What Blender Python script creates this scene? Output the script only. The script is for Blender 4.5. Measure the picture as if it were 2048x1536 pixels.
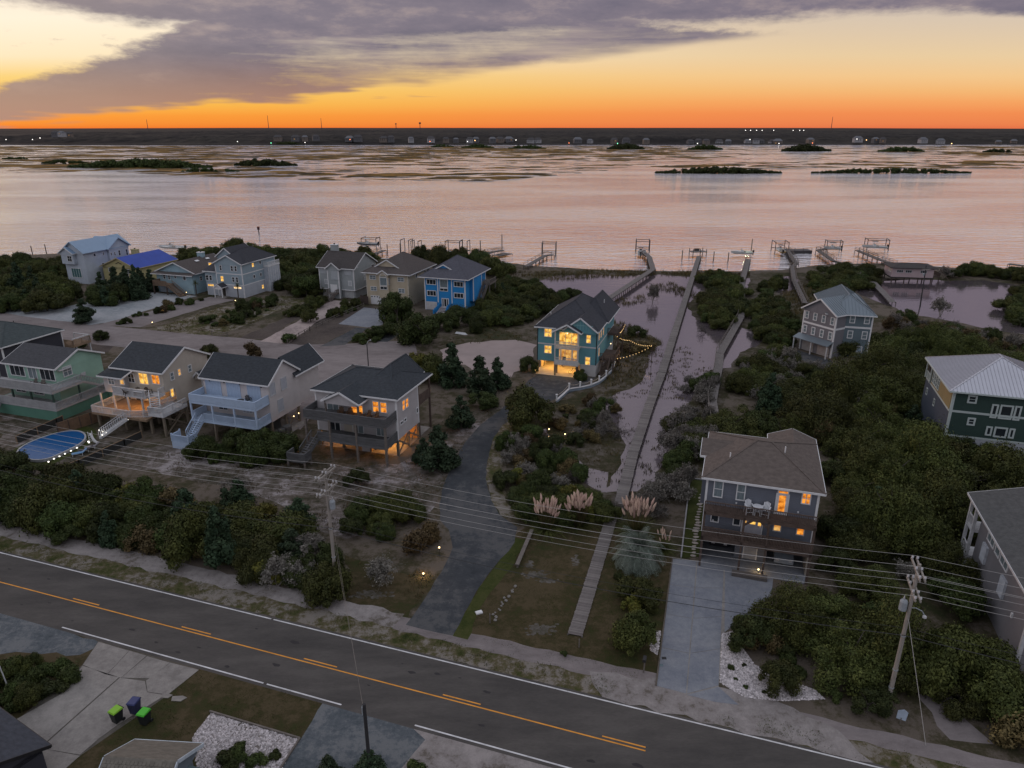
import bpy, math, random
import numpy as np
from mathutils import Vector, Matrix, noise

for _o in list(bpy.data.objects):
    bpy.data.objects.remove(_o)
scene = bpy.context.scene
COL = scene.collection
R = math.radians
rng = random.Random(7)

# ------------------------------------------------------------------ camera
cam = bpy.data.cameras.new("camera")
cam_o = bpy.data.objects.new("camera", cam)
COL.objects.link(cam_o)
cam_o.location = (0.0, 0.0, 40.3)
cam_o.rotation_euler = (R(90.0 - 19.9), 0.0, R(0.0))
cam.sensor_width = 36.0
cam.lens = 24.96
cam.clip_start = 0.5
cam.clip_end = 30000.0
scene.camera = cam_o

# ------------------------------------------------------------------ exposure
scene.view_settings.view_transform = 'Standard'
scene.view_settings.look = 'None'
scene.view_settings.exposure = 0.0
scene.view_settings.gamma = 1.0
scene.view_settings.use_curve_mapping = False
scene.cycles.use_denoising = True
scene.cycles.max_bounces = 3
scene.cycles.diffuse_bounces = 1
scene.cycles.glossy_bounces = 3
scene.cycles.transparent_max_bounces = 4
scene.cycles.caustics_reflective = False
scene.cycles.caustics_refractive = False
scene.cycles.sample_clamp_indirect = 4.0

# ------------------------------------------------------------------ sky after sunset
SUN_AZ = -56.0      # degrees from +Y, towards -X
SUN_EL = 6.0
world = bpy.data.worlds.new("World")
scene.world = world
world.use_nodes = True
WT = world.node_tree
WT.nodes.clear()


class V:
    """a scalar socket with arithmetic"""
    tree = WT

    def __init__(s, sock):
        s.s = sock

    @staticmethod
    def op(kind, *a, clamp=False):
        n = V.tree.nodes.new('ShaderNodeMath')
        n.operation = kind
        n.use_clamp = clamp
        for i, x in enumerate(a):
            if isinstance(x, V):
                V.tree.links.new(x.s, n.inputs[i])
            else:
                n.inputs[i].default_value = float(x)
        return V(n.outputs[0])

    def __add__(s, o): return V.op('ADD', s, o)
    __radd__ = __add__
    def __sub__(s, o): return V.op('SUBTRACT', s, o)
    def __neg__(s): return V.op('MULTIPLY', s, -1.0)
    def __rsub__(s, o): return V.op('SUBTRACT', o, s)
    def __mul__(s, o): return V.op('MULTIPLY', s, o)
    __rmul__ = __mul__
    def __truediv__(s, o): return V.op('DIVIDE', s, o)
    def mx(s, o): return V.op('MAXIMUM', s, o)
    def mn(s, o): return V.op('MINIMUM', s, o)
    def clamp(s): return V.op('ADD', s, 0.0, clamp=True)

    def step(s, a, b):
        n = V.tree.nodes.new('ShaderNodeMapRange')
        n.interpolation_type = 'SMOOTHSTEP'
        V.tree.links.new(s.s, n.inputs[0])
        n.inputs[1].default_value = a
        n.inputs[2].default_value = b
        return V(n.outputs[0])


def nd(tree, kind, **kw):
    n = tree.nodes.new(kind)
    for k, v in kw.items():
        setattr(n, k, v)
    return n


def ramp(tree, fac, stops, interp='LINEAR'):
    n = tree.nodes.new('ShaderNodeValToRGB')
    cr = n.color_ramp
    cr.interpolation = interp
    while len(cr.elements) < len(stops):
        cr.elements.new(0.5)
    for e, (p, c) in zip(cr.elements, stops):
        e.position = p
        e.color = (*c, 1.0)
    tree.links.new(fac, n.inputs[0])
    return n.outputs[0]


def mixc(tree, fac, a, b, mode='MIX'):
    n = tree.nodes.new('ShaderNodeMix')
    n.data_type = 'RGBA'
    n.blend_type = mode
    if isinstance(fac, (int, float)):
        n.inputs[0].default_value = fac
    else:
        tree.links.new(fac, n.inputs[0])
    for i, x in ((6, a), (7, b)):
        if isinstance(x, tuple):
            n.inputs[i].default_value = (*x[:3], 1.0)
        else:
            tree.links.new(x, n.inputs[i])
    return n.outputs[2]


def build_sky():
    L = WT.links.new
    tc = nd(WT, 'ShaderNodeTexCoord')
    sep = nd(WT, 'ShaderNodeSeparateXYZ')
    L(tc.outputs['Generated'], sep.inputs[0])
    x, y, z = (V(sep.outputs[i]) for i in range(3))
    hor = V.op('SQRT', x * x + y * y).mx(0.02)
    E = (z / y.mx(hor * 0.5)).mn(8.0)            # tangent of elevation in the viewing plane
    A = V.op('ARCTAN2', x, y)                    # azimuth, 0 ahead, + to the right
    # clear sky: elevation ramp ahead / to the right and nearer the set sun
    e = E.mx(0.0)
    eN = V.op('POWER', e / 1.6, 0.5, clamp=True)    # sqrt spacing
    def P(t): return min(1.0, (t / 1.6) ** 0.5)
    right = ramp(WT, eN.s, [
        (0.0, (0.84, 0.19, 0.072)), (P(0.017), (0.94, 0.28, 0.088)), (P(0.031), (0.97, 0.39, 0.127)), (P(0.045), (0.96, 0.505, 0.19)),
        (P(0.062), (0.95, 0.60, 0.28)), (P(0.086), (0.87, 0.64, 0.376)), (P(0.14), (0.70, 0.585, 0.48)),
        (P(0.25), (0.78, 0.69, 0.66)), (P(0.6), (0.84, 0.81, 0.86)), (1.0, (0.74, 0.76, 0.86))])
    left = ramp(WT, eN.s, [
        (0.0, (0.92, 0.20, 0.028)), (P(0.014), (1.0, 0.34, 0.042)), (P(0.028), (1.0, 0.50, 0.075)), (P(0.043), (1.0, 0.60, 0.12)),
        (P(0.062), (1.0, 0.68, 0.22)), (P(0.086), (1.05, 0.85, 0.56)), (P(0.13), (1.08, 0.94, 0.74)),
        (P(0.25), (0.88, 0.77, 0.67)), (P(0.6), (0.85, 0.81, 0.85)), (1.0, (0.74, 0.76, 0.86))])
    side = (A * 1.0).step(-0.45, 0.42)
    clear = mixc(WT, side.s, left, right)
    # behind the viewer the sky is pale blue, brightened to light the house fronts
    back = ramp(WT, eN.s, [(0.0, (0.52, 0.52, 0.62)), (P(0.2), (0.66, 0.64, 0.72)), (P(0.6), (0.75, 0.76, 0.86)), (1.0, (0.74, 0.76, 0.86))])
    far = V.op('ABSOLUTE', A).step(0.75, 2.2)
    clear = mixc(WT, far.s, clear, back)
    nish = nd(WT, 'ShaderNodeTexSky', sky_type='NISHITA', sun_disc=False)
    nish.sun_elevation = R(SUN_EL)
    nish.sun_rotation = R(SUN_AZ)
    nm = mixc(WT, 1.0, nish.outputs[0], (0.05, 0.05, 0.05), 'MULTIPLY')
    clear = mixc(WT, 0.06, clear, nm)

    # ---- clouds: stretched fractal noise in direction space
    def fbm(sx, sz, scale, detail, rough, off=0.0):
        m = nd(WT, 'ShaderNodeMapping')
        m.inputs['Scale'].default_value = (sx, sx, sz)
        m.inputs['Location'].default_value = (off, off * 0.7, off * 1.3)
        L(tc.outputs['Generated'], m.inputs[0])
        n = nd(WT, 'ShaderNodeTexNoise')
        n.inputs['Scale'].default_value = scale
        n.inputs['Detail'].default_value = detail
        n.inputs['Roughness'].default_value = rough
        L(m.outputs[0], n.inputs[0])
        return V(n.outputs[0]) - 0.5
    n1 = fbm(1.0, 5.5, 3.4, 4.0, 0.62, 3.1)
    n2 = fbm(1.0, 3.2, 10.0, 6.0, 0.68, 9.4)
    n3 = fbm(1.0, 9.0, 5.0, 3.0, 0.6, 21.0)
    # the bank: rises from the horizon at the left to the upper right
    low = (A + 0.62) * 0.116 - 0.001 + n1 * 0.014 + n3 * (A.step(0.1, -0.4) * 0.075 + 0.012) + n2 * 0.008
    bank = (E - low).step(-0.004, 0.010)
    # its upper limit: open to the top in the middle, tapering to the right
    top = 0.150 - (A - 0.02).mx(0.0) * 0.13 - (-0.33 - A).mx(0.0) * 0.38
    top2 = top + n2 * 0.060 + n1 * 0.05
    upper = (top2 - E).step(-0.006, 0.012)
    st = fbm(1.0, 14.0, 2.6, 5.0, 0.62, 33.0)
    b1 = bank * upper * (st * 2.2 + n2 * 1.2 + 0.80 + E.step(0.06, 0.13) * 0.45 + A.step(-0.15, -0.5) * 0.5).clamp()
    # second, higher deck; starts at the top of the picture and goes on overhead
    low2 = 0.112 + (A * 0.035).mx(-0.010) + n1 * 0.04 + n2 * 0.035 + (-0.30 - A).mx(0.0) * 0.16
    deck = (E - low2).step(-0.004, 0.014)
    thin = (n1 * 1.2 + n2 * 0.7 + 0.82 - (E - 0.14).mx(0.0) * 0.22 ).clamp().step(0.15, 0.6)
    b2 = deck * thin
    # small scraps left of the bank and wisps in the orange
    sc = (n2 * 1.2 + n1 * 0.8 + 0.06 - V.op('ABSOLUTE', E - 0.098) * 6.0).step(0.0, 0.16) * (A + 0.0).step(-0.30, -0.42) * 0.75
    wisp = (n3 * 2.6 - 0.30 - V.op('ABSOLUTE', E - 0.035) * 9.0 + (-A) * 0.45).step(0.0, 0.22) * A.step(0.05, -0.2) * 0.75
    cov = b1.mx(b2).mx(sc).mx(wisp).clamp()
    # cloud colour: lilac grey, warmer and lighter low down, lit through where thin
    tone = (n2 * 1.6 + n1 * 1.0 + 0.5).clamp()
    cc = ramp(WT, tone.s, [(0.15, (0.130, 0.120, 0.180)), (0.5, (0.185, 0.160, 0.215)), (0.9, (0.38, 0.30, 0.30))])
    warm = mixc(WT, E.step(0.10, 0.01).s, cc, (0.40, 0.215, 0.165))
    warm = mixc(WT, (A.step(-0.28, -0.60) * 0.28).s, warm, (0.55, 0.42, 0.33))
    high = mixc(WT, E.step(0.18, 0.9).s, warm, (0.66, 0.655, 0.705))
    skyc = mixc(WT, (cov * 0.93).s, clear, high)
    # below the horizon
    skyc = mixc(WT, z.step(-0.02, -0.002).s, skyc, (0.10, 0.09, 0.09)) if False else skyc
    bg = nd(WT, 'ShaderNodeBackground')
    bg.inputs['Strength'].default_value = 1.0
    L(skyc, bg.inputs[0])
    out = nd(WT, 'ShaderNodeOutputWorld')
    L(bg.outputs[0], out.inputs[0])


build_sky()
world.cycles.sampling_method = 'MANUAL'
world.cycles.sample_map_resolution = 256
sun = bpy.data.lights.new("sun", 'SUN')
sun.energy = 0.8
sun.angle = R(24.0)
sun.color = (1.0, 0.62, 0.46)
sun_o = bpy.data.objects.new("sun", sun)
COL.objects.link(sun_o)
_d = Vector((math.sin(R(SUN_AZ)) * math.cos(R(SUN_EL)), math.cos(R(SUN_AZ)) * math.cos(R(SUN_EL)), math.sin(R(SUN_EL))))
sun_o.rotation_euler = _d.to_track_quat('Z', 'Y').to_euler()


# ------------------------------------------------------------------ materials
MATS = {}


def mat(name, col, rough=0.85, var=0.18, scale=1.5, bump=0.0, bscale=20.0, col2=None, metal=0.0, spec=0.3, rand=0.0, detail=5.0, coord='Object', island=0.0, sc3=None):
    """procedural surface: noise between two tones of one colour, optional fine relief"""
    if name in MATS:
        return MATS[name]
    m = bpy.data.materials.new(name)
    m.use_nodes = True
    t = m.node_tree
    b = t.nodes['Principled BSDF']
    L = t.links.new
    tc = nd(t, 'ShaderNodeTexCoord')
    n = nd(t, 'ShaderNodeTexNoise')
    n.inputs['Scale'].default_value = scale
    n.inputs['Detail'].default_value = detail
    n.inputs['Roughness'].default_value = 0.62
    src = tc.outputs[coord]
    if sc3:
        mp = nd(t, 'ShaderNodeMapping')
        mp.inputs['Scale'].default_value = sc3
        L(src, mp.inputs[0])
        src = mp.outputs[0]
    L(src, n.inputs[0])
    c2 = col2 or tuple(c * (1 - var) for c in col)
    c1 = col if col2 else tuple(min(1, c * (1 + var)) for c in col)
    c = ramp(t, n.outputs[0], [(0.30, c2), (0.70, c1)])
    if rand:
        oi = nd(t, 'ShaderNodeObjectInfo')
        hs = nd(t, 'ShaderNodeHueSaturation')
        V.tree = t
        rv = V(oi.outputs['Random'])
        L((rv * rand + (1 - rand * 0.5)).s, hs.inputs['Value'])
        L((rv * 0.03 + 0.485).s, hs.inputs['Hue'])
        L(c, hs.inputs['Color'])
        c = hs.outputs[0]
    if island:
        g = nd(t, 'ShaderNodeNewGeometry')
        hs = nd(t, 'ShaderNodeHueSaturation')
        V.tree = t
        L((V(g.outputs['Random Per Island']) * island + (1 - island * 0.5)).s, hs.inputs['Value'])
        L(c, hs.inputs['Color'])
        c = hs.outputs[0]
    L(c, b.inputs['Base Color'])
    b.inputs['Roughness'].default_value = rough
    b.inputs['Metallic'].default_value = metal
    b.inputs['Specular IOR Level'].default_value = spec
    if bump:
        n2 = nd(t, 'ShaderNodeTexNoise')
        n2.inputs['Scale'].default_value = bscale
        n2.inputs['Detail'].default_value = 4.0
        L(tc.outputs[coord], n2.inputs[0])
        bp = nd(t, 'ShaderNodeBump')
        bp.inputs['Strength'].default_value = bump
        bp.inputs['Distance'].default_value = 0.05
        L(n2.outputs[0], bp.inputs['Height'])
        L(bp.outputs[0], b.inputs['Normal'])
    MATS[name] = m
    return m


def patch_mat(name, cols, scale=0.12, fine=1.6, rough=0.95, bump=0.35, stretch=(1, 1, 1), seed=0.0, mid=0.5, spec=0.15, rot=0.0):
    """ground cover: 3-4 colours broken up by two noises and fine grain"""
    if name in MATS:
        return MATS[name]
    m = bpy.data.materials.new(name)
    m.use_nodes = True
    t = m.node_tree
    V.tree = t
    L = t.links.new
    b = t.nodes['Principled BSDF']
    tc = nd(t, 'ShaderNodeTexCoord')
    mp = nd(t, 'ShaderNodeMapping')
    mp.inputs['Scale'].default_value = stretch
    mp.inputs['Location'].default_value = (seed, seed * 1.7, 0)
    mp.inputs['Rotation'].default_value = (0, 0, R(rot))
    L(tc.outputs['Object'], mp.inputs[0])
    def nz(sc, d=4.0, r=0.65):
        n = nd(t, 'ShaderNodeTexNoise')
        n.inputs['Scale'].default_value = sc
        n.inputs['Detail'].default_value = d
        n.inputs['Roughness'].default_value = r
        L(mp.outputs[0], n.inputs[0])
        return V(n.outputs[0])
    f = (nz(scale, 2.0) * 0.45 + nz(fine, 6.0, 0.75) * 0.55 + (0.5 - mid)).clamp()
    k = len(cols)
    c = ramp(t, f.s, [(0.40 + 0.20 * i / (k - 1), cols[i]) for i in range(k)])
    g = nz(9.0, 3.0)
    c = mixc(t, (g * 0.6 - 0.05).clamp().s, c, mixc(t, 1.0, c, (0.45, 0.45, 0.45), 'MULTIPLY'))
    L(c, b.inputs['Base Color'])
    b.inputs['Roughness'].default_value = rough
    b.inputs['Specular IOR Level'].default_value = spec
    bp = nd(t, 'ShaderNodeBump')
    bp.inputs['Strength'].default_value = bump
    bp.inputs['Distance'].default_value = 0.12
    L(nz(5.0, 5.0).s, bp.inputs['Height'])
    L(bp.outputs[0], b.inputs['Normal'])
    MATS[name] = m
    return m


def emit(name, col, strength, var=0.0, scale=1.2):
    if name in MATS:
        return MATS[name]
    m = bpy.data.materials.new(name)
    m.use_nodes = True
    t = m.node_tree
    t.nodes.clear()
    L = t.links.new
    e = nd(t, 'ShaderNodeEmission')
    o = nd(t, 'ShaderNodeOutputMaterial')
    e.inputs['Strength'].default_value = strength
    if var:
        tc = nd(t, 'ShaderNodeTexCoord')
        n = nd(t, 'ShaderNodeTexNoise')
        n.inputs['Scale'].default_value = scale
        n.inputs['Detail'].default_value = 3.0
        L(tc.outputs['Object'], n.inputs[0])
        c = ramp(t, n.outputs[0], [(0.30, tuple(x * (1 - var) * k * .45 for x, k in zip(col, (1, 0.6, 0.4)))), (0.44, tuple(x * (1 - var) * k for x, k in zip(col, (1, 0.75, 0.55)))), (0.58, col), (0.72, tuple(min(1.2, x * 1.25) for x in col))])
        L(c, e.inputs[0])
    else:
        e.inputs[0].default_value = (*col, 1)
    L(e.outputs[0], o.inputs[0])
    MATS[name] = m
    return m


def water_mat(name, deep, gloss, rough, waves, bumps, tint=(1, 1, 1), lanes=False):
    """open water: dark body under a strongly reflecting, rippled surface"""
    if name in MATS:
        return MATS[name]
    m = bpy.data.materials.new(name)
    m.use_nodes = True
    t = m.node_tree
    t.nodes.clear()
    V.tree = t
    L = t.links.new
    o = nd(t, 'ShaderNodeOutputMaterial')
    d = nd(t, 'ShaderNodeBsdfDiffuse')
    d.inputs[0].default_value = (*deep, 1)
    g = nd(t, 'ShaderNodeBsdfGlossy')
    g.inputs['Color'].default_value = (*tint, 1)
    g.inputs['Roughness'].default_value = rough
    tc = nd(t, 'ShaderNodeTexCoord')
    h = None
    for (sx, sy, sc, amp, rot) in waves:
        mp = nd(t, 'ShaderNodeMapping')
        mp.inputs['Scale'].default_value = (sx, sy, 1)
        mp.inputs['Rotation'].default_value = (0, 0, R(rot))
        L(tc.outputs['Object'], mp.inputs[0])
        n = nd(t, 'ShaderNodeTexNoise')
        n.inputs['Scale'].default_value = sc
        n.inputs['Detail'].default_value = 3.0
        n.inputs['Roughness'].default_value = 0.55
        n.inputs['Distortion'].default_value = 0.4
        L(mp.outputs[0], n.inputs[0])
        v = V(n.outputs[0]) * amp
        h = v if h is None else h + v
    bp = nd(t, 'ShaderNodeBump')
    bp.inputs['Strength'].default_value = bumps
    bp.inputs['Distance'].default_value = 1.0
    L(h.s, bp.inputs['Height'])
    L(bp.outputs[0], g.inputs['Normal'])
    if lanes:
        ml = nd(t, 'ShaderNodeMapping')
        ml.inputs['Scale'].default_value = (1, 3.2, 1)
        ml.inputs['Rotation'].default_value = (0, 0, R(6))
        L(tc.outputs['Object'], ml.inputs[0])
        nl = nd(t, 'ShaderNodeTexNoise')
        nl.inputs['Scale'].default_value = 0.006
        nl.inputs['Detail'].default_value = 4.0
        L(ml.outputs[0], nl.inputs[0])
        v = V(nl.outputs[0]).step(0.36, 0.64)
        L((v * 0.08 + rough * 0.7).s, g.inputs['Roughness'])
        L((v * bumps * 0.5 + bumps * 0.75).s, bp.inputs['Strength'])
    lw = nd(t, 'ShaderNodeLayerWeight')
    lw.inputs[0].default_value = 0.5
    L(bp.outputs[0], lw.inputs['Normal'])
    fac = (V.op('POWER', V(lw.outputs['Facing']), gloss[2] if len(gloss) > 2 else 1.0) * gloss[1] + gloss[0]).clamp()
    ms = nd(t, 'ShaderNodeMixShader')
    L(fac.s, ms.inputs[0])
    L(d.outputs[0], ms.inputs[1])
    L(g.outputs[0], ms.inputs[2])
    L(ms.outputs[0], o.inputs[0])
    MATS[name] = m
    return m


# ------------------------------------------------------------------ mesh helpers
class MB:
    def __init__(s):
        s.v = []
        s.f = []

    def add(s, vs, fs):
        k = len(s.v)
        s.v += [tuple(q) for q in vs]
        s.f += [tuple(i + k for i in f) for f in fs]
        return s

    def box(s, x0, y0, z0, x1, y1, z1):
        if x1 < x0: x0, x1 = x1, x0
        if y1 < y0: y0, y1 = y1, y0
        if z1 < z0: z0, z1 = z1, z0
        return s.add([(x0, y0, z0), (x1, y0, z0), (x1, y1, z0), (x0, y1, z0), (x0, y0, z1), (x1, y0, z1), (x1, y1, z1), (x0, y1, z1)],
                     [(3, 2, 1, 0), (4, 5, 6, 7), (0, 1, 5, 4), (1, 2, 6, 5), (2, 3, 7, 6), (3, 0, 4, 7)])

    def bar(s, p, q, w, h=None):
        """rectangular bar from p to q, width w, height h"""
        h = h or w
        p, q = Vector(p), Vector(q)
        d = (q - p)
        if d.length < 1e-6:
            return s
        d.normalize()
        up = Vector((0, 0, 1)) if abs(d.z) < 0.9 else Vector((0, 1, 0))
        a = d.cross(up).normalized() * (w / 2)
        b = a.cross(d).normalized() * (h / 2)
        vs = [e + i * a + j * b for e in (p, q) for (i, j) in ((-1, -1), (1, -1), (1, 1), (-1, 1))]
        return s.add(vs, [(3, 2, 1, 0), (4, 5, 6, 7), (0, 1, 5, 4), (1, 2, 6, 5), (2, 3, 7, 6), (3, 0, 4, 7)])

    def tube(s, p, q, r0, r1=None, n=7, caps=True):
        r1 = r0 if r1 is None else r1
        p, q = Vector(p), Vector(q)
        d = (q - p)
        if d.length < 1e-6:
            return s
        d.normalize()
        up = Vector((0, 0, 1)) if abs(d.z) < 0.9 else Vector((0, 1, 0))
        a = d.cross(up).normalized()
        b = a.cross(d)
        vs = []
        for e, r in ((p, r0), (q, r1)):
            for i in range(n):
                t = 2 * math.pi * i / n
                vs.append(e + a * (r * math.cos(t)) + b * (r * math.sin(t)))
        fs = [(i, (i + 1) % n, n + (i + 1) % n, n + i) for i in range(n)]
        if caps:
            fs += [tuple(range(n))[::-1], tuple(range(n, 2 * n))]
        return s.add(vs, fs)

    def path(s, pts, r, n=5):
        for a, b in zip(pts[:-1], pts[1:]):
            s.tube(a, b, r, r, n, False)
        return s

    def lathe(s, prof, c=(0, 0, 0), n=12):
        vs = []
        for r, z in prof:
            for i in range(n):
                t = 2 * math.pi * i / n
                vs.append((c[0] + r * math.cos(t), c[1] + r * math.sin(t), c[2] + z))
        fs = []
        for k in range(len(prof) - 1):
            for i in range(n):
                j = (i + 1) % n
                fs.append((k * n + i, k * n + j, (k + 1) * n + j, (k + 1) * n + i))
        fs.append(tuple(range(n))[::-1])
        fs.append(tuple((len(prof) - 1) * n + i for i in range(n)))
        return s.add(vs, fs)

    def prism(s, pts, z0, z1):
        n = len(pts)
        a = sum(pts[i][0] * pts[(i + 1) % n][1] - pts[(i + 1) % n][0] * pts[i][1] for i in range(n))
        if a < 0:
            pts = pts[::-1]
        vs = [(p[0], p[1], z0) for p in pts] + [(p[0], p[1], z1) for p in pts]
        fs = [tuple(range(n))[::-1], tuple(range(n, 2 * n))] + [(i, (i + 1) % n, n + (i + 1) % n, n + i) for i in range(n)]
        return s.add(vs, fs)

    def slab(s, quads, t):
        """solid plates: each polygon given as 3-D points (seen from above), thickened downward by t"""
        for pts in quads:
            n = len(pts)
            vs = [tuple(p) for p in pts] + [(p[0], p[1], p[2] - t) for p in pts]
            fs = [tuple(range(n)), tuple(range(n, 2 * n))[::-1]] + [((i + 1) % n, i, n + i, n + (i + 1) % n) for i in range(n)]
            s.add(vs, fs)
        return s

    def mesh(s, name):
        me = bpy.data.meshes.new(name)
        me.from_pydata(s.v, [], s.f)
        me.validate()
        me.update()
        return me

    def build(s, name, m, parent=None, smooth=False):
        me = s.mesh(name)
        o = bpy.data.objects.new(name, me)
        me.materials.append(m)
        COL.objects.link(o)
        if parent is not None:
            o.parent = parent
        if smooth:
            me.polygons.foreach_set('use_smooth', [True] * len(me.polygons))
        return o


def tag(o, label=None, cat=None, group=None, kind=None):
    if label: o['label'] = label
    if cat: o['category'] = cat
    if group: o['group'] = group
    if kind: o['kind'] = kind
    return o


def empty(name, loc=(0, 0, 0), rz=0.0, label=None, cat=None, group=None):
    o = bpy.data.objects.new(name, None)
    o.empty_display_size = 0.3
    COL.objects.link(o)
    o.location = loc
    o.rotation_euler = (0, 0, rz)
    return tag(o, label, cat, group)


def clone(src, loc=None, rz=0.0, sc=None, parent=None):
    o = src.copy()
    COL.objects.link(o)
    if parent is not None:
        o.parent = parent
    if loc is not None:
        o.location = loc
        o.rotation_euler = (0, 0, rz)
    if sc is not None:
        o.scale = sc
    for ch in src.children:
        c = ch.copy()
        COL.objects.link(c)
        c.parent = o
        for g in ch.children:
            k = g.copy()
            COL.objects.link(k)
            k.parent = c
    return o


def ragged(pts, step=2.0, amp=0.5, seed=0, closed=True):
    """subdivide an outline and make it uneven"""
    r = random.Random(seed)
    out = []
    n = len(pts)
    for i in range(n if closed else n - 1):
        a, b = Vector((*pts[i], 0)), Vector((*pts[(i + 1) % n], 0))
        d = b - a
        k = max(1, int(d.length / step))
        nn = Vector((-d.y, d.x, 0)).normalized() if d.length > 0 else Vector((0, 0, 0))
        for j in range(k):
            p = a + d * (j / k) + nn * (r.uniform(-1, 1) * amp * (1 if j else 0.4))
            out.append((p.x, p.y))
    if not closed:
        out.append(tuple(pts[-1]))
    return out


def sheet(name, pts, z, m, kind='structure', parent=None):
    """a thin ground sheet with triangulated ragged outline"""
    from mathutils.geometry import tessellate_polygon
    tris = tessellate_polygon([[Vector((p[0], p[1], 0)) for p in pts]])
    me = bpy.data.meshes.new(name)
    fs = []
    for t in tris:
        a, b, c = (Vector((*pts[i], 0)) for i in t)
        fs.append(tuple(t) if (b - a).cross(c - a).z > 0 else tuple(reversed(t)))
    me.from_pydata([(p[0], p[1], z) for p in pts], [], fs)
    me.materials.append(m)
    o = bpy.data.objects.new(name, me)
    COL.objects.link(o)
    if parent is not None:
        o.parent = parent
    elif kind:
        o['kind'] = kind
    return o


# ================================================================== the setting
M_GROUND = patch_mat('scrub_ground', [(0.024, 0.032, 0.012), (0.036, 0.038, 0.017), (0.058, 0.050, 0.030), (0.12, 0.10, 0.082)], scale=0.06, fine=0.55, mid=0.43)
M_SAND = patch_mat('dune_sand', [(0.035, 0.034, 0.020), (0.078, 0.068, 0.054), (0.14, 0.122, 0.112), (0.29, 0.265, 0.27)], scale=0.10, fine=0.75, mid=0.5)
M_LAWN = patch_mat('dry_lawn', [(0.026, 0.034, 0.010), (0.038, 0.040, 0.014), (0.048, 0.040, 0.018), (0.075, 0.058, 0.032)], scale=0.14, fine=1.1, mid=0.45)
M_GRASSY = patch_mat('verge_grass', [(0.030, 0.040, 0.012), (0.055, 0.060, 0.020), (0.10, 0.085, 0.050), (0.20, 0.18, 0.16)], scale=0.3, fine=1.3, mid=0.46, stretch=(1, 1, 1))
M_PATH = patch_mat('sandy_path', [(0.12, 0.105, 0.09), (0.22, 0.20, 0.195), (0.26, 0.24, 0.235), (0.30, 0.275, 0.27)], scale=0.25, fine=1.4)
M_STREET = patch_mat('street_surface', [(0.155, 0.135, 0.135), (0.19, 0.168, 0.168), (0.215, 0.19, 0.19), (0.25, 0.222, 0.222)], scale=0.05, fine=0.5, bump=0.12, stretch=(1, 2.2, 1))
M_ROAD = patch_mat('road_asphalt', [(0.066, 0.062, 0.060), (0.077, 0.072, 0.069), (0.086, 0.080, 0.076), (0.100, 0.093, 0.088)], scale=0.35, fine=0.9, bump=0.08, rough=0.9, stretch=(0.30, 1.0, 1), rot=18.6)
M_DRIVE = patch_mat('new_asphalt', [(0.036, 0.041, 0.048), (0.047, 0.052, 0.060), (0.056, 0.061, 0.069), (0.092, 0.094, 0.098)], scale=0.10, fine=0.9, bump=0.1, mid=0.45)
M_BLUEGRAVEL = patch_mat('blue_gravel', [(0.055, 0.068, 0.078), (0.078, 0.092, 0.105), (0.10, 0.115, 0.13), (0.15, 0.16, 0.17)], scale=0.3, fine=2.2, bump=0.4, mid=0.46)
M_CONC = patch_mat('old_concrete', [(0.19, 0.178, 0.168), (0.235, 0.22, 0.21), (0.27, 0.255, 0.24), (0.31, 0.29, 0.275)], scale=0.16, fine=1.2, bump=0.06)
M_CONCB = patch_mat('blue_grey_concrete', [(0.165, 0.18, 0.215), (0.195, 0.21, 0.245), (0.22, 0.235, 0.265), (0.25, 0.262, 0.29)], scale=0.22, fine=1.6, bump=0.05)
M_PALEDRIVE = patch_mat('pale_drive', [(0.20, 0.225, 0.25), (0.26, 0.28, 0.30), (0.30, 0.315, 0.335), (0.34, 0.35, 0.37)], scale=0.1, fine=1.0, bump=0.15)
M_PINKSAND = patch_mat('pink_sand', [(0.24, 0.20, 0.195), (0.33, 0.275, 0.265), (0.38, 0.32, 0.305), (0.42, 0.355, 0.34)], scale=0.1, fine=0.9, bump=0.15)
M_MULCH = patch_mat('brown_mulch', [(0.055, 0.045, 0.042), (0.072, 0.060, 0.055), (0.085, 0.070, 0.062), (0.10, 0.085, 0.075)], scale=0.2, fine=2.0, bump=0.4)
M_TURF = patch_mat('trim_turf', [(0.030, 0.042, 0.009), (0.040, 0.050, 0.012), (0.048, 0.056, 0.015), (0.058, 0.062, 0.020)], scale=0.5, fine=3.0, bump=0.3)
M_MARSHMUD = patch_mat('marsh_flat', [(0.022, 0.028, 0.010), (0.034, 0.034, 0.015), (0.055, 0.047, 0.028), (0.11, 0.095, 0.08)], scale=0.12, fine=0.9, mid=0.46)
M_PAINT_W = mat('white_road_paint', (0.52, 0.52, 0.54), 0.7, 0.25, 1.2)
M_PAINT_Y = mat('yellow_road_paint', (0.62, 0.26, 0.035), 0.7, 0.2, 1.2)
M_CRACK = mat('crack_dirt', (0.085, 0.078, 0.068), 0.95, 0.3)
M_SOUND = water_mat('sound_water', (0.055, 0.050, 0.055), (0.74, 0.30), 0.11,
                    [(1.0, 3.6, 0.045, 0.8, 8), (1.0, 3.2, 0.15, 1.0, -6), (1.0, 2.4, 0.5, 0.34, 12)], 1.0, (0.93, 0.92, 0.96), True)
M_LAGOON = water_mat('lagoon_water', (0.105, 0.088, 0.100), (0.0, 1.0, 2.7), 0.05,
                     [(1.0, 2.4, 0.25, 0.10, 10), (1.0, 2.0, 1.4, 0.018, -20)], 0.35, (0.98, 0.92, 0.94))
M_MARSHWATER = M_SOUND

# road frame: origin on the far edge line, s along it, n towards the water
RD = Vector((0.9481, -0.3180, 0))
RN = Vector((0.3180, 0.9481, 0))
R0 = Vector((-51.6, 61.46, 0))


def rp(s, n):
    p = R0 + RD * s + RN * n
    return (p.x, p.y)


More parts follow.
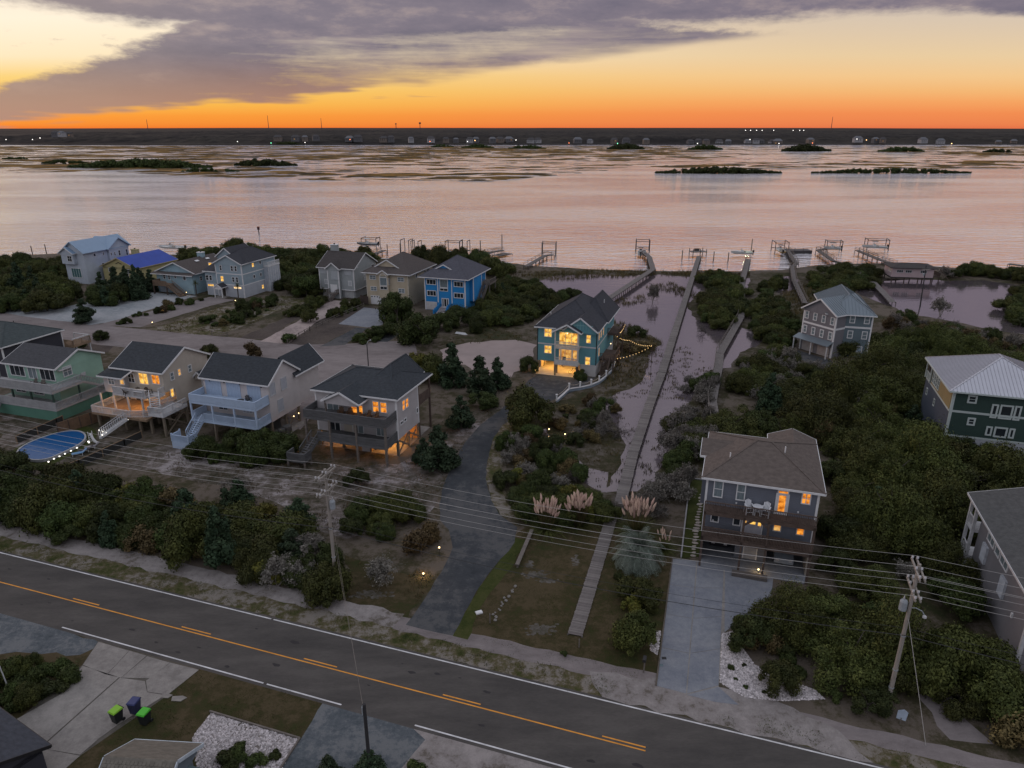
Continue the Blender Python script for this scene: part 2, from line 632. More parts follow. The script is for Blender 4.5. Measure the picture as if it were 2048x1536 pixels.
def strip(s0, s1, n0, n1):
    return [rp(s0, n0), rp(s1, n0), rp(s1, n1), rp(s0, n1)]


SHORE = [(-420, 232), (-164.99, 228.74), (-161.39, 238.24), (-150.35, 242.25), (-116.64, 239.23), (-83.72, 236.28), (-53.20, 233.40), (-20.13, 230.58), (-3.78, 223.37), (10.14, 217.40),
         (23.54, 213.31), (39.72, 210.93), (56.15, 210.93), (67.63, 209.37), (80.32, 211.72), (95.66, 219.92), (109.27, 222.50), (121.83, 222.50), (133.61, 215.75), (152.92, 210.93), (430, 190)]
gpts = [(-420, -60), (430, -60)] + ragged(SHORE, 5, 1.2, 3, False)[::-1]
sheet('ground', gpts, 0.0, M_GROUND)
# sandy rim falling into the water
_sh = ragged(SHORE, 5, 1.2, 3, False)
mb = MB()
for a, b in zip(_sh[:-1], _sh[1:]):
    mb.add([(a[0], a[1], 0.0), (b[0], b[1], 0.0), (b[0], b[1] + 2.5, -0.6), (a[0], a[1] + 2.5, -0.6)], [(0, 1, 2, 3)])
tag(mb.build('shore_bank', M_MARSHMUD), kind='structure')
mb = MB()
mb.add([(-9000, 120, -0.35), (9000, 120, -0.35), (9000, 9000, -0.35), (-9000, 9000, -0.35)], [(0, 1, 2, 3)])
tag(mb.build('sound_water', M_SOUND), kind='structure')

# ---- road
road = sheet('road', strip(-160, 190, -6.95, 0.28), 0.008, M_ROAD)
for (s0, s1) in ((-160, 32.3), (32.55, 190)):
    sheet('edge_line', strip(s0, s1, -0.06, 0.06), 0.013, M_PAINT_W, parent=road)
for (s0, s1) in ((16.0, 36.45), (36.75, 43.3), (49.3, 92.0), (100, 150)):
    sheet('edge_line', strip(s0, s1, -6.68, -6.56), 0.013, M_PAINT_W, parent=road)
sheet('centre_line', strip(-160, 65.3, -3.66, -3.55), 0.013, M_PAINT_Y, parent=road)
for k in range(-9, 6):
    s0 = 1.27 + k * 12.19
    sheet('centre_dash', strip(s0, s0 + 3.05, -3.36, -3.25), 0.013, M_PAINT_Y, parent=road)
_r = random.Random(5)
M_PATCHD = mat('tar_spot', (0.028, 0.026, 0.028), 0.8, 0.2)
for i in range(26):
    s0 = _r.uniform(0, 75); n0 = _r.choice((-5.6, -4.6, -1.8)) + _r.uniform(-0.5, 0.5)
    w = _r.uniform(0.08, 0.3)
    pts = [(rp(s0 + w * 1.6 * math.cos(t) * _r.uniform(0.6, 1.3), n0 + w * 0.7 * math.sin(t) * _r.uniform(0.6, 1.3))) for t in np.linspace(0, 2 * math.pi, 9)[:-1]]
    sheet('tar_spot', pts, 0.0125, M_PATCHD, parent=road)

# ---- far verge and sandy footpath
sheet('verge', ragged(strip(-160, 62.5, 0.15, 2.7), 1.2, 0.25, 4), 0.004, M_GRASSY)
sheet('verge', ragged(strip(62.0, 190, 0.2, 2.2), 1.2, 0.35, 5), 0.0045, M_GRASSY)
sheet('footpath', ragged(strip(-160, 43, 2.35, 4.3), 1.1, 0.22, 6), 0.012, M_PATH)
sheet('footpath', ragged(strip(42.9, 72, 2.25, 3.9), 1.1, 0.18, 7), 0.0122, M_STREET)
sheet('footpath', ragged(strip(71.8, 190, 1.9, 3.4), 1.3, 0.15, 8), 0.0124, M_STREET)
sheet('sandy_apron', ragged([rp(61.5, 0.3), rp(80, 0.3), rp(78, 2.6), rp(73, 4.2), rp(66, 3.6), rp(60, 2.6)], 1.0, 0.25, 9), 0.0145, M_PATH)
# dry open lot behind the left pole and before the front row
sheet('sand_lot', ragged([(-39.10, 77.09), (-50.72, 81.87), (-52.83, 87.18), (-40.07, 85.60), (-30.55, 84.83), (-24.53, 81.87), (-19.13, 80.46), (-14.20, 81.16), (-9.86, 88.81), (-6.99, 97.78), (-3.06, 103.95), (-1.07, 100.79), (-5.66, 87.18), (-8.39, 73.35), (-9.49, 67.76), (-14.04, 65.72), (-17.33, 63.77), (-20.42, 65.72), (-26.30, 71.03)], 2.0, 0.8, 10), 0.006, M_SAND)
sheet('sand_lot', ragged([(-16.72, 61.02), (-12.77, 58.46), (-6.81, 56.85), (-9.08, 51.06), (-14.45, 52.76), (-15.29, 54.56)], 1.2, 0.5, 11), 0.0061, M_LAWN)
sheet('sand_lot', ragged([(-76.19, 97.78), (-65.73, 94.01), (-52.83, 87.18), (-50.02, 81.16), (-56.89, 80.46), (-65.41, 81.87)], 2.0, 0.5, 12), 0.0062, M_SAND)

# ---- curved asphalt driveway to the teal house
drv = [(-5.01, 48.99), (-9.12, 50.40), (-7.92, 54.12), (-6.56, 59.30), (-6.06, 62.37), (-6.70, 65.72), (-7.85, 67.76), (-8.28, 71.03), (-8.14, 75.81), (-7.54, 81.16), (-6.38, 87.99), (-4.60, 94.01), (-1.81, 99.36),
       (0.48, 106.17), (2.88, 113.33), (4.89, 117.23), (14.17, 114.34), (11.12, 108.93), (7.20, 104.83), (3.92, 101.41), (1.19, 97.78), (-1.37, 94.01), (-2.67, 88.81), (-3.15, 82.60), (-3.18, 77.74), (-2.41, 72.17), (-1.33, 68.82), (0.59, 66.22), (0.31, 63.30), (-1.19, 60.15), (-2.78, 56.46), (-4.15, 52.07)]
sheet('driveway', ragged(drv, 1.2, 0.10, 13), 0.0175, M_DRIVE)
sheet('driveway_verge', ragged([(0.48, 106.17), (2.04, 103.95), (1.55, 96.81), (-0.42, 92.22), (-1.26, 85.60), (-1.15, 77.09), (-0.68, 71.60), (0.87, 67.76), (-1.33, 68.82), (-2.41, 72.17), (-3.18, 77.74), (-3.15, 82.60), (-2.67, 88.81), (-1.37, 94.01)], 1.0, 0.2, 14), 0.0125, M_GRASSY)
# lawn with the boardwalk
sheet('lawn', ragged([(-5.01, 48.99), (-4.15, 52.07), (-2.78, 56.46), (-1.19, 60.15), (0.58, 65.22), (2.22, 67.24), (9.60, 67.76), (16.27, 65.72), (15.98, 60.59), (11.04, 43.31), (5.02, 45.56), (-0.99, 47.59)], 1.4, 0.15, 15), 0.009, M_LAWN)
sheet('grass_edge', ragged([(-5.01, 48.99), (-4.15, 52.07), (-2.78, 56.46), (-1.19, 60.15), (0.31, 64.25), (1.45, 63.77), (0.30, 59.72), (-1.13, 56.46), (-2.45, 53.83), (-3.40, 50.40), (-3.72, 48.50)], 0.9, 0.18, 16), 0.0135, M_TURF)
M_BARE = patch_mat('bare_sand', [(0.055, 0.05, 0.032), (0.075, 0.068, 0.052), (0.10, 0.092, 0.08), (0.13, 0.12, 0.11)], scale=0.6, fine=2.5, mid=0.47)
for (c, a, b, n) in (((2.48, 49.88), .9, .5, 150), ((2.20, 57.65), .8, .4, 90), ((3.35, 56.69), .6, .3, 60), ((1.76, 59.30), .3, .4, 40), ((6.24, 60.15), .3, .6, 30), ((-12.43, 59.30), 1.6, .7, 80), ((-13.00, 54.56), 1.6, .5, 110)):
    bp_ = MB()
    for k in range(n):
        x, y, w = c[0] + _r.gauss(0, a * .6), c[1] + _r.gauss(0, b * .6), _r.uniform(.04, .19)
        m_ = 7
        bp_.add([(x + w * 1.4 * math.cos(t / m_ * 6.283) * _r.uniform(.6, 1.2), y + w * math.sin(t / m_ * 6.283) * _r.uniform(.6, 1.2), .0145 + k * .00002) for t in range(m_)], [tuple(range(m_))])
    tag(bp_.build('bare_patch', M_BARE), kind='structure')

# ---- blue-grey concrete driveway, poured in slabs
cd = empty('concrete_driveway')
cd['kind'] = 'structure'
mbx = MB()
A0, A1, A2, A3 = (11.00, 43.31), (15.89, 60.41), (25.98, 59.30), (23.98, 54.93)
def lerp(a, b, t): return (a[0] + (b[0] - a[0]) * t, a[1] + (b[1] - a[1]) * t)
def quadgrid(parent, name, c00, c10, c11, c01, nu, nv, gap, z0, z1, m):
    """slabs on a bilinear patch, c00-c10 along u, c00-c01 along v"""
    for i in range(nu):
        for j in range(nv):
            def q(u, v): return lerp(lerp(c00, c10, u), lerp(c01, c11, u), v)
            u0, u1, v0, v1 = i / nu + gap, (i + 1) / nu - gap, j / nv + gap, (j + 1) / nv - gap
            b = MB().prism([q(u0, v0), q(u1, v0), q(u1, v1), q(u0, v1)], z0, z1 + 0.004 * ((i * 3 + j * 5) % 3))
            b.build(name, m, parent)
quadgrid(cd, 'concrete_slab', A0, (13.15, 42.49), (18.22, 59.98), A1, 1, 4, 0.0016, 0.0, 0.030, M_CONCB)
quadgrid(cd, 'concrete_slab', (13.23, 42.49), (15.83, 43.31), (20.84, 59.64), (18.32, 59.98), 1, 4, 0.0016, 0.0, 0.034, M_CONCB)
MB().prism([(20.91, 59.55), (25.66, 59.21), (23.76, 54.56), (18.02, 49.43)], 0.0, 0.028).build('concrete_slab', M_CONCB, cd)
MB().prism([(13.20, 42.39), (15.80, 43.20), (16.80, 41.40), (15.13, 41.69)], 0.0, 0.024).build('concrete_slab', M_CONCB, cd)
sheet('joint_bed', [(11.05, 43.36), (15.92, 60.32), (25.61, 59.21), (23.72, 54.56), (18.03, 49.50), (15.82, 43.25), (16.77, 41.45), (15.14, 41.74), (13.18, 42.44)], 0.020, M_CONC, parent=cd)
MB().bar((*(15.94, 60.41), .05), (*(11.04, 43.31), .05), .12, .1).build('timber_edge', mat('edge_timber', (0.10, 0.085, 0.07), .9, .2, 3), cd)

# ---- near side of the road
sheet('gravel_shoulder', ragged([(-49.11, 53.83), (-42.68, 52.28), (-38.01, 49.62), (-33.95, 48.01), (-35.07, 46.70), (-39.31, 47.00), (-44.00, 46.70)], 1, .2, 17), 0.006, M_BLUEGRAVEL)
sheet('near_lawn', ragged([(-24.89, 45.18), (-19.44, 43.67), (-13.74, 41.65), (-15.51, 35.90), (-16.05, 33.50), (-29.42, 33.50), (-32.23, 35.90), (-29.28, 39.08), (-27.08, 41.89)], 1, .15, 18), 0.005, M_LAWN)
sheet('near_lawn', ragged([(-34.30, 47.89), (-33.42, 45.56), (-33.35, 42.39), (-34.84, 39.99), (-38.59, 38.21), (-45.24, 47.29), (-39.50, 47.29)], .8, .12, 19), 0.0052, M_LAWN)
sheet('gravel_drive', ragged([(-13.99, 41.89), (-12.36, 41.31), (-6.95, 39.53), (-5.76, 38.42), (-6.37, 34.97), (-7.66, 32.79), (-17.07, 32.79), (-15.51, 35.90)], 1, .12, 20), 0.0072, M_BLUEGRAVEL)
sheet('sandy_apron', ragged([(-7.31, 39.53), (-2.22, 37.78), (2.55, 36.14), (7.30, 34.22), (5.44, 32.11), (-7.55, 32.11), (-7.47, 35.74), (-6.08, 38.21)], 1, .2, 21), 0.0074, M_PATH)
od = empty('cracked_driveway')
od['kind'] = 'structure'
for pts in ([(-34.41, 48.25), (-31.33, 47.17), (-31.71, 44.47), (-34.18, 45.56)], [(-31.29, 47.17), (-29.61, 46.59), (-30.41, 44.15), (-31.67, 44.47)],
            [(-29.54, 46.53), (-27.35, 45.79), (-28.17, 44.09), (-30.37, 44.15)], [(-27.31, 45.79), (-24.71, 45.01), (-25.99, 42.39), (-27.65, 42.69), (-28.31, 43.83)],
            [(-34.15, 45.45), (-30.60, 44.20), (-32.60, 37.57), (-36.09, 38.64), (-36.28, 39.44), (-34.11, 42.39)],
            [(-30.49, 44.15), (-28.37, 43.77), (-27.66, 42.64), (-26.16, 42.34), (-28.27, 39.53), (-28.98, 38.21), (-29.48, 36.94), (-32.48, 37.48)],
            [(-36.03, 38.55), (-32.55, 37.48), (-29.44, 36.86), (-30.70, 33.50), (-33.88, 33.50)]):
    MB().prism(pts, 0.0, 0.032).build('concrete_slab', M_CONC, od)
sheet('joint_bed', [(-34.48, 48.37), (-24.71, 45.01), (-25.97, 42.34), (-29.44, 36.86), (-30.70, 33.50), (-33.88, 33.50), (-36.09, 38.64), (-34.22, 45.56)], 0.010, M_CRACK, parent=od)

# ---- street behind the front row, ends in a turning circle
street = [(-130.40, 157.55), (-108.10, 144.83), (-81.00, 133.86), (-55.22, 125.81), (-35.91, 113.33), (-30.70, 106.17), (-26.91, 110.85), (-21.30, 117.23), (-17.96, 128.92), (-19.63, 136.64), (-25.38, 136.28), (-32.07, 134.89), (-41.68, 133.86), (-55.25, 138.79), (-66.67, 141.75), (-81.45, 146.42), (-97.65, 152.23), (-118.30, 159.87), (-139.69, 169.81)]
sheet('street', ragged(street, 3, .25, 22), 0.014, M_STREET)
sheet('street_apron', ragged([(-41.78, 121.39), (-32.53, 113.33), (-29.69, 97.78), (-29.99, 92.22), (-37.99, 103.95)], 2, .2, 23), 0.0142, M_STREET)
sheet('pale_drive', ragged([(-118.30, 159.87), (-126.84, 172.48), (-107.03, 162.25), (-99.13, 183.95), (-91.14, 180.36), (-79.76, 176.90), (-83.55, 167.22), (-88.68, 150.95), (-91.35, 148.86)], 3, .3, 24), 0.0155, M_PALEDRIVE)
sheet('paved_drive', ragged([(-89.72, 148.86), (-82.39, 164.70), (-76.14, 175.78), (-68.62, 172.48), (-72.31, 166.21), (-79.52, 146.82)], 2, .2, 25), 0.0165, M_STREET)
sheet('sandy_drive', ragged([(-50.35, 136.28), (-47.08, 153.09), (-48.64, 167.22), (-48.12, 174.66), (-39.68, 170.34), (-39.33, 163.23), (-42.64, 153.09), (-44.34, 134.55)], 2, .2, 26), 0.0166, M_PINKSAND)
sheet('mulch_bed', ragged([(-55.25, 138.79), (-51.52, 153.09), (-48.22, 161.29), (-42.29, 158.47), (-36.09, 164.70), (-33.40, 166.21), (-35.07, 148.86), (-38.19, 135.58), (-40.51, 133.18), (-45.82, 134.55), (-44.86, 153.09), (-48.19, 153.09), (-49.70, 137.35)], 2, .3, 27), 0.0125, M_MULCH)
sheet('mulch_bed', ragged([(-44.14, 133.86), (-39.74, 148.04), (-35.97, 148.04), (-33.35, 146.82), (-37.49, 132.85), (-41.49, 133.18)], 2, .3, 28), 0.0135, M_MULCH)
sheet('pale_drive', ragged([(-37.75, 149.69), (-35.14, 164.70), (-29.16, 162.25), (-28.03, 148.86), (-30.89, 146.82)], 2, .05, 29), 0.0176, M_CONCB)
sheet('paved_drive', ragged([(-37.49, 132.85), (-33.35, 146.82), (-30.74, 146.02), (-32.83, 133.86)], 2, .1, 30), 0.0177, M_DRIVE)
sheet('paved_drive', ragged([(-28.87, 136.28), (-24.48, 146.82), (-22.17, 145.62), (-24.82, 135.93)], 2, .1, 31), 0.0178, M_DRIVE)
sheet('sandy_drive', ragged([(-23.16, 134.89), (-20.71, 140.25), (-18.89, 138.79), (-19.07, 133.86)], 2, .1, 32), 0.0179, M_PINKSAND)
sheet('dry_meadow', ragged([(-76.43, 144.83), (-69.33, 164.70), (-62.43, 172.48), (-53.11, 183.95), (-48.80, 172.48), (-54.33, 162.25), (-58.48, 144.83), (-60.90, 140.25)], 2, .4, 33), 0.0085, M_GRASSY)
sheet('mulch_bed', ragged([(-85.91, 133.86), (-85.51, 140.25), (-78.51, 136.64), (-76.88, 128.92), (-81.16, 128.92)], 2, .3, 34), 0.0086, M_MULCH)

# ---- wet sand west of the teal house, marsh and lagoons
sheet('wet_sand', ragged([(-13.84, 130.53), (-8.35, 135.58), (0.60, 137.35), (4.72, 133.86), (3.28, 122.83), (0.52, 117.23), (-1.99, 110.85), (-5.42, 113.33), (-8.46, 121.39), (-12.97, 121.39)], 2, .6, 35), 0.0095,
      mat('damp_sand', (0.27, 0.215, 0.205), 0.4, 0.15, 0.3, 0.1, 3.0))
sheet('marsh_flat', ragged([(-1.64, 88.81), (1.19, 97.78), (6.69, 102.88), (14.62, 110.85), (19.80, 130.53), (23.98, 153.09), (21.80, 172.48), (4.59, 178.04), (0.84, 196.93), (26.10, 209.37), (58.32, 207.83), (90.73, 207.83), (76.30, 172.48), (51.51, 130.53), (33.44, 103.95), (25.11, 81.16), (17.91, 71.03), (9.98, 71.03), (0.35, 74.56)], 3, .6, 36), 0.0105, M_MARSHMUD)
lag = [(7.51, 195.56), (12.37, 202.61), (22.66, 204.82), (30.96, 201.88), (43.00, 204.82), (52.65, 199.73), (51.80, 187.04), (41.65, 167.22), (40.86, 153.09), (46.19, 153.09), (48.74, 146.82), (53.94, 141.75), (48.76, 133.86), (43.33, 128.92), (39.03, 119.97), (34.92, 118.59), (31.42, 113.33), (28.34, 103.95), (22.70, 92.22), (19.99, 84.08), (17.36, 77.09), (14.72, 73.95), (10.32, 73.95), (13.18, 79.76), (15.57, 87.18), (15.40, 93.11), (13.83, 100.79), (17.03, 107.30), (20.85, 110.85), (23.46, 118.59), (26.52, 130.53), (29.59, 133.86), (28.44, 141.00), (23.33, 144.83), (22.65, 153.09), (21.07, 166.21), (15.84, 175.22), (9.99, 183.95)]
sheet('lagoon', ragged(lag, 1.8, .55, 37), 0.020, M_LAGOON)
for k, pts in enumerate(([(3.10, 91.87), (4.68, 92.57), (6.23, 88.81), (5.87, 86.07), (4.14, 87.99)], [(5.25, 83.33), (6.98, 84.83), (9.19, 80.46), (11.85, 79.08), (11.20, 73.95), (9.83, 74.81), (8.31, 77.74), (6.04, 80.46)],
             [(71.57, 196.93), (79.96, 202.61), (80.68, 196.93), (71.99, 180.95), (68.37, 178.04)], [(63.87, 196.93), (67.55, 199.73), (62.05, 183.95), (60.22, 187.04)],
             [(94.68, 196.93), (102.42, 195.56), (108.69, 196.93), (118.49, 196.93), (121.90, 195.56), (131.10, 196.93), (138.01, 188.95), (139.48, 172.48), (110.69, 133.86), (105.18, 141.75), (100.04, 146.82), (96.15, 153.09), (91.22, 158.47), (89.87, 169.81), (88.78, 178.04)])):
    sheet('lagoon', ragged(pts, 1.6, .5, 40 + k), 0.0205, M_LAGOON)
sheet('dark_yard', ragged([(54.87, 130.53), (58.49, 124.31), (58.45, 119.97), (54.89, 119.97), (52.62, 125.81)], 2, .2, 46), 0.0095, M_DRIVE)
sheet('shaded_lane', ragged([(30.52, 41.89), (32.72, 47.89), (34.21, 49.12), (33.70, 45.56), (32.74, 39.99), (33.50, 37.78), (30.62, 38.21)], 1, .2, 47), 0.0105, M_STREET)


# ================================================================== houses
def shingle(name, c, var=0.22):
    return mat(name, c, 0.9, var, 2.2, 0.5, 9.0, spec=0.15, sc3=(1, 1, 3))
def siding(name, c, rough=0.75):
    """lap siding: fine horizontal relief"""
    if name in MATS: return MATS[name]
    m = mat(name, c, rough, 0.09, 0.6, spec=0.25)
    t = m.node_tree
    tc = nd(t, 'ShaderNodeTexCoord')
    w = nd(t, 'ShaderNodeTexWave', wave_type='BANDS', bands_direction='Z', wave_profile='SAW')
    w.inputs['Scale'].default_value = 1.6
    w.inputs['Distortion'].default_value = 0.0
    t.links.new(tc.outputs['Object'], w.inputs[0])
    bp = nd(t, 'ShaderNodeBump')
    bp.inputs['Strength'].default_value = 0.5
    bp.inputs['Distance'].default_value = 0.02
    t.links.new(w.outputs[0], bp.inputs['Height'])
    t.links.new(bp.outputs[0], t.nodes['Principled BSDF'].inputs['Normal'])
    return m

WHITE = mat('white_trim', (0.62, 0.63, 0.65), 0.6, 0.08, 2.0)
OFFWHITE = mat('weathered_white', (0.46, 0.47, 0.49), 0.7, 0.15, 2.0)
WOODGREY = mat('weathered_wood', (0.13, 0.115, 0.105), 0.9, 0.3, 1.2, 0.4, 14.0, sc3=(1, 1, 6))
WOODBROWN = mat('brown_deck_wood', (0.085, 0.062, 0.052), 0.85, 0.25, 1.5, 0.3, 14.0)
WOODTAN = mat('tan_deck_wood', (0.21, 0.15, 0.10), 0.85, 0.22, 1.5, 0.3, 14.0)
PILEW = mat('pile_wood', (0.16, 0.135, 0.105), 0.9, 0.25, 2.0, 0.3, 10.0, sc3=(3, 3, .6))
GLASS = mat('dark_glass', (0.022, 0.028, 0.034), 0.08, 0.3, 0.8, spec=0.6)
GLASSB = mat('curtained_glass', (0.16, 0.20, 0.22), 0.15, 0.35, 2.5, spec=0.6, sc3=(4, 1, .4))
LIT_A = emit('amber_lit_pane', (1.0, 0.36, 0.045), 1.0, 0.45, 2.0)
LIT_Y = emit('yellow_lit_pane', (1.0, 0.60, 0.13), 1.15, 0.35, 1.6)
LIT_S = emit('soft_lit_pane', (1.0, 0.55, 0.16), 0.75, 0.3, 1.5)
LIT_W = emit('white_lit_pane', (1.0, 0.78, 0.42), 1.5, 0.15, 1.2)
BULB = emit('warm_bulb', (1.0, 0.70, 0.34), 5.0)
BULBW = emit('cool_bulb', (1.0, 0.95, 0.86), 16.0)
BLACK = mat('black_metal', (0.02, 0.02, 0.022), 0.5, 0.2)


class House:
    def __init__(s, name, label, o, th=-18.0, cat='house'):
        s.o = empty(name, (o[0], o[1], 0), R(th), label, cat)

    def part(s, name, mb, m, parent=None, label=None):
        o = mb.build(name, m, parent or s.o)
        if label: o['label'] = label
        return o

    def wall(s, x0, x1, y0, y1, z0, z1, m, name='wall'):
        return s.part(name, MB().box(x0, y0, z0, x1, y1, z1), m)

    def band(s, z, x0, x1, y0, y1, m, h=0.22, sides='fr', e=0.035):
        mb = MB()
        if 'f' in sides: mb.box(x0 - e, y0 - e, z, x1 + e, y0 + .02, z + h)
        if 'r' in sides: mb.box(x1 - .02, y0 + .021, z, x1 + e, y1, z + h)
        if 'l' in sides: mb.box(x0 - e, y0 + .021, z, x0 + .02, y1, z + h)
        return s.part('belly_band', mb, m)

    def corners(s, x0, x1, y0, y1, z0, z1, m, w=0.16, which=('fl', 'fr', 'br')):
        for k in which:
            x = x0 if k[1] == 'l' else x1
            y = y0 if k[0] == 'f' else y1
            e = 0.045
            sx = 1 if k[1] == 'l' else -1
            sy = 1 if k[0] == 'f' else -1
            s.part('corner_board', MB().box(x - sx * e, y - sy * e, z0, x + sx * w, y + sy * w, z1), m)

    def gable(s, x0, x1, y0, y1, ze, zr, axis, m, trim, wallm=None, ov=0.4, t=0.17, ends='fb', name='roof'):
        mb = MB(); tr = MB()
        if axis == 'x':
            ym = (y0 + y1) / 2
            mb.slab([[(x0, y0, ze), (x1, y0, ze), (x1, ym, zr), (x0, ym, zr)], [(x0, ym, zr), (x1, ym, zr), (x1, y1, ze), (x0, y1, ze)]], t)
            r = s.part(name, mb, m)
            for xx, k in ((x0, -1), (x1, 1)):
                for (ya, yb) in ((y0, ym), (y1, ym)):
                    tr.bar((xx + .025 * k, ya, ze - .12), (xx + .025 * k, yb, zr - .12), .05, .24)
            for yy, k in ((y0, -1), (y1, 1)): tr.bar((x0, yy + .025 * k, ze - .1), (x1, yy + .025 * k, ze - .1), .05, .2)
            if wallm:
                d = (zr - ze) / (ym - y0)
                for xx in (x0 + ov, x1 - ov - .12):
                    zb = ze - t - .02
                    g = MB().add([(xx + a, y, z) for a in (0, .12) for (y, z) in ((y0 + ov, zb - .3), (y1 - ov, zb - .3), (y1 - ov, zb + d * ov), (ym, zr - t - .02), (y0 + ov, zb + d * ov))],
                                 [(4, 3, 2, 1, 0), (5, 6, 7, 8, 9)] + [(i, (i + 1) % 5, 5 + (i + 1) % 5, 5 + i) for i in range(5)])
                    s.part('gable', g, wallm)
        else:
            xm = (x0 + x1) / 2
            mb.slab([[(x0, y0, ze), (xm, y0, zr), (xm, y1, zr), (x0, y1, ze)], [(xm, y0, zr), (x1, y0, ze), (x1, y1, ze), (xm, y1, zr)]], t)
            r = s.part(name, mb, m)
            for yy, k in ((y0, -1), (y1, 1)):
                if ('f' if k < 0 else 'b') not in ends: continue
                for (xa, xb) in ((x0, xm), (x1, xm)):
                    tr.bar((xa, yy + .025 * k, ze - .12), (xb, yy + .025 * k, zr - .12), .05, .24)
            for xx, k in ((x0, -1), (x1, 1)): tr.bar((xx + .025 * k, y0, ze - .1), (xx + .025 * k, y1, ze - .1), .05, .2)
            if wallm:
                d = (zr - ze) / (xm - x0)
                ys = ([y0 + ov] if 'f' in ends else []) + ([y1 - ov - .12] if 'b' in ends else [])
                for yy in ys:
                    zb = ze - t - .02
                    g = MB().add([(x, yy + a, z) for a in (0, .12) for (x, z) in ((x0 + ov, zb - .3), (x1 - ov, zb - .3), (x1 - ov, zb + d * ov), (xm, zr - t - .02), (x0 + ov, zb + d * ov))],
                                 [(0, 1, 2, 3, 4), (9, 8, 7, 6, 5)] + [((i + 1) % 5, i, 5 + i, 5 + (i + 1) % 5) for i in range(5)])
                    s.part('gable', g, wallm)
        s.part('fascia', tr, trim, r)
        return r

    def hip(s, x0, x1, y0, y1, ze, zr, m, trim, t=0.17, ins=None, r0=None, r1=None, axis=None, name='roof'):
        W, D = x1 - x0, y1 - y0
        axis = axis or ('x' if W >= D else 'y')
        xm, ym = (x0 + x1) / 2, (y0 + y1) / 2
        if axis == 'x':
            i0 = r0 if r0 is not None else (ins if ins is not None else D / 2)
            i1 = r1 if r1 is not None else (ins if ins is not None else D / 2)
            a, b = (x0 + i0, ym, zr), (x1 - i1, ym, zr)
            faces = [[(x0, y0, ze), (x1, y0, ze), b, a], [(x1, y0, ze), (x1, y1, ze), b], [(x1, y1, ze), (x0, y1, ze), a, b], [(x0, y1, ze), (x0, y0, ze), a]]
        else:
            i0 = r0 if r0 is not None else (ins if ins is not None else W / 2)
            i1 = r1 if r1 is not None else (ins if ins is not None else W / 2)
            a, b = (xm, y0 + i0, zr), (xm, y1 - i1, zr)
            faces = [[(x0, y0, ze), (x1, y0, ze), a], [(x1, y0, ze), (x1, y1, ze), b, a], [(x1, y1, ze), (x0, y1, ze), b], [(x0, y1, ze), (x0, y0, ze), a, b]]
        # merge ridge when a == b
        fs = []
        for f in faces:
            g = [f[0]]
            for p in f[1:]:
                if (Vector(p) - Vector(g[-1])).length > 1e-4: g.append(p)
            fs.append(g)
        r = s.part(name, MB().slab(fs, t), m)
        tr = MB()
        e = .025
        for (p, q) in (((x0, y0 - e), (x1, y0 - e)), ((x1 + e, y0), (x1 + e, y1)), ((x0, y1 + e), (x1, y1 + e)), ((x0 - e, y0), (x0 - e, y1))):
            tr.bar((*p, ze - .1), (*q, ze - .1), .05, .2)
        s.part('fascia', tr, trim, r)
        # ridge and hip caps
        cap = MB()
        for f in ((x0, y0, a), (x1, y0, b if axis == 'x' else a), (x1, y1, b), (x0, y1, a if axis == 'x' else b)):
            cap.bar((f[0], f[1], ze + .01), (f[2][0], f[2][1], zr + .01), .22, .04)
        if (Vector(a) - Vector(b)).length > .1: cap.bar((*a[:2], zr + .012), (*b[:2], zr + .012), .22, .04)
        s.part('ridge_cap', cap, m, r)
        return r

    def win(s, side, box, pos, glass=None, frame=None, cols=1, rows=2, fw=0.10, name='window', grow=1.0):
        a, z, w, h = box[0], box[1], box[2] * grow, box[3] * grow
        glass = glass or GLASS
        frame = frame or WHITE
        rot = {'f': 0.0, 'r': R(90), 'l': R(-90), 'b': R(180)}[side]
        loc = {'f': (a, pos, z), 'r': (pos, a, z), 'l': (pos, a, z), 'b': (a, pos, z)}[side]
        fr = MB()
        fr.box(-w / 2, -.07, h / 2 - fw, w / 2, .02, h / 2).box(-w / 2, -.09, -h / 2, w / 2, .02, -h / 2 + fw)
        fr.box(-w / 2, -.07, -h / 2 + fw, -w / 2 + fw, .02, h / 2 - fw).box(w / 2 - fw, -.07, -h / 2 + fw, w / 2, .02, h / 2 - fw)
        o = fr.build(name, frame, s.o)
        o.location = loc
        o.rotation_euler = (0, 0, rot)
        MB().box(-w / 2 + fw, -.03, -h / 2 + fw, w / 2 - fw, .0, h / 2 - fw).build('pane', glass, o)
        mu = MB()
        for i in range(1, cols):
            x = -w / 2 + w * i / cols
            mu.box(x - .035, -.055, -h / 2 + fw, x + .035, -.031, h / 2 - fw)
        for j in range(1, rows):
            zz = -h / 2 + h * j / rows
            mu.box(-w / 2 + fw, -.05, zz - .03, w / 2 - fw, -.0315, zz + .03)
        if mu.v: mu.build('muntin', frame, o)
        return o

    def door(s, side, a, z0, w, h, pos, m, frame=None, panes=None, name='door'):
        rot = {'f': 0.0, 'r': R(90), 'l': R(-90), 'b': R(180)}[side]
        loc = {'f': (a, pos, z0), 'r': (pos, a, z0), 'l': (pos, a, z0), 'b': (a, pos, z0)}[side]
        o = MB().box(-w / 2, -.035, 0, w / 2, .01, h).build(name, m, s.o)
        o.location = loc
        o.rotation_euler = (0, 0, rot)
        f = MB().box(-w / 2 - .1, -.07, 0, -w / 2, .015, h + .1).box(w / 2, -.07, 0, w / 2 + .1, .015, h + .1).box(-w / 2, -.07, h, w / 2, .015, h + .1)
        f.build('door_frame', frame or WHITE, o)
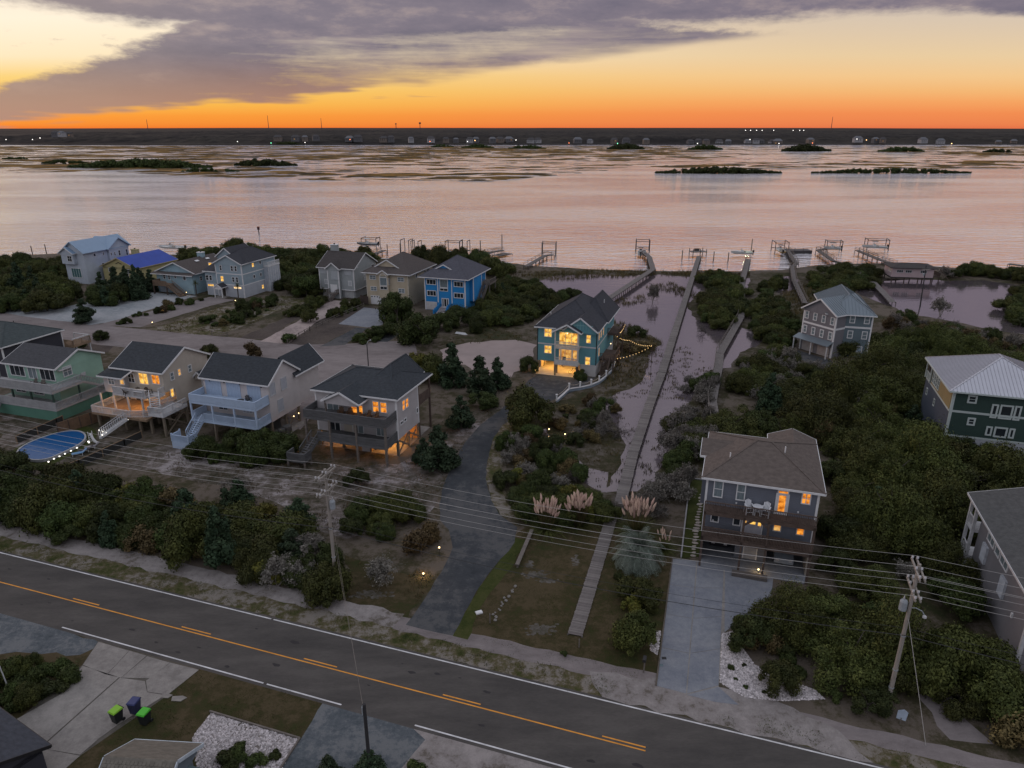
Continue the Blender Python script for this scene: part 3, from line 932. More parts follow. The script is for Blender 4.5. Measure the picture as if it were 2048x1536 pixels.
        for (x0, z1, x1, z2, g) in (panes or []):
            MB().box(x0 * w - w / 2, -.05, z1 * h, x1 * w - w / 2, -.03, z2 * h).build('pane', g, o)
        return o

    def garage(s, a, z0, w, h, pos, m, rows=4, windows=False):
        o = MB().box(-w / 2, -.02, 0, w / 2, .02, h).build('garage_door', m, s.o)
        o.location = (a, pos, z0)
        for j in range(rows):
            MB().box(-w / 2 + .04, -.05, h * j / rows + .03, w / 2 - .04, -.0205, h * (j + 1) / rows - .03).build('door_panel', m, o)
        if windows:
            for i in range(4):
                x = -w / 2 + w * (i + .5) / 4
                MB().box(x - w * .07, -.06, h * .82, x + w * .07, -.051, h * .93).build('pane', GLASS, o)
        return o

    def rail(s, p, q, z, m, h=1.0, bal=0.16, bw=0.045, name='railing', capw=.12, z1=None):
        """balustrade from p to q; z1 = floor height at q"""
        z1 = z if z1 is None else z1
        p, q = Vector((*p, z)), Vector((*q, z1))
        up = Vector((0, 0, h))
        mb = MB()
        mb.bar(p + up, q + up, capw, .06)
        mb.bar(p + Vector((0, 0, .12)), q + Vector((0, 0, .12)), .05, .08)
        L = (q - p).length
        n = max(1, int(L / bal))
        for i in range(n + 1):
            c = p.lerp(q, i / n)
            w = .09 if i % max(1, int(1.9 / bal)) == 0 else bw
            mb.bar(c + Vector((0, 0, .03)), c + Vector((0, 0, h - .02)), w, w)
        return s.part(name, mb, m)

    def deck(s, x0, x1, y0, y1, z, m, rails='flr', h=1.0, t=0.28, rm=None, bal=.16, bw=.045):
        rm = rm or m
        s.part('deck_floor', MB().box(x0, y0, z - t, x1, y1, z), m)
        if 'f' in rails: s.rail((x0 + .06, y0 + .06), (x1 - .06, y0 + .06), z, rm, h, bal, bw)
        if 'l' in rails: s.rail((x0 + .06, y0 + .1), (x0 + .06, y1 - .05), z, rm, h, bal, bw)
        if 'r' in rails: s.rail((x1 - .06, y0 + .1), (x1 - .06, y1 - .05), z, rm, h, bal, bw)

    def posts(s, pts, z0, z1, m, w=0.22, name='post'):
        for (x, y) in pts:
            s.part(name, MB().box(x - w / 2, y - w / 2, z0, x + w / 2, y + w / 2, z1), m)

    def brace(s, p, q, m, w=.08):
        s.part('brace', MB().bar(p, q, w, .2), m)

    def stairs(s, a, b, za, zb, w, m, rm=None, rails=True, h=.95):
        """flight from top centre a (height za) down to b (zb)"""
        A, B = Vector((*a, za)), Vector((*b, zb))
        n = max(2, int((za - zb) / .19))
        d = Vector((b[0] - a[0], b[1] - a[1], 0))
        run = d.length / n
        d.normalize()
        sd = Vector((-d.y, d.x, 0)) * (w / 2)
        mb = MB()
        for i in range(n):
            c = A.lerp(B, (i + .5) / n)
            mb.bar(c - sd, c + sd, run * 1.05, .06)
        st = s.part('stairs', mb, m)
        for k in (-1, 1):
            MB().bar(A + sd * k + Vector((0, 0, -.1)), B + sd * k + Vector((0, 0, -.1)), .07, .3).build('stringer', m, st)
            if rails:
                mb = MB()
                mb.bar(A + sd * k + Vector((0, 0, h)), B + sd * k + Vector((0, 0, h)), .1, .07)
                L = int((A - B).length / .3)
                for i in range(L + 1):
                    c = (A + sd * k).lerp(B + sd * k, i / max(1, L))
                    mb.bar(c, c + Vector((0, 0, h)), .05, .05)
                mb.build('stair_rail', rm or m, st)
        return st

    def lamp(s, loc, power, col=(1, .55, .18), r=.12, shade=True, name='lamp_bulb'):
        l = bpy.data.lights.new('lamp_light', 'POINT')
        l.energy = power
        l.color = col
        l.shadow_soft_size = r
        lo = bpy.data.objects.new('lamp_light', l)
        COL.objects.link(lo)
        lo.parent = s.o
        lo.location = loc
        if shade:
            o = MB().lathe([(.02, .06), (.08, .03), (.09, -.02), (.05, -.08)], (0, 0, 0), 8).build(name, BULB, s.o)
            o.location = (loc[0], loc[1], loc[2] + .16)
        return lo

    def chimney(s, x, y, z0, z1, w, d, m, capm=None):
        c = s.part('chimney', MB().box(x - w / 2, y - d / 2, z0, x + w / 2, y + d / 2, z1), m)
        MB().box(x - w / 2 - .08, y - d / 2 - .08, z1 + .002, x + w / 2 + .08, y + d / 2 + .08, z1 + .12).build('chimney_cap', capm or WHITE, c)
        MB().box(x - .15, y - .15, z1 + .122, x + .15, y + .15, z1 + .4).build('flue', BLACK, c)

    def vent(s, x, y, z, m=None):
        s.part('roof_vent', MB().tube((x, y, z - .3), (x, y, z + .35), .06, .06, 6), m or WHITE)


def seams(h, faces, spacing, m, parent):
    """standing seams running up each roof face; faces = (eave p, eave q, top a, top b) in local coordinates"""
    mb = MB()
    for (p, q, a, b) in faces:
        p, q, a, b = map(Vector, (p, q, a, b))
        L = (q - p).length
        n = int(L / spacing)
        ed = (q - p).normalized()
        ta, tb = (a - p).dot(ed), (b - p).dot(ed)
        for i in range(1, n):
            t = L * i / n
            base = p + ed * t
            if t < ta: top = p.lerp(a, t / ta)
            elif t > tb: top = q.lerp(b, (L - t) / max(1e-6, L - tb))
            else: top = a.lerp(b, (t - ta) / max(1e-6, tb - ta))
            # same along-eave coordinate
            mb.bar(base + Vector((0, 0, .03)), top + Vector((0, 0, .03)), .05, .07)
    o = mb.build('roof_seams', m, parent)
    o['kind'] = 'stuff'
    return o


# ------------------------------------------------------------------ grey hip-roofed house beside the concrete driveway
def house_grey():
    h = House('grey_house', 'slate grey house with brown hip roof and two front decks beside concrete driveway', (18.6, 60.6))
    SL = siding('slate_siding', (0.135, 0.150, 0.185))
    RB = shingle('brown_shingles', (0.105, 0.088, 0.080))
    h.wall(0, 10, 0, 10.6, 3.05, 9.0, SL)
    h.wall(-.55, 0.001, 5.6, 7.4, 3.05, 9.0, SL, 'side_bay')
    h.wall(3.3, 6.3, 1.2, 9, 0.03, 3.05, SL, 'stair_core')
    h.corners(0, 10, 0, 10.6, 3.06, 8.95, WHITE)
    r = h.hip(-.45, 10.45, -.4, 11.0, 9.05, 11.1, RB, WHITE, r0=4.75, r1=4.75, axis='x')
    h.gable(-.95, 3.0, 4.4, 8.4, 9.1, 10.2, 'x', RB, WHITE, SL, ov=.3)
    h.gable(5.6, 10.44, 7.2, 12.2, 9.06, 10.0, 'y', RB, WHITE, SL, ov=.3, ends='b')
    for (x, y, z) in ((1.9, 2.7, 10.2), (6.9, 4.2, 10.9)): h.vent(x, y, z)
    # windows of the upper floor
    for b in ((1.13, 7.86, 0.90, 1.79), (3.19, 7.86, 0.83, 1.76)):
        h.win('f', b, 0, GLASSB)
    for b in ((8.91, 8.16, 0.84, 1.19),): h.win('f', b, 0, LIT_A, cols=2)
    h.door('f', 6.9, 6.12, .98, 2.1, 0, WHITE, panes=[(.2, .12, .8, .95, LIT_A)])
    o = h.win('f', (6.9, 8.48, 1.0, .42), 0, LIT_A, rows=1, name='transom_window')
    for b in ((1.10, 4.73, 0.81, 0.96), (3.14, 4.72, 0.74, 0.95)): h.win('f', b, 0, GLASS, rows=1)
    for b in ((6.80, 4.75, 0.76, 0.91), (8.85, 4.73, 0.75, 0.96)): h.win('f', b, 0, LIT_S if b[0] < 8 else LIT_A, rows=1, frame=OFFWHITE)
    # arched triple entrance
    h.door('f', 4.55, 3.42, 1.75, 2.0, 0, mat('pale_door', (0.42, 0.42, 0.47), .6), panes=[(.03, .62, .2, .84, LIT_S), (.36, .62, .66, .90, LIT_Y), (.80, .58, .96, .86, LIT_Y)])
    for x in (.95, 2.9, 5.3, 8.4):
        h.part('wall_light', MB().box(x - .07, -.12, 5.0 + (2.2 if x in (2.9, 8.4) else 0) - .6, x + .07, 0, 5.12 + (2.2 if x in (2.9, 8.4) else 0) - .6), WHITE)
    # decks
    h.deck(.05, 10.0, -1.5, -.0, 6.1, WOODBROWN, 'f', 1.05, .35, bal=.15)
    h.deck(.05, 10.0, -1.5, -.0, 3.4, WOODBROWN, 'f', 1.0, .45, bal=.13, bw=.07)
    for x in (.15, 3.75, 5.95, 9.85):
        h.posts([(x, -1.4)], 0.03, 6.05, WOODBROWN, .2)
    h.posts([(.12, -.12)], 0.03, 3.0, mat('dark_post', (.03, .03, .035)), .26, 'pile')
    for x in (3.75, 5.95): h.brace((x, -1.4, 5.2), (x + (.7 if x < 5 else -.7), -1.4, 5.75), WOODBROWN)
    # ground level
    h.wall(.05, .2, 0, 10.4, .03, 3.04, mat('garage_wall', (.30, .27, .24)), 'garage_wall')
    h.wall(9.8, 9.95, 0, 10.4, .03, 3.04, mat('garage_wall', (.30, .27, .24)), 'garage_wall')
    h.part('floor_slab', MB().box(.05, -1.45, 0.0, 9.95, 10.4, .045), M_CONCB)
    h.door('f', 4.75, .06, 1.15, 2.15, 1.2, mat('grey_door', (.30, .31, .34), .6))
    # white porch corner light at right
    h.part('wall_light', MB().box(9.55, -.16, 5.1, 9.75, 0, 5.5), WHITE)
    # low planter in front of the stair core
    h.part('planter', MB().box(3.2, -2.3, 0, 6.4, -1.6, .35), mat('planter_stone', (.10, .09, .085)))
    return h
house_grey()


# ------------------------------------------------------------------ weathered grey house with amber light under it
def house_weathered():
    h = House('weathered_house', 'pale grey stilt house with two weathered decks and amber light underneath', (-25.9, 87.35))
    SD = siding('pale_grey_siding', (0.40, 0.385, 0.40))
    RD_ = shingle('charcoal_shingles', (0.040, 0.046, 0.054))
    DK = mat('silvered_deck', (0.10, 0.102, 0.108), .9, .3, 1.1, .4, 14, sc3=(1, 1, 5))
    h.wall(0, 11.8, 0, 6.3, 2.25, 7.95, SD)
    h.wall(0, 10.0, 6.3, 10.0, 2.25, 7.95, SD)
    h.corners(0, 11.8, 0, 6.3, 2.26, 7.9, WHITE)
    h.hip(-.4, 12.2, -.4, 10.4, 8.05, 9.85, RD_, WHITE, r0=4.0, r1=4.0, axis='x')
    h.hip(5.6, 10.8, 1.2, 10.8, 8.06, 10.5, RD_, WHITE, r0=4.6, r1=.3, axis='y')
    # porch gable over the upper deck
    h.gable(2.3, 7.8, -2.3, 4.0, 7.55, 8.95, 'y', RD_, WHITE, SD, ov=.3, ends='f')
    h.posts([(2.7, -1.9), (7.4, -1.9)], 5.55, 7.4, WOODGREY, .2)
    # rear screened porch
    h.part('porch_screen', MB().box(11.72, 6.4, 4.9, 11.78, 10.1, 6.0), WOODBROWN)
    h.posts([(11.7, 6.5), (11.7, 10.2)], .0, 7.9, WOODBROWN, .24, 'pile')
    h.part('deck_floor', MB().box(10.0, 6.31, 4.6, 11.8, 10.2, 4.85), WOODBROWN)
    # windows
    for b in ((8.88, 6.59, 0.97, 1.56), (10.00, 6.60, 1.00, 1.51)): h.win('f', b, 0, LIT_A)
    h.win('f', (2.57, 6.04, 1.79, 1.63), 0, GLASSB, cols=2, rows=1, name='sliding_door')
    h.win('f', (6.11, 5.91, 1.82, 1.32), 0, LIT_A, cols=2, rows=1, name='sliding_door')
    for b in ((2.63, 3.07, 1.66, 1.36), (6.07, 3.13, 1.68, 1.30), (9.38, 3.10, 1.37, 1.18)): h.win('f', b, 0, GLASSB if b[0] > 4 else GLASS, cols=2, rows=1, name='sliding_door')
    h.part('wall_panel', MB().box(4.0, -.06, 2.3, 5.6, 0, 4.3), siding('cream_panel', (.40, .36, .31)))
    for b in ((1.94, 6.42, 0.83, 1.40), (2.92, 6.37, 0.85, 1.31)): h.win('r', b, 11.8, LIT_A)
    for b in ((1.14, 4.27, 0.83, 0.50), (2.18, 4.27, 0.74, 0.51), (5.84, 4.19, 0.59, 0.84)): h.win('r', b, 11.8, GLASS, rows=1 if b[3] < 1 else 2)
    # decks
    h.deck(.1, 11.8, -3.2, 0, 5.4, DK, 'flr', 1.0, .3, bal=.11, bw=.085)
    h.deck(1.9, 11.8, -3.2, 0, 2.55, DK, 'fr', 1.0, .3, bal=.11, bw=.085)
    h.posts([(.3, -3.1), (3.8, -3.1), (7.6, -3.1), (11.68, -3.1)], 0, 5.3, WOODGREY, .26)
    # stairs with landing
    h.stairs((1.5, -3.0), (1.1, -5.4), 2.55, 1.0, 1.2, DK)
    h.deck(-.3, 2.3, -7.0, -5.4, 1.0, DK, 'flr', .95, .25, bal=.12, bw=.08)
    h.posts([(-.2, -6.9), (2.2, -6.9), (2.2, -5.5)], 0, .9, WOODGREY, .2)
    # ground level: slab, piles, lit timber wall and crossed braces
    h.part('floor_slab', MB().box(.1, -.1, 0, 11.7, 10, .03), M_CONC)
    TIM = siding('amber_timber', (.42, .26, .12))
    h.wall(7.6, 7.75, .2, 6.2, .03, 2.24, TIM, 'timber_wall')
    h.wall(7.75, 11.6, 5.9, 6.05, .03, 2.24, TIM, 'timber_wall')
    h.wall(6.4, 7.6, -.05, .1, .03, 2.24, SD, 'storage_wall')
    h.wall(1.6, 3.4, 2.2, 2.35, .03, 2.24, TIM, 'timber_wall')
    h.wall(3.6, 6.0, 3.0, 3.15, .03, 2.24, mat('painted_void', (.015, .015, .018)), 'storage_wall')  # wall coloured near black to stand for the darkness under the house
    for x in (.2, 3.6, 7.6, 11.65):
        for y in (.15, 3.2, 6.15): h.posts([(x, y)], 0, 2.25, PILEW, .28, 'pile')
    for (y0, y1) in ((.2, 3.1), (3.2, 6.1)):
        h.brace((11.72, y0, .3), (11.72, y1, 2.1), WOODGREY); h.brace((11.76, y1, .3), (11.76, y0, 2.1), WOODGREY)
    h.brace((8.2, .1, .4), (11.5, .1, 2.0), WOODGREY)
    h.lamp((9.6, 2.6, 2.0), 420, (1, .42, .08))
    h.lamp((2.5, 1.0, 2.0), 110, (1, .40, .08))
    return h
house_weathered()


# ------------------------------------------------------------------ white house with powder blue decks
def house_white():
    h = House('white_house', 'white stilt house with powder blue decks, closed shutters and charcoal gable roof', (-42.7, 92.4))
    SD = siding('white_siding', (0.50, 0.47, 0.475))
    BL = mat('powder_blue_paint', (0.38, 0.48, 0.63), .65, .08, 1.0)
    RD_ = shingle('charcoal_shingles', (0.040, 0.046, 0.054))
    h.wall(0, 10.6, 0, 6.8, 2.5, 7.9, SD)
    h.wall(6.6, 10.2, 6.8, 12.5, 2.5, 7.2, SD)
    h.gable(-.35, 10.95, -.45, 7.0, 7.95, 10.5, 'x', RD_, WHITE, SD, ov=.36)
    h.gable(6.2, 11.0, 5.6, 13.0, 7.35, 9.9, 'y', RD_, WHITE, SD, ov=.36, ends='b')
    SH = mat('shutter_blue', (0.33, 0.42, 0.56), .6, .06, 3)
    for b in ((1.66, 6.47, 2.55, 2.20), (4.95, 6.45, 2.21, 2.18), (8.25, 6.55, 2.11, 2.11)):
        o = h.win('f', b, 0, SH, frame=BL, cols=4, rows=1, name='storm_shutter')
    for b in ((0.82, 7.03, 1.27, 1.85), (3.36, 6.99, 1.34, 1.80), (2.18, 4.21, 1.32, 1.85)):
        h.win('r', b, 10.6, mat('pale_shutter', (.36, .38, .44), .6, .06, 3), frame=OFFWHITE, cols=4, rows=1, name='storm_shutter')
    for x in (1.2, 3.6, 6.1, 9.6): h.part('eave_light', MB().box(x - .06, -.2, 7.45, x + .06, -.05, 7.6), BLACK)
    h.win('f', (2.8, 4.3, 1.6, 1.9), 0, GLASS, cols=2, rows=1, name='sliding_door')
    h.win('f', (6.8, 4.3, 1.6, 1.9), 0, mat('pale_shutter', (.36, .38, .44)), cols=3, rows=1, name='storm_shutter')
    h.deck(-.1, 10.5, -3.0, 0, 5.45, BL, 'flr', 1.0, .3, bal=.10, bw=.085)
    h.deck(-.1, 10.5, -3.0, 0, 2.85, BL, 'lr', 1.0, .32, bal=.12, bw=.06)
    h.rail((2.0, -2.94), (10.4, -2.94), 2.85, BL, 1.0, .12, .06)
    h.rail((0, -2.94), (.5, -2.94), 2.85, BL, 1.0, .12, .06)
    h.posts([(.02, -2.9), (3.5, -2.9), (7.0, -2.9), (10.38, -2.9)], 2.86, 5.2, BL, .2)
    h.posts([(.02, -2.85), (3.5, -2.85), (7.0, -2.85), (10.38, -2.85)], 0, 2.55, PILEW, .28, 'pile')
    h.stairs((1.25, -3.05), (1.0, -5.0), 2.85, 1.0, 1.25, BL)
    h.part('landing', MB().box(-.6, -6.6, .0, 2.2, -5.0, 1.0), BL)
    for (p, q) in (((-.55, -6.55), (2.15, -6.55)), ((-.55, -6.5), (-.55, -5.1)), ((2.15, -6.5), (2.15, -5.1))): h.rail(p, q, 1.0, BL, .9, .14, .07)
    for (x, y) in ((-.55, -6.55), (2.15, -6.55), (2.15, -5.05), (-.55, -5.05)): h.posts([(x, y)], 1.0, 2.1, BL, .16)
    for x in (.3, 3.6, 7.0, 10.3):
        for y in (.2, 3.4, 6.5): h.posts([(x, y)], 0, 2.5, PILEW, .3, 'pile')
    h.wall(.6, 9.6, 3.0, 3.1, 0, 2.48, mat('lattice_grey', (.12, .12, .12)), 'skirt_wall')
    h.part('floor_slab', MB().box(6.5, -.2, 0, 11.6, 6.5, .05), M_CONC)
    for (y, r) in ((1.3, .5), (2.6, .62)):
        h.part('air_conditioner', MB().lathe([(r, 0), (r, .85), (r * .9, .95), (r * .3, .98)], (10.9, y, .05), 12), mat('unit_grey', (.09, .09, .09)))
    for (y0, y1) in ((3.5, 6.3),):
        h.brace((10.45, y0, .2), (10.45, y1, 2.3), PILEW); h.brace((10.5, y1, .2), (10.5, y0, 2.3), PILEW)
    for y in (4.6, 5.8): h.part('lamp_bulb', MB().lathe([(.03, -.07), (.08, 0), (.03, .07)], (10.75, y, 1.6), 8), BULB)
    return h
house_white()


# ------------------------------------------------------------------ cream house with glowing porch
def house_cream():
    h = House('cream_house', 'cream stilt house with glowing orange lower porch and lit living room windows', (-58.1, 96.8))
    SD = siding('cream_siding', (0.42, 0.385, 0.34))
    SG = siding('grey_porch_siding', (0.36, 0.37, 0.39))
    RD_ = shingle('charcoal_shingles', (0.040, 0.046, 0.054))
    h.wall(1.0, 9.6, 0, 9.0, 5.0, 7.9, SD)
    h.wall(1.0, 9.6, 1.9, 9.0, 2.4, 5.0, SD)
    h.wall(-.3, 3.3, -.9, 1.2, 4.4, 6.9, SG, 'sunroom')
    h.gable(.6, 10.0, -.4, 9.4, 8.05, 10.55, 'x', RD_, WHITE, SD, ov=.36)
    # lower skirt of roof over the sunroom
    sk = MB().slab([[(-.9, -1.4, 6.95), (3.6, -1.4, 6.95), (4.8, .2, 8.3), (1.2, 2.6, 8.9)], [(-.9, -1.4, 6.95), (1.2, 2.6, 8.9), (.6, 4.5, 9.0), (-.9, 4.5, 7.1)]], .15)
    h.part('lower_roof', sk, RD_)
    h.part('fascia', MB().bar((-.9, -1.43, 6.85), (3.6, -1.43, 6.85), .05, .2).bar((3.6, -1.43, 6.85), (4.8, -.43, 7.9), .05, .2).bar((-.93, -1.4, 6.85), (-.93, 4.5, 7.0), .05, .2), WHITE)
    # sunroom and living room glazing
    for b in ((1.16, 6.26, 1.21, 1.33),): h.win('f', b, -.9, GLASSB, cols=2)
    h.win('f', (3.14, 6.53, 0.82, 1.43), -.9, LIT_S, rows=2)
    for b, g in (((3.98, 6.63, 1.20, 1.43), GLASS), ((6.21, 6.77, 1.68, 1.74), LIT_Y), ((8.37, 6.88, 1.47, 1.46), LIT_A)):
        h.win('f', b, 0, g, cols=2, rows=2 if b[2] < 1.4 else 1)
    for b, g in (((1.72, 6.93, 0.74, 1.20), GLASSB), ((3.15, 7.05, 0.63, 1.07), LIT_S), ((5.25, 6.97, 0.75, 1.14), GLASSB)): h.win('r', b, 9.6, g)
    h.win('r', (1.2, 4.6, .7, 1.3), 9.62, LIT_Y, rows=1)
    # side porch roof over rear stairs
    h.gable(9.55, 11.2, 5.6, 8.2, 5.6, 6.4, 'y', RD_, WHITE, SD, ov=.2)
    h.posts([(11.0, 5.8), (11.0, 8.0)], 2.4, 5.5, OFFWHITE, .16)
    # upper deck and stairs down along the right
    h.deck(2.4, 8.2, -2.2, 0, 4.95, OFFWHITE, 'f', 1.0, .3, bal=.12, bw=.07)
    h.deck(8.2, 9.6, -1.2, 0, 4.95, OFFWHITE, 'r', 1.0, .3)
    h.stairs((8.9, -1.3), (10.6, -3.1), 4.95, 3.3, 1.2, OFFWHITE)
    h.deck(9.6, 12.2, -3.6, 1.0, 3.2, OFFWHITE, 'flr', 1.0, .3)
    # lower porch
    h.part('deck_floor', MB().box(-.2, -3.9, 2.05, 9.4, 1.9, 2.35), WOODTAN)
    for (p, q) in (((-.1, -3.85), (6.6, -3.85)), ((-.15, -3.8), (-.15, 1.8)), ((9.3, -2.7), (9.3, 1.8)), ((6.6, -3.85), (9.3, -2.9))): h.rail(p, q, 2.35, OFFWHITE, 1.0, .14, .05)
    for x in (0, 2.4, 4.9, 7.4): h.posts([(x, -2.1)], 2.36, 4.64, OFFWHITE, .2)
    h.win('f', (4.3, 3.55, 1.1, 1.8), 1.9, GLASS, cols=2, rows=1, name='sliding_door')
    h.door('f', 2.6, 2.36, 1.0, 2.0, 1.9, mat('dark_door', (.05, .045, .04)))
    h.lamp((5.2, -.6, 4.35), 260, (1, .45, .12))
    h.lamp((1.6, -1.4, 4.1), 70, (1, .42, .1))
    h.lamp((6.6, -1.6, 7.2), 14, (1, .6, .25), shade=False)
    h.part('ceiling_panel', MB().box(2.4, -2.1, 4.62, 8.2, 1.88, 4.64), WOODTAN)
    h.stairs((6.2, -4.0), (3.4, -6.4), 2.35, .1, 1.2, OFFWHITE)
    for x in (0, 2.4, 4.9, 7.4, 9.4):
        for y in (-3.1, .2, 3.5): h.posts([(x, y)], 0, 2.05, PILEW, .3, 'pile')
    for y in (1.0, 4.4, 8.0): h.posts([(11.9, y)], 0, 2.9 if y < 1.5 else 2.2, PILEW, .28, 'pile')
    h.brace((11.95, -3.2, .2), (11.95, 1.0, 2.8), PILEW); h.brace((12.0, 1.0, .2), (12.0, -3.2, 2.8), PILEW)
    h.posts([(11.9, -3.3)], 0, 2.9, PILEW, .28, 'pile')
    h.brace((9.65, .2, .2), (9.65, 4.2, 2.3), PILEW); h.brace((9.7, 4.2, .2), (9.7, .2, 2.3), PILEW)
    return h
house_cream()


# ------------------------------------------------------------------ mint green house
def house_mint():
    h = House('mint_house', 'mint green house with wrap-around pale decks and dark gable roof', (-76., 101.5))
    SD = siding('mint_siding', (0.26, 0.42, 0.345))
    SKIRT = siding('green_skirt', (0.085, 0.20, 0.155))
    RD_ = shingle('dark_shingles', (0.055, 0.058, 0.066))
    PD = mat('pale_deck', (0.30, 0.31, 0.325), .8, .15, 1.2)
    h.wall(-.4, 9.4, 0, 8.1, .0, 6.9, SD)
    h.gable(-.85, 9.85, -.4, 8.5, 7.05, 8.95, 'x', RD_, WHITE, SD, ov=.4)
    for b in ((1.85, 5.99, 2.98, 1.85), (7.77, 5.94, 2.88, 1.88)): h.win('f', b, 0, GLASS, cols=3, rows=1, name='sliding_door')
    h.win('f', (4.84, 5.87, 1.74, 1.84), 0, GLASSB, cols=2, rows=1, name='sliding_door')
    h.win('r', (1.92, 6.03, 1.69, 1.70), 9.4, GLASSB, cols=2, grow=.9)
    h.part('window_hood', MB().box(9.4, .3, 6.5, 9.9, 2.4, 6.65), OFFWHITE)
    for x in (1.6, 5.2): h.win('f', (x, 3.3, 2.0, 1.7), 0, GLASS, cols=2, rows=1, name='sliding_door')
    h.deck(-2.0, 11.6, -2.9, 0, 4.55, PD, 'fl', 1.05, .32, bal=.10, bw=.085)
    h.part('deck_floor', MB().box(9.4, .001, 4.23, 11.6, 2.2, 4.55), PD)
    h.rail((11.54, -2.8), (11.54, 2.1), 4.55, PD, 1.05, .2, .06)
    h.stairs((10.8, 2.3), (10.8, 6.3), 4.55, 2.4, 1.3, PD)
    h.deck(9.4, 11.9, 6.4, 9.4, 2.3, PD, 'r', 1.0, .3)
    h.stairs((10.8, 9.4), (10.8, 11.6), 2.3, .8, 1.3, PD)
    h.part('skirt_wall', MB().box(-2.0, -2.85, 0, 11.55, 6.2, 1.6), SKIRT)
    h.part('skirt_wall', MB().box(9.4, 6.21, 0, 11.8, 9.3, 1.95), SKIRT)
    h.deck(-1.0, 11.7, -2.95, -.001, 1.9, PD, 'f', 1.0, .29, bal=.10, bw=.085)
    h.part('deck_floor', MB().box(9.41, 0, 1.61, 11.7, 6.2, 1.9), PD)
    h.rail((11.64, -2.85), (11.64, 6.1), 1.9, PD, 1.0, .2, .06)
    h.posts([(.4, -2.75), (3.6, -2.75), (7.2, -2.75), (11.4, -2.75), (11.4, 1.6)], 1.9, 4.25, mat('dark_green_post', (.03, .06, .05)), .2)
    h.stairs((.2, -3.0), (2.2, -6.2), 1.9, .05, 1.2, PD)
    h.part('wall_vent', MB().box(9.4, 4.0, 4.5, 9.5, 4.8, 5.0), OFFWHITE)
    return h
house_mint()


# ------------------------------------------------------------------ dark house cut by the left edge
def house_dark():
    h = House('navy_house', 'dark house with slate green hipped roof behind the mint green house', (-97.9, 116.4))
    SD = siding('navy_siding', (0.045, 0.047, 0.060))
    RD_ = shingle('slate_shingles', (0.055, 0.068, 0.072))
    h.wall(0.4, 14.0, .4, 11.6, 0, 6.0, SD)
    h.hip(0, 14.4, 0, 12, 6.1, 8.6, RD_, WHITE, r0=6, r1=6, axis='x')
    h.corners(.4, 14, .4, 11.6, 0, 5.9, WHITE, which=('fr', 'br'))
    h.deck(12.4, 16.2, 11.6, 15.4, 3.2, WOODTAN, 'fr', 1.0, .3)
    h.posts([(12.5, 15.2), (16.0, 15.2), (16.0, 11.8)], 0, 4.3, OFFWHITE, .18)
    h.part('pergola_beam', MB().bar((12.4, 15.2, 4.4), (16.2, 15.2, 4.4), .14, .16).bar((16.0, 15.2, 4.41), (16.0, 11.7, 4.41), .14, .16), OFFWHITE)
    h.vent(8.5, 7.5, 8.0, BLACK)
    return h
house_dark()


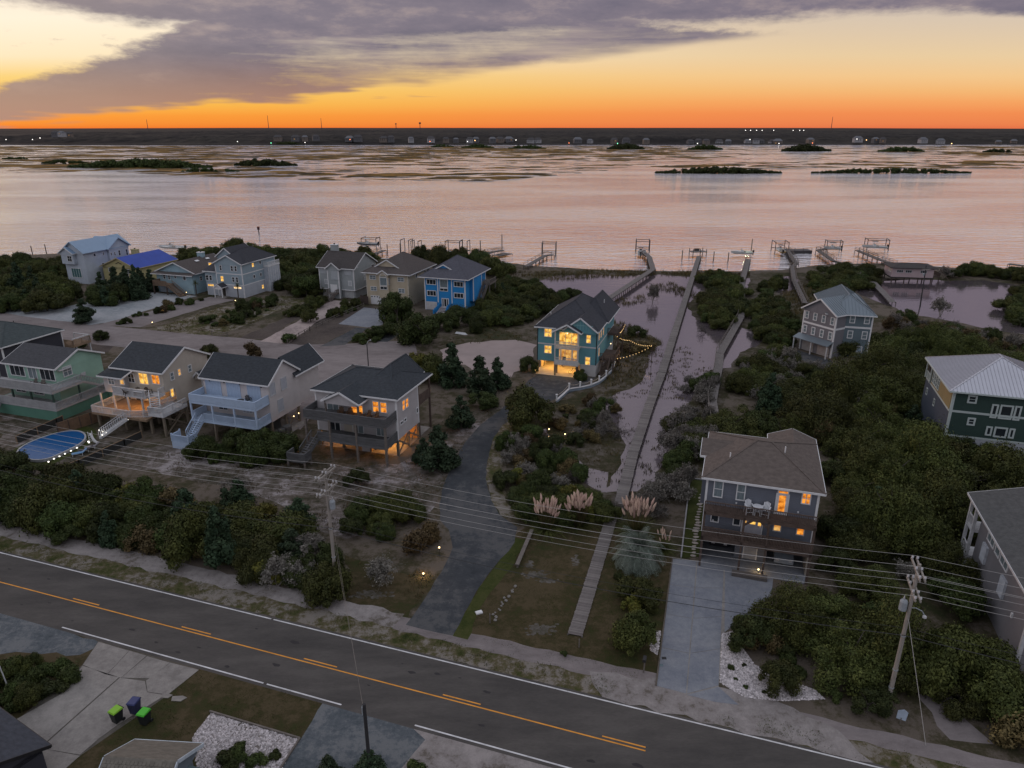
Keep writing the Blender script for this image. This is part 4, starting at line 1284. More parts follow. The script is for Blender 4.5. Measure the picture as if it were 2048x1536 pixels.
# ------------------------------------------------------------------ teal house, all rooms lit
def house_teal():
    h = House('teal_house', 'teal stilt house with glowing windows, lit carport and charcoal roof', (4.4, 118.0))
    SD = siding('teal_siding', (0.115, 0.275, 0.32))
    RD_ = shingle('graphite_shingles', (0.045, 0.047, 0.056))
    W, D = 10.4, 16.0
    h.wall(0, W, 0, D, 2.1, 8.05, SD)
    h.band(5.05, 0, W, 0, D, OFFWHITE, .24, 'fr')
    h.corners(0, W, 0, D, 2.1, 8.0, mat('dark_downpipe', (.03, .045, .05)), .12, ('fl', 'fr'))
    h.hip(-.45, W + .45, -.45, D + .45, 8.2, 11.9, RD_, WHITE, r0=6.2, r1=5.2, axis='y')
    # stepped front gables
    h.gable(4.6, W + .3, -.9, 8.0, 8.15, 10.45, 'y', RD_, WHITE, SD, ov=.3, ends='f')
    h.gable(3.0, 8.1, -1.75, 4.0, 7.95, 9.35, 'y', RD_, WHITE, None, ov=.3, ends='f')
    h.hip(4.5, W + .8, 6.0, D + 1.2, 8.22, 11.5, RD_, WHITE, r0=4.2, r1=.4, axis='y')
    # gable ornament: slats and a round hub
    orn = MB()
    for i in range(9):
        x = 5.6 + i * .5
        zt = 8.3 + 1.9 * (1 - abs(x - 7.45) / 2.9)
        orn.box(x - .03, -.68, 8.3, x + .03, -.63, zt)
    orn.box(5.2, -.69, 9.02, 9.7, -.63, 9.1)
    for i in range(12):
        t0, t1 = i * math.pi / 6, (i + 1) * math.pi / 6
        orn.bar((7.0 + .42 * math.cos(t0), -.68, 9.35 + .42 * math.sin(t0)), (7.0 + .42 * math.cos(t1), -.68, 9.35 + .42 * math.sin(t1)), .06, .07)
    orn.bar((6.58, -.68, 9.35), (7.42, -.68, 9.35), .06, .06).bar((7.0, -.68, 8.93), (7.0, -.68, 9.77), .06, .06)
    h.part('gable_ornament', orn, mat('pale_teal_trim', (.22, .42, .45)))
    for b in ((1.89, 7.16, 1.41, 1.54), (1.93, 4.18, 1.38, 1.48)): h.win('f', b, 0, LIT_Y, cols=2, rows=2)
    for b in ((8.97, 6.66, 0.86, 1.51), (8.95, 2.76, 0.95, 1.51)): h.win('f', b, 0, LIT_Y, rows=2)
    for (y, z) in ((1.6, 6.9), (3.4, 6.9), (2.0, 3.9), (5.4, 6.8)): h.win('r', (y, z, .8, 1.5), W, LIT_S)
    # two-storey front balcony bay
    GL = mat('balcony_white', (.50, .49, .48), .6)
    h.wall(3.35, 7.6, -1.3, -.001, 2.05, 2.3, GL, 'balcony_floor')
    h.wall(3.35, 7.6, -1.3, -.001, 4.85, 5.1, GL, 'balcony_floor')
    for z in (2.3, 5.1): h.rail((3.45, -1.25), (7.5, -1.25), z, GL, 1.0, .13, .04)
    h.part('balcony_panel', MB().box(3.4, -1.33, 2.0, 7.55, -1.305, 2.9), GL)
    h.posts([(3.45, -1.2), (7.5, -1.2), (4.5, -1.2), (6.5, -1.2)], 2.3, 4.85, GL, .16)
    h.posts([(3.45, -1.2), (7.5, -1.2)], 5.1, 7.9, GL, .2)
    h.win('f', (5.5, 3.55, 3.3, 2.2), 0, LIT_S, cols=3, rows=1, name='sliding_door')
    h.win('f', (5.5, 6.4, 3.3, 2.3), 0, LIT_Y, cols=3, rows=1, name='sliding_door')
    h.win('f', (5.45, 8.1, 1.6, .7), -.02, LIT_Y, cols=1, rows=1, name='gable_window')
    h.part('lounge_chair', MB().box(4.6, -.7, 2.32, 5.2, -.2, 2.75).box(4.6, -.25, 2.75, 5.2, -.18, 3.2), mat('dark_chair', (.05, .04, .03)))
    h.lamp((5.45, -.7, 7.35), 30, (1, .62, .2))
    h.lamp((5.45, -.6, 4.6), 6, (1, .6, .2), shade=False)
    # open carport below
    CW = mat('carport_wall', (.62, .50, .34), .8, .08, .8)
    h.wall(7.6, W, 0, D, .02, 2.09, siding('white_base_siding', (.42, .42, .43)), 'base_wall')
    h.wall(.1, 7.6, 8.0, 8.15, .02, 2.09, CW, 'carport_wall')
    h.wall(.05, .2, 2.0, 8.0, .02, 2.09, CW, 'carport_wall')
    h.part('floor_slab', MB().box(-.2, -1.4, 0, 7.6, 8, .026), mat('carport_slab', (.50, .42, .32), .8, .1, .8))
    for p in ((.1, .1), (3.5, .1), (3.5, -1.1), (7.4, -1.1), (.1, 4.0), (3.5, 4.0)): h.posts([p], 0, 2.08, PILEW if p[0] < 7 else WOODBROWN, .28, 'pile')
    h.lamp((2.0, 2.6, 1.95), 330, (1, .50, .12)); h.lamp((5.6, 1.6, 1.95), 300, (1, .52, .13))
    for p in ((-.25, -.1), (7.75, -1.5)):
        h.part('path_light', MB().lathe([(.10, 0), (.12, .28), (.04, .36)], (p[0], p[1], .03), 8), emit('path_glow', (1, .62, .2), 5.0))
    # side deck and stairs at the right
    h.deck(W, W + 2.6, 3.0, 9.0, 2.4, WOODBROWN, 'fr', 1.0, .3)
    h.deck(W, W + 2.2, 9.5, 15.0, 5.2, WOODBROWN, 'fr', 1.0, .3)
    h.posts([(W + 2.4, 3.2), (W + 2.4, 8.8), (W + 2.0, 14.8), (W + 2.0, 9.6)], 0, 2.2, WOODBROWN, .22)
    h.posts([(W + 2.0, 14.8), (W + 2.0, 9.6)], 2.2, 5.0, WOODBROWN, .22)
    h.stairs((W + 1.3, 2.9), (W + 1.3, -.2), 2.4, .1, 1.2, WOODBROWN)
    h.lamp((W + 1.4, 5.5, 4.4), 14, (1, .6, .25))
    h.vent(9.2, 11.6, 10.6); h.vent(1.0, 5.0, 9.2)
    return h
house_teal()


# ------------------------------------------------------------------ pale grey gable house of the back row
def house_palegrey():
    h = House('pale_grey_house', 'pale grey shuttered house with white chimney, left of the cream hip-roofed house', (-48.3, 176.6))
    SD = siding('sage_grey_siding', (0.30, 0.33, 0.345))
    SB = siding('grey_base', (0.27, 0.285, 0.30))
    RD_ = shingle('umber_shingles', (0.058, 0.053, 0.053))
    h.wall(0, 9.8, 0, 11.2, 2.1, 7.4, SD)
    h.wall(.3, 9.6, .5, 11.0, 0, 2.1, SB, 'base_wall')
    h.wall(2.9, 6.1, -.9, 0, 0, 7.6, SD, 'entry_bay')
    h.corners(0, 9.8, 0, 11.2, 2.1, 7.3, WHITE); h.corners(2.9, 6.1, -.9, 0, 0, 7.3, WHITE, .2, ('fl', 'fr'))
    h.band(2.0, 0, 9.8, 0, 11.2, WHITE, .2, 'r')
    h.part('belly_band', MB().box(-.04, -.04, 2.0, 2.85, .01, 2.2).box(6.15, -.04, 2.0, 9.8, .01, 2.2), WHITE)
    h.gable(-.5, 10.3, -.4, 11.6, 7.5, 10.7, 'x', RD_, WHITE, SD, ov=.45)
    h.gable(2.4, 6.6, -1.3, 4.6, 7.4, 9.0, 'y', RD_, WHITE, SD, ov=.35, ends='f')
    SH = mat('grey_shutter', (.36, .39, .42), .6, .05, 2)
    for b in ((1.22, 6.51, 1.93, 1.16), (8.17, 6.47, 1.83, 1.14)): h.win('f', b, 0, SH, frame=SH, cols=3, rows=1, name='storm_shutter')
    for b in ((1.87, 3.90, 0.97, 1.24), (8.60, 3.83, 0.95, 1.31)): h.win('f', b, 0, SH, frame=WHITE, cols=2, rows=1, name='storm_shutter')
    h.win('f', (4.93, 6.06, 1.90, 2.67), -.9, SH, frame=SH, cols=4, rows=1, name='storm_shutter')
    h.door('f', 4.5, 1.5, 1.7, 1.9, -.9, WHITE)
    h.garage(1.6, .05, 2.0, 1.8, .5, SB); h.garage(7.9, .05, 2.6, 1.8, .5, mat('pale_garage', (.40, .41, .42)))
    h.win('r', (5.2, 4.5, .9, 1.5), 9.8, SH, name='storm_shutter'); h.win('r', (2.0, 7.6, .3, .4), 9.8, GLASS, rows=1); h.win('r', (9.6, 6.3, 1.4, 1.6), 9.8, GLASS, cols=2, rows=1)
    h.chimney(1.2, 6.2, 9, 12.1, 1.7, 1.2, SD)
    h.deck(3.2, 5.8, -2.2, -.9, 1.5, WOODGREY, 'lr', .95, .25)
    h.stairs((4.5, -2.2), (4.5, -4.4), 1.5, .05, 2.2, WOODGREY)
    h.part('planter', MB().box(1.8, -6.6, 0, 5.4, -4.6, .3), mat('brick_edge', (.13, .10, .09)))
    return h
house_palegrey()


# ------------------------------------------------------------------ cream hip-roofed house of the back row
def house_creamhip():
    h = House('cream_hip_house', 'cream house with arched bay window and brown hip roof, beside the bright blue house', (-34.9, 168.6))
    SD = siding('buttermilk_siding', (0.43, 0.375, 0.285))
    SR = siding('grey_side_siding', (0.32, 0.31, 0.31))
    RD_ = shingle('taupe_shingles', (0.080, 0.070, 0.068))
    h.wall(0, 11.0, 0, 14, 0, 7.7, SD)
    h.hip(-.9, 11.9, -.8, 14.8, 7.8, 11.4, RD_, WHITE, r0=9.5, r1=5.5, axis='y')
    h.gable(1.2, 8.0, 1.8, 9, 8.75, 10.65, 'y', RD_, WHITE, SD, ov=.3, ends='f')
    # projecting bay with arched window
    h.wall(3.7, 6.2, -.8, 0, 1.9, 7.9, SD, 'bay')
    h.gable(3.4, 6.5, -1.2, 2.5, 7.7, 8.7, 'y', RD_, WHITE, SD, ov=.3, ends='f')
    h.win('f', (4.95, 5.9, 1.9, 2.0), -.8, GLASSB, rows=1); h.win('f', (4.95, 4.35, 1.9, .8), -.8, GLASS, cols=2, rows=1)
    arch = MB(); pts = [(4.95 + .85 * math.cos(t), 7.05 + .75 * math.sin(t)) for t in np.linspace(0, math.pi, 9)]
    arch.add([(x, -.86, z) for x, z in pts], [tuple(range(9))])
    h.part('arched_pane', arch, GLASSB)
    tr = MB()
    for a, b in zip(pts[:-1], pts[1:]): tr.bar((a[0], -.87, a[1]), (b[0], -.87, b[1]), .12, .12)
    h.part('arch_trim', tr, WHITE)
    h.win('r', (-.4, 5.9, .5, 1.6), 6.2, GLASS, rows=1)
    for b in ((1.73, 6.55, 1.72, 1.08), (1.81, 3.83, 1.65, 1.08), (9.14, 6.49, 1.71, 1.09), (9.21, 3.79, 1.68, 1.11)): h.win('f', b, 0, GLASSB, cols=2, rows=2)
    h.garage(2.3, .05, 2.9, 2.1, 0, WHITE, 4, True)
    h.wall(4.0, 5.8, -.6, 0, 0, 1.9, mat('painted_entry_shade', (.14, .12, .10)), 'entry')  # shade of the entry put into the colour of this box
    for y, z in ((4.5, 6.6), (9.5, 6.6), (12.5, 6.4)): h.win('r', (y, z, .8, 1.0), 11, GLASS, rows=1)
    h.win('r', (11.4, 6.1, 1.6, 2.2), 11.02, GLASS, cols=2, rows=1)
    h.corners(0, 11, 0, 14, 0, 7.6, mat('cream_trim', (.48, .44, .36)))
    return h
house_creamhip()


# ------------------------------------------------------------------ bright blue house
def house_blue():
    h = House('blue_house', 'bright blue house with white trimmed windows and grey hip roof', (-20.6, 163.1))
    SD = siding('bright_blue_siding', (0.022, 0.215, 0.52))
    RD_ = shingle('blue_grey_shingles', (0.075, 0.077, 0.095))
    h.wall(0.3, 10.4, 0, 13.6, 2.2, 7.6, SD)
    h.wall(0.3, 10.4, 0.001, 13.6, 0, 2.2, SD, 'base_wall')
    h.wall(10.4, 11.3, 3.0, 8.4, 2.0, 7.6, SD, 'side_bay')
    h.hip(-1.0, 11.5, -.8, 14.4, 7.8, 11.6, RD_, WHITE, r0=8.2, r1=5.5, axis='y')
    h.gable(.8, 7.4, 2.4, 9, 8.7, 10.35, 'y', RD_, WHITE, SD, ov=.3, ends='f')
    h.corners(.3, 10.4, 0, 13.6, 0, 7.5, WHITE, .2); h.corners(10.4, 11.3, 3.0, 8.4, 2, 7.5, WHITE, .15, ('fr', 'br'))
    h.part('trim_board', MB().box(3.5, -.05, 1.9, 3.75, 0.01, 7.6).box(7.0, -.05, 1.9, 7.2, .01, 7.6), WHITE)
    for b in ((2.03, 6.60, 2.48, 1.30), (2.02, 3.95, 2.41, 1.35), (8.82, 6.50, 2.38, 1.29), (8.80, 3.87, 2.46, 1.26)): h.win('f', b, 0, GLASS, cols=3, rows=1, fw=.14)
    h.win('f', (5.15, 6.41, 2.07, 1.97), 0, GLASSB, rows=1, fw=.14); h.win('f', (5.12, 5.00, 2.08, 0.75), 0, GLASS, cols=2, rows=1, fw=.12)
    h.door('f', 5.4, 1.0, 1.6, 1.9, 0, WHITE, panes=[(.06, .05, .22, .95, GLASS), (.34, .05, .66, .95, GLASS), (.78, .05, .94, .95, GLASS)])
    h.garage(1.9, .05, 2.7, 1.9, 0, mat('pale_garage_white', (.50, .49, .50)))
    for b in ((5.51, 6.27, 1.34, 1.18), (4.47, 3.50, 1.33, 1.40)): h.win('r', b, 10.4, GLASS, rows=1)
    # front stair between curved blue walls
    h.stairs((5.4, -.6), (5.4, -3.4), 1.0, .05, 1.9, mat('pale_steps', (.42, .40, .42)), rails=False)
    h.part('landing', MB().box(4.4, -.6, 0, 6.4, 0, 1.0), mat('pale_steps', (.42, .40, .42)))
    for sx in (4.2, 6.6):
        for k in range(7):
            y0, y1 = -k * .5, -(k + 1) * .5 + .01
            z = 1.9 * math.cos(k / 7 * 1.25) * .9 + .1
            w = (0 if k < 4 else (k - 3) * .12) * (-1 if sx < 5 else 1)
            h.part('stair_wall', MB().box(sx + w - .12, y1, 0, sx + w + .12, y0, z), SD)
    h.deck(10.4, 13.2, 9.0, 13.6, 5.0, WOODGREY, 'fr', 1.0, .25); h.posts([(13.0, 9.2), (13.0, 13.4)], 0, 4.8, WOODGREY, .2)
    h.stairs((12.2, 9.0), (12.2, 4.0), 5.0, 1.0, 1.1, WOODGREY)
    return h
house_blue()


# ------------------------------------------------------------------ tall light blue house
def house_tall():
    h = House('light_blue_tall_house', 'tall light blue three-storey house with white trim and small entry porch', (-78., 178.2))
    SD = siding('haze_blue_siding', (0.27, 0.345, 0.40))
    SW_ = siding('pale_base_siding', (0.38, 0.41, 0.46))
    RD_ = shingle('graphite_shingles', (0.045, 0.047, 0.056))
    h.wall(3.9, 11.7, 0, 13.5, 3.1, 8.4, SD)
    h.wall(3.9, 11.7, 0, 13.5, 0, 3.1, SW_, 'base_wall')
    h.wall(.2, 3.9, .4, 12, 3.1, 6.3, SD); h.wall(.2, 3.9, .4, 12, 0, 3.1, SW_, 'base_wall')
    h.wall(1.2, 6.5, 4.5, 12, 6.3, 9.2, SD)
    h.band(3.0, 3.9, 11.7, 0, 13.5, WHITE, .22, 'fr'); h.band(5.75, 3.9, 11.7, 0, 13.5, WHITE, .22, 'fr')
    h.corners(3.9, 11.7, 0, 13.5, 0, 8.3, WHITE)
    h.gable(3.5, 12.1, -.4, 4.5, 8.45, 10.6, 'y', RD_, WHITE, SD, ov=.35, ends='f')
    h.hip(3.6, 12.1, 1.0, 14, 8.5, 11.4, RD_, WHITE, axis='y', r0=4.5, r1=4.5)
    h.gable(.8, 7.0, 4.0, 12.4, 9.2, 11.5, 'y', RD_, WHITE, SD, ov=.35)
    h.part('lower_roof', MB().slab([[(-.2, -.1, 6.2), (3.9, -.1, 6.2), (3.9, 4.5, 7.6), (-.2, 4.5, 7.6)]], .15), RD_)
    h.part('fascia', MB().bar((-.2, -.13, 6.1), (3.9, -.13, 6.1), .05, .2), WHITE)
    for b in ((5.57, 7.25, 0.70, 1.42), (8.91, 7.28, 0.79, 1.41), (10.03, 7.30, 0.75, 1.42), (8.92, 4.51, 0.79, 1.34), (10.04, 4.52, 0.79, 1.39)): h.win('f', b, 0, GLASS)
    h.win('f', (5.58, 4.51, 0.96, 1.43), 0, LIT_Y); h.win('f', (-1.39, 7.07, 1.14, 0.78), 4.5, LIT_Y, rows=1)
    for b in ((0.67, 4.40, 0.96, 1.40), (1.74, 4.43, 0.86, 1.31)): h.win('f', b, .4, GLASS)
    h.win('f', (1.5, 2.55, 1.9, .65), .4, LIT_Y, cols=3, rows=1); h.win('f', (9.9, 2.5, 2.4, .65), 0, LIT_W, cols=3, rows=1)
    for b in ((4.46, 7.52, 1.14, 0.97), (7.36, 1.40, 0.79, 1.25)): h.win('r', (b[0], b[1], .9, 1.1), 11.7, LIT_Y)
    for b in ((4.45, 4.62, 0.69, 0.73), (7.16, 4.62, 0.63, 0.74), (7.42, 7.68, 0.91, 0.82)): h.win('r', (b[0], b[1], .8, .9), 11.7, GLASS, rows=1)
    h.garage(1.9, .05, 2.6, 2.0, .4, SW_)
    # entry porch
    h.gable(4.4, 7.0, -2.4, 0, 2.75, 3.6, 'y', RD_, WHITE, WHITE, ov=.15, ends='f')
    h.posts([(4.6, -2.2), (6.8, -2.2)], 0, 2.6, WHITE, .18); h.door('f', 5.7, .2, 1.0, 2.1, 0, mat('dark_door', (.05, .045, .04)))
    h.part('porch_floor', MB().box(4.3, -2.4, 0, 7.1, 0, .18), M_CONC)
    # rear white panelled deck tower
    h.wall(11.7, 13.0, 8.6, 13.5, 0, 6.3, mat('white_panel', (.40, .44, .50)), 'panel_wall')
    for k in range(6): h.part('batten', MB().box(13.0, 8.65 + k * .93, 0, 13.05, 8.77 + k * .93, 6.3), WHITE)
    h.deck(11.7, 13.1, 8.6, 13.6, 6.6, WHITE, 'fr', 1.0, .28)
    return h
house_tall()


# ------------------------------------------------------------------ low light blue house
def house_low():
    h = House('light_blue_low_house', 'low light blue house with wide front gable and brown entry stair', (-92.2, 182.2))
    SD = siding('sky_blue_siding', (0.26, 0.375, 0.44))
    RD_ = shingle('taupe_shingles', (0.080, 0.070, 0.068))
    h.wall(.3, 11.6, 0, 15, 0, 5.0, SD)
    h.gable(-1.0, 12.2, .6, 15.6, 5.15, 7.8, 'y', RD_, WHITE, SD, ov=.5)
    h.part('pent_roof', MB().slab([[(-1.0, -.7, 4.85), (12.2, -.7, 4.85), (12.2, .9, 5.25), (-1.0, .9, 5.25)]], .12), RD_)
    h.part('fascia', MB().bar((-1.0, -.73, 4.78), (12.2, -.73, 4.78), .05, .18), WHITE)
    for b in ((2.84, 4.08, 0.81, 1.21), (4.34, 4.00, 0.70, 1.21), (6.30, 4.30, 0.74, 0.86), (9.16, 4.13, 0.94, 1.20)): h.win('f', b, 0, GLASS)
    h.win('r', (3.0, 3.6, .9, 1.2), 11.6, GLASS)
    h.chimney(5.6, 11.0, 6.5, 8.7, 1.6, 1.2, SD)
    for y in (6.5, 10.5): h.part('skylight', MB().slab([[(7.2, y, 7.4), (7.8, y, 7.16), (7.8, y + 1.2, 7.16), (7.2, y + 1.2, 7.4)]], .08), WHITE)
    h.garage(2.4, .05, 3.0, 2.0, 0, mat('bluish_white', (.42, .47, .54)), 4); h.part('base_recess', MB().box(.9, -.04, .05, 4.6, -.021, 2.2), SD)
    BR = mat('stair_brown', (.17, .12, .085), .85, .2)
    h.deck(1.2, 5.5, -2.6, 0, 2.5, BR, 'fl', 1.0, .3, bal=.10, bw=.09)
    h.stairs((5.5, -1.6), (10.5, -2.8), 2.5, .1, 1.7, BR); h.posts([(1.3, -2.5), (5.4, -2.5)], 0, 2.3, WOODBROWN, .25)
    h.lamp((10.9, -2.0, .8), 4, (1, .6, .1), r=.1)
    return h
house_low()


# ------------------------------------------------------------------ yellow house under a blue roof
def house_yellow():
    h = House('yellow_house', 'pale yellow house with vivid blue roof behind dark cedars', (-113.1, 195.))
    SD = siding('yellow_siding', (0.40, 0.36, 0.19))
    RD_ = mat('blue_tarp_roof', (0.022, 0.055, 0.30), .6, .12, .5, .2, 3)
    h.wall(.3, 12.0, 0, 14.6, 0, 4.2, SD)
    h.gable(-.2, 12.5, -.5, 15, 4.35, 6.95, 'y', RD_, mat('yellow_trim', (.38, .33, .2)), SD, ov=.5)
    for b in ((2.74, 3.39, 0.93, 1.15), (9.17, 3.33, 0.90, 1.22)): h.win('f', b, 0, GLASS)
    h.door('f', 8.5, 1.0, .9, 2.0, 0, GLASS)
    h.part('gable_ornament', MB().bar((5.2, -.06, 5.2), (6.2, -.06, 5.6), .05, .22).bar((7.2, -.06, 5.2), (6.2, -.06, 5.6), .05, .22), mat('dark_wood_trim', (.05, .04, .03)))
    h.chimney(3.4, 9.0, 5.2, 7.6, 1.8, 1.2, SD, SD)
    return h
house_yellow()


# ------------------------------------------------------------------ white house with pale metal roof at the far left
def house_metal():
    h = House('white_metal_house', 'white three-storey house with pale blue metal roof at the far left shore', (-121.9, 193.4))
    SD = siding('bluish_white_siding', (0.40, 0.45, 0.52))
    RM = mat('pale_metal_roof', (0.19, 0.28, 0.40), .45, .05, .6, metal=.0, spec=.4)
    h.wall(0, 7, 0, 15, 0, 8.4, SD)
    h.gable(-.7, 7.7, -.6, 15.6, 8.5, 11.4, 'y', RM, mat('pale_metal_trim', (.3, .4, .52)), SD, ov=.5)
    h.gable(-.3, 8.2, 7.2, 15.2, 8.5, 11.2, 'x', RM, mat('pale_metal_trim', (.3, .4, .52)), SD, ov=.5)
    h.wall(6.9, 7.6, 7.8, 14.6, 0, 8.3, SD, 'side_wing')
    h.gable(-.5, 4.8, -1.4, 3, 8.3, 10.0, 'y', RM, WHITE, SD, ov=.4, ends='f'); h.wall(.1, 4.3, -.9, 0, 5.4, 8.2, SD, 'front_bay')
    h.win('f', (3.0, 6.9, 1.6, 1.6), -.9, GLASS, cols=2); h.win('f', (3.4, 2.9, 3.4, 2.6), -.02, mat('teal_glass', (.07, .15, .16), .15), cols=4, rows=1)
    for (y, z, w) in ((3.5, 7.4, .8), (6.4, 7.3, .5),): h.win('r', (y, z, w, .9), 7, GLASS, rows=1)
    for (y, z, w, hh) in ((8.4, 6.9, .6, 1.0), (9.6, 6.8, .6, 1.0), (11.2, 6.8, .8, 1.6), (13.8, 6.6, .8, 1.8)): h.win('r', (y, z, w, hh), 7.6, GLASS)
    h.win('r', (5.6, 4.2, .9, 1.4), 7, GLASS)
    h.part('roof_vent', MB().box(.6, 4.0, 9.2, 1.2, 4.6, 10.4).box(.3, 3.7, 10.4, 1.5, 4.9, 10.55), BLACK)
    return h
house_metal()


# ------------------------------------------------------------------ blue-grey metal roofed house between the piers
def house_slate():
    h = House('blue_grey_house', 'blue grey house with seamed metal roof and many white windows among trees', (55.6, 131.7), -62)
    SD = siding('mauve_grey_siding', (0.165, 0.163, 0.182))
    SB = siding('steel_blue_siding', (0.115, 0.155, 0.18))
    RM = mat('slate_metal_roof', (0.15, 0.185, 0.215), .42, .06, .5, metal=.3, spec=.45)
    h.wall(0, 7.2, 0, 8.0, 0.0, 8.0, SD)
    h.corners(0, 7.2, 0, 8, 0, 7.9, WHITE, .2)
    h.band(5.25, 0, 7.2, 0, 8, WHITE, .35, 'fr')
    r = h.gable(-.4, 7.6, -.5, 9.0, 8.1, 10.6, 'y', RM, WHITE, SD, ov=.4, ends='f')
    seams(h, [((7.6, -.5, 8.1), (7.6, 9, 8.1), (3.6, -.5, 10.6), (3.6, 9, 10.6))], .55, RM, r)
    for i in range(4):
        x = .75 + i * 1.9
        h.win('f', (x, 6.9, .85, 1.5), 0, GLASSB, fw=.13); h.win('f', (x, 4.1, .85, 1.5), 0, GLASSB, fw=.13)
    h.part('pent_roof', MB().slab([[(-.5, -1.6, 2.5), (7.4, -1.6, 2.5), (7.4, 0, 3.1), (-.5, 0, 3.1)]], .12), RM)
    h.garage(1.9, .05, 2.6, 2.1, -.02, mat('warm_garage', (.36, .33, .32))); h.garage(5.4, .05, 2.6, 2.1, -.02, mat('warm_garage', (.36, .33, .32)))
    h.posts([(-.3, -1.4), (3.7, -1.4), (7.2, -1.4)], 0, 2.4, OFFWHITE, .18)
    # second wing, turned towards the road
    q = empty('wing')
    tmp = House('temporary', None, (57.6, 127.6), -15)
    tmp.wall(1.0, 8.4, 0, 16, 0, 8.0, SB)
    tmp.corners(1.0, 8.4, 0, 16, 0, 7.9, WHITE, .2, ('fr',)); tmp.band(5.5, 3.6, 8.4, 0, 16, WHITE, .35, 'fr')
    r2 = tmp.hip(.2, 8.9, -.5, 16.5, 8.1, 10.9, RM, WHITE, axis='y', r0=4.5, r1=3.0)
    seams(tmp, [((8.9, -.5, 8.1), (8.9, 16.5, 8.1), (4.55, 4.0, 10.9), (4.55, 13.5, 10.9)), ((.2, -.5, 8.1), (8.9, -.5, 8.1), (4.55, 4.0, 10.9), (4.55, 4.0, 10.9)), ((.2, 16.5, 8.1), (.2, -.5, 8.1), (4.55, 13.5, 10.9), (4.55, 4.0, 10.9))], .55, RM, r2)
    for x in (4.95, 7.4):
        tmp.win('f', (x, 7.2, .95, 1.5), 0, GLASSB, fw=.13); tmp.win('f', (x, 4.3, .95, 1.5), 0, GLASSB, fw=.13)
    tmp.win('f', (6.9, 1.6, 1.0, 1.2), 0, mat('pale_blue_pane', (.25, .33, .4)), fw=.13)
    bpy.data.objects.remove(q)
    # carry the wing's parts over to the house
    bpy.context.view_layer.update()
    Mi = (Matrix.Translation((55.6, 131.7, 0)) @ Matrix.Rotation(R(-62), 4, 'Z')).inverted() @ (Matrix.Translation((57.6, 127.6, 0)) @ Matrix.Rotation(R(-15), 4, 'Z'))
    for ch in list(tmp.o.children):
        loc = Matrix.Translation(ch.location) @ Matrix.Rotation(ch.rotation_euler.z, 4, 'Z')
        ch.parent = h.o
        ch.matrix_parent_inverse.identity()
        mm = Mi @ loc
        ch.location = mm.translation
        ch.rotation_euler = mm.to_euler()
    bpy.data.objects.remove(tmp.o)
    return h
house_slate()


# ------------------------------------------------------------------ pink boathouse on piles
def house_pink():
    h = House('pink_boathouse', 'small pink house on piles over the lagoon with low dark roof', (104.2, 193.5), -9.5)
    SD = siding('pink_siding', (0.42, 0.33, 0.345))
    RD_ = shingle('umber_shingles', (0.058, 0.053, 0.053))
    h.wall(0, 10.6, 0, 6.4, 1.6, 4.2, SD)
    h.hip(-.6, 11.4, -.6, 7.2, 4.25, 5.0, RD_, RD_, axis='x')
    for x in (2.0, 4.2, 8.0): h.win('f', (x, 3.2, 1.7, .8), 0, GLASS, cols=3, rows=1, frame=OFFWHITE)
    h.win('l', (1.8, 3.2, 2.2, .9), 0, mat('painted_glint_pane', (.55, .42, .33), .2), cols=4, rows=2)  # glint on these windows put into the pane colour
    h.part('floor_beam', MB().box(-.2, -.2, 1.35, 10.8, 6.6, 1.595), mat('dark_underside', (.03, .028, .028)))
    for x in (.3, 3.5, 7.0, 10.3):
        for y in (.2, 6.2): h.posts([(x, y)], -.3, 1.36, WOODBROWN, .22, 'pile')
    h.deck(10.6, 13.2, 2.0, 6.4, 1.6, WOODBROWN, 'fr', 1.0, .2); h.posts([(13.0, 2.2), (13.0, 6.2)], -.3, 1.4, WOODBROWN, .2)
    h.brace((12.9, 2.1, 3.6), (15.8, 1.0, .2), WOODBROWN)
    return h
house_pink()


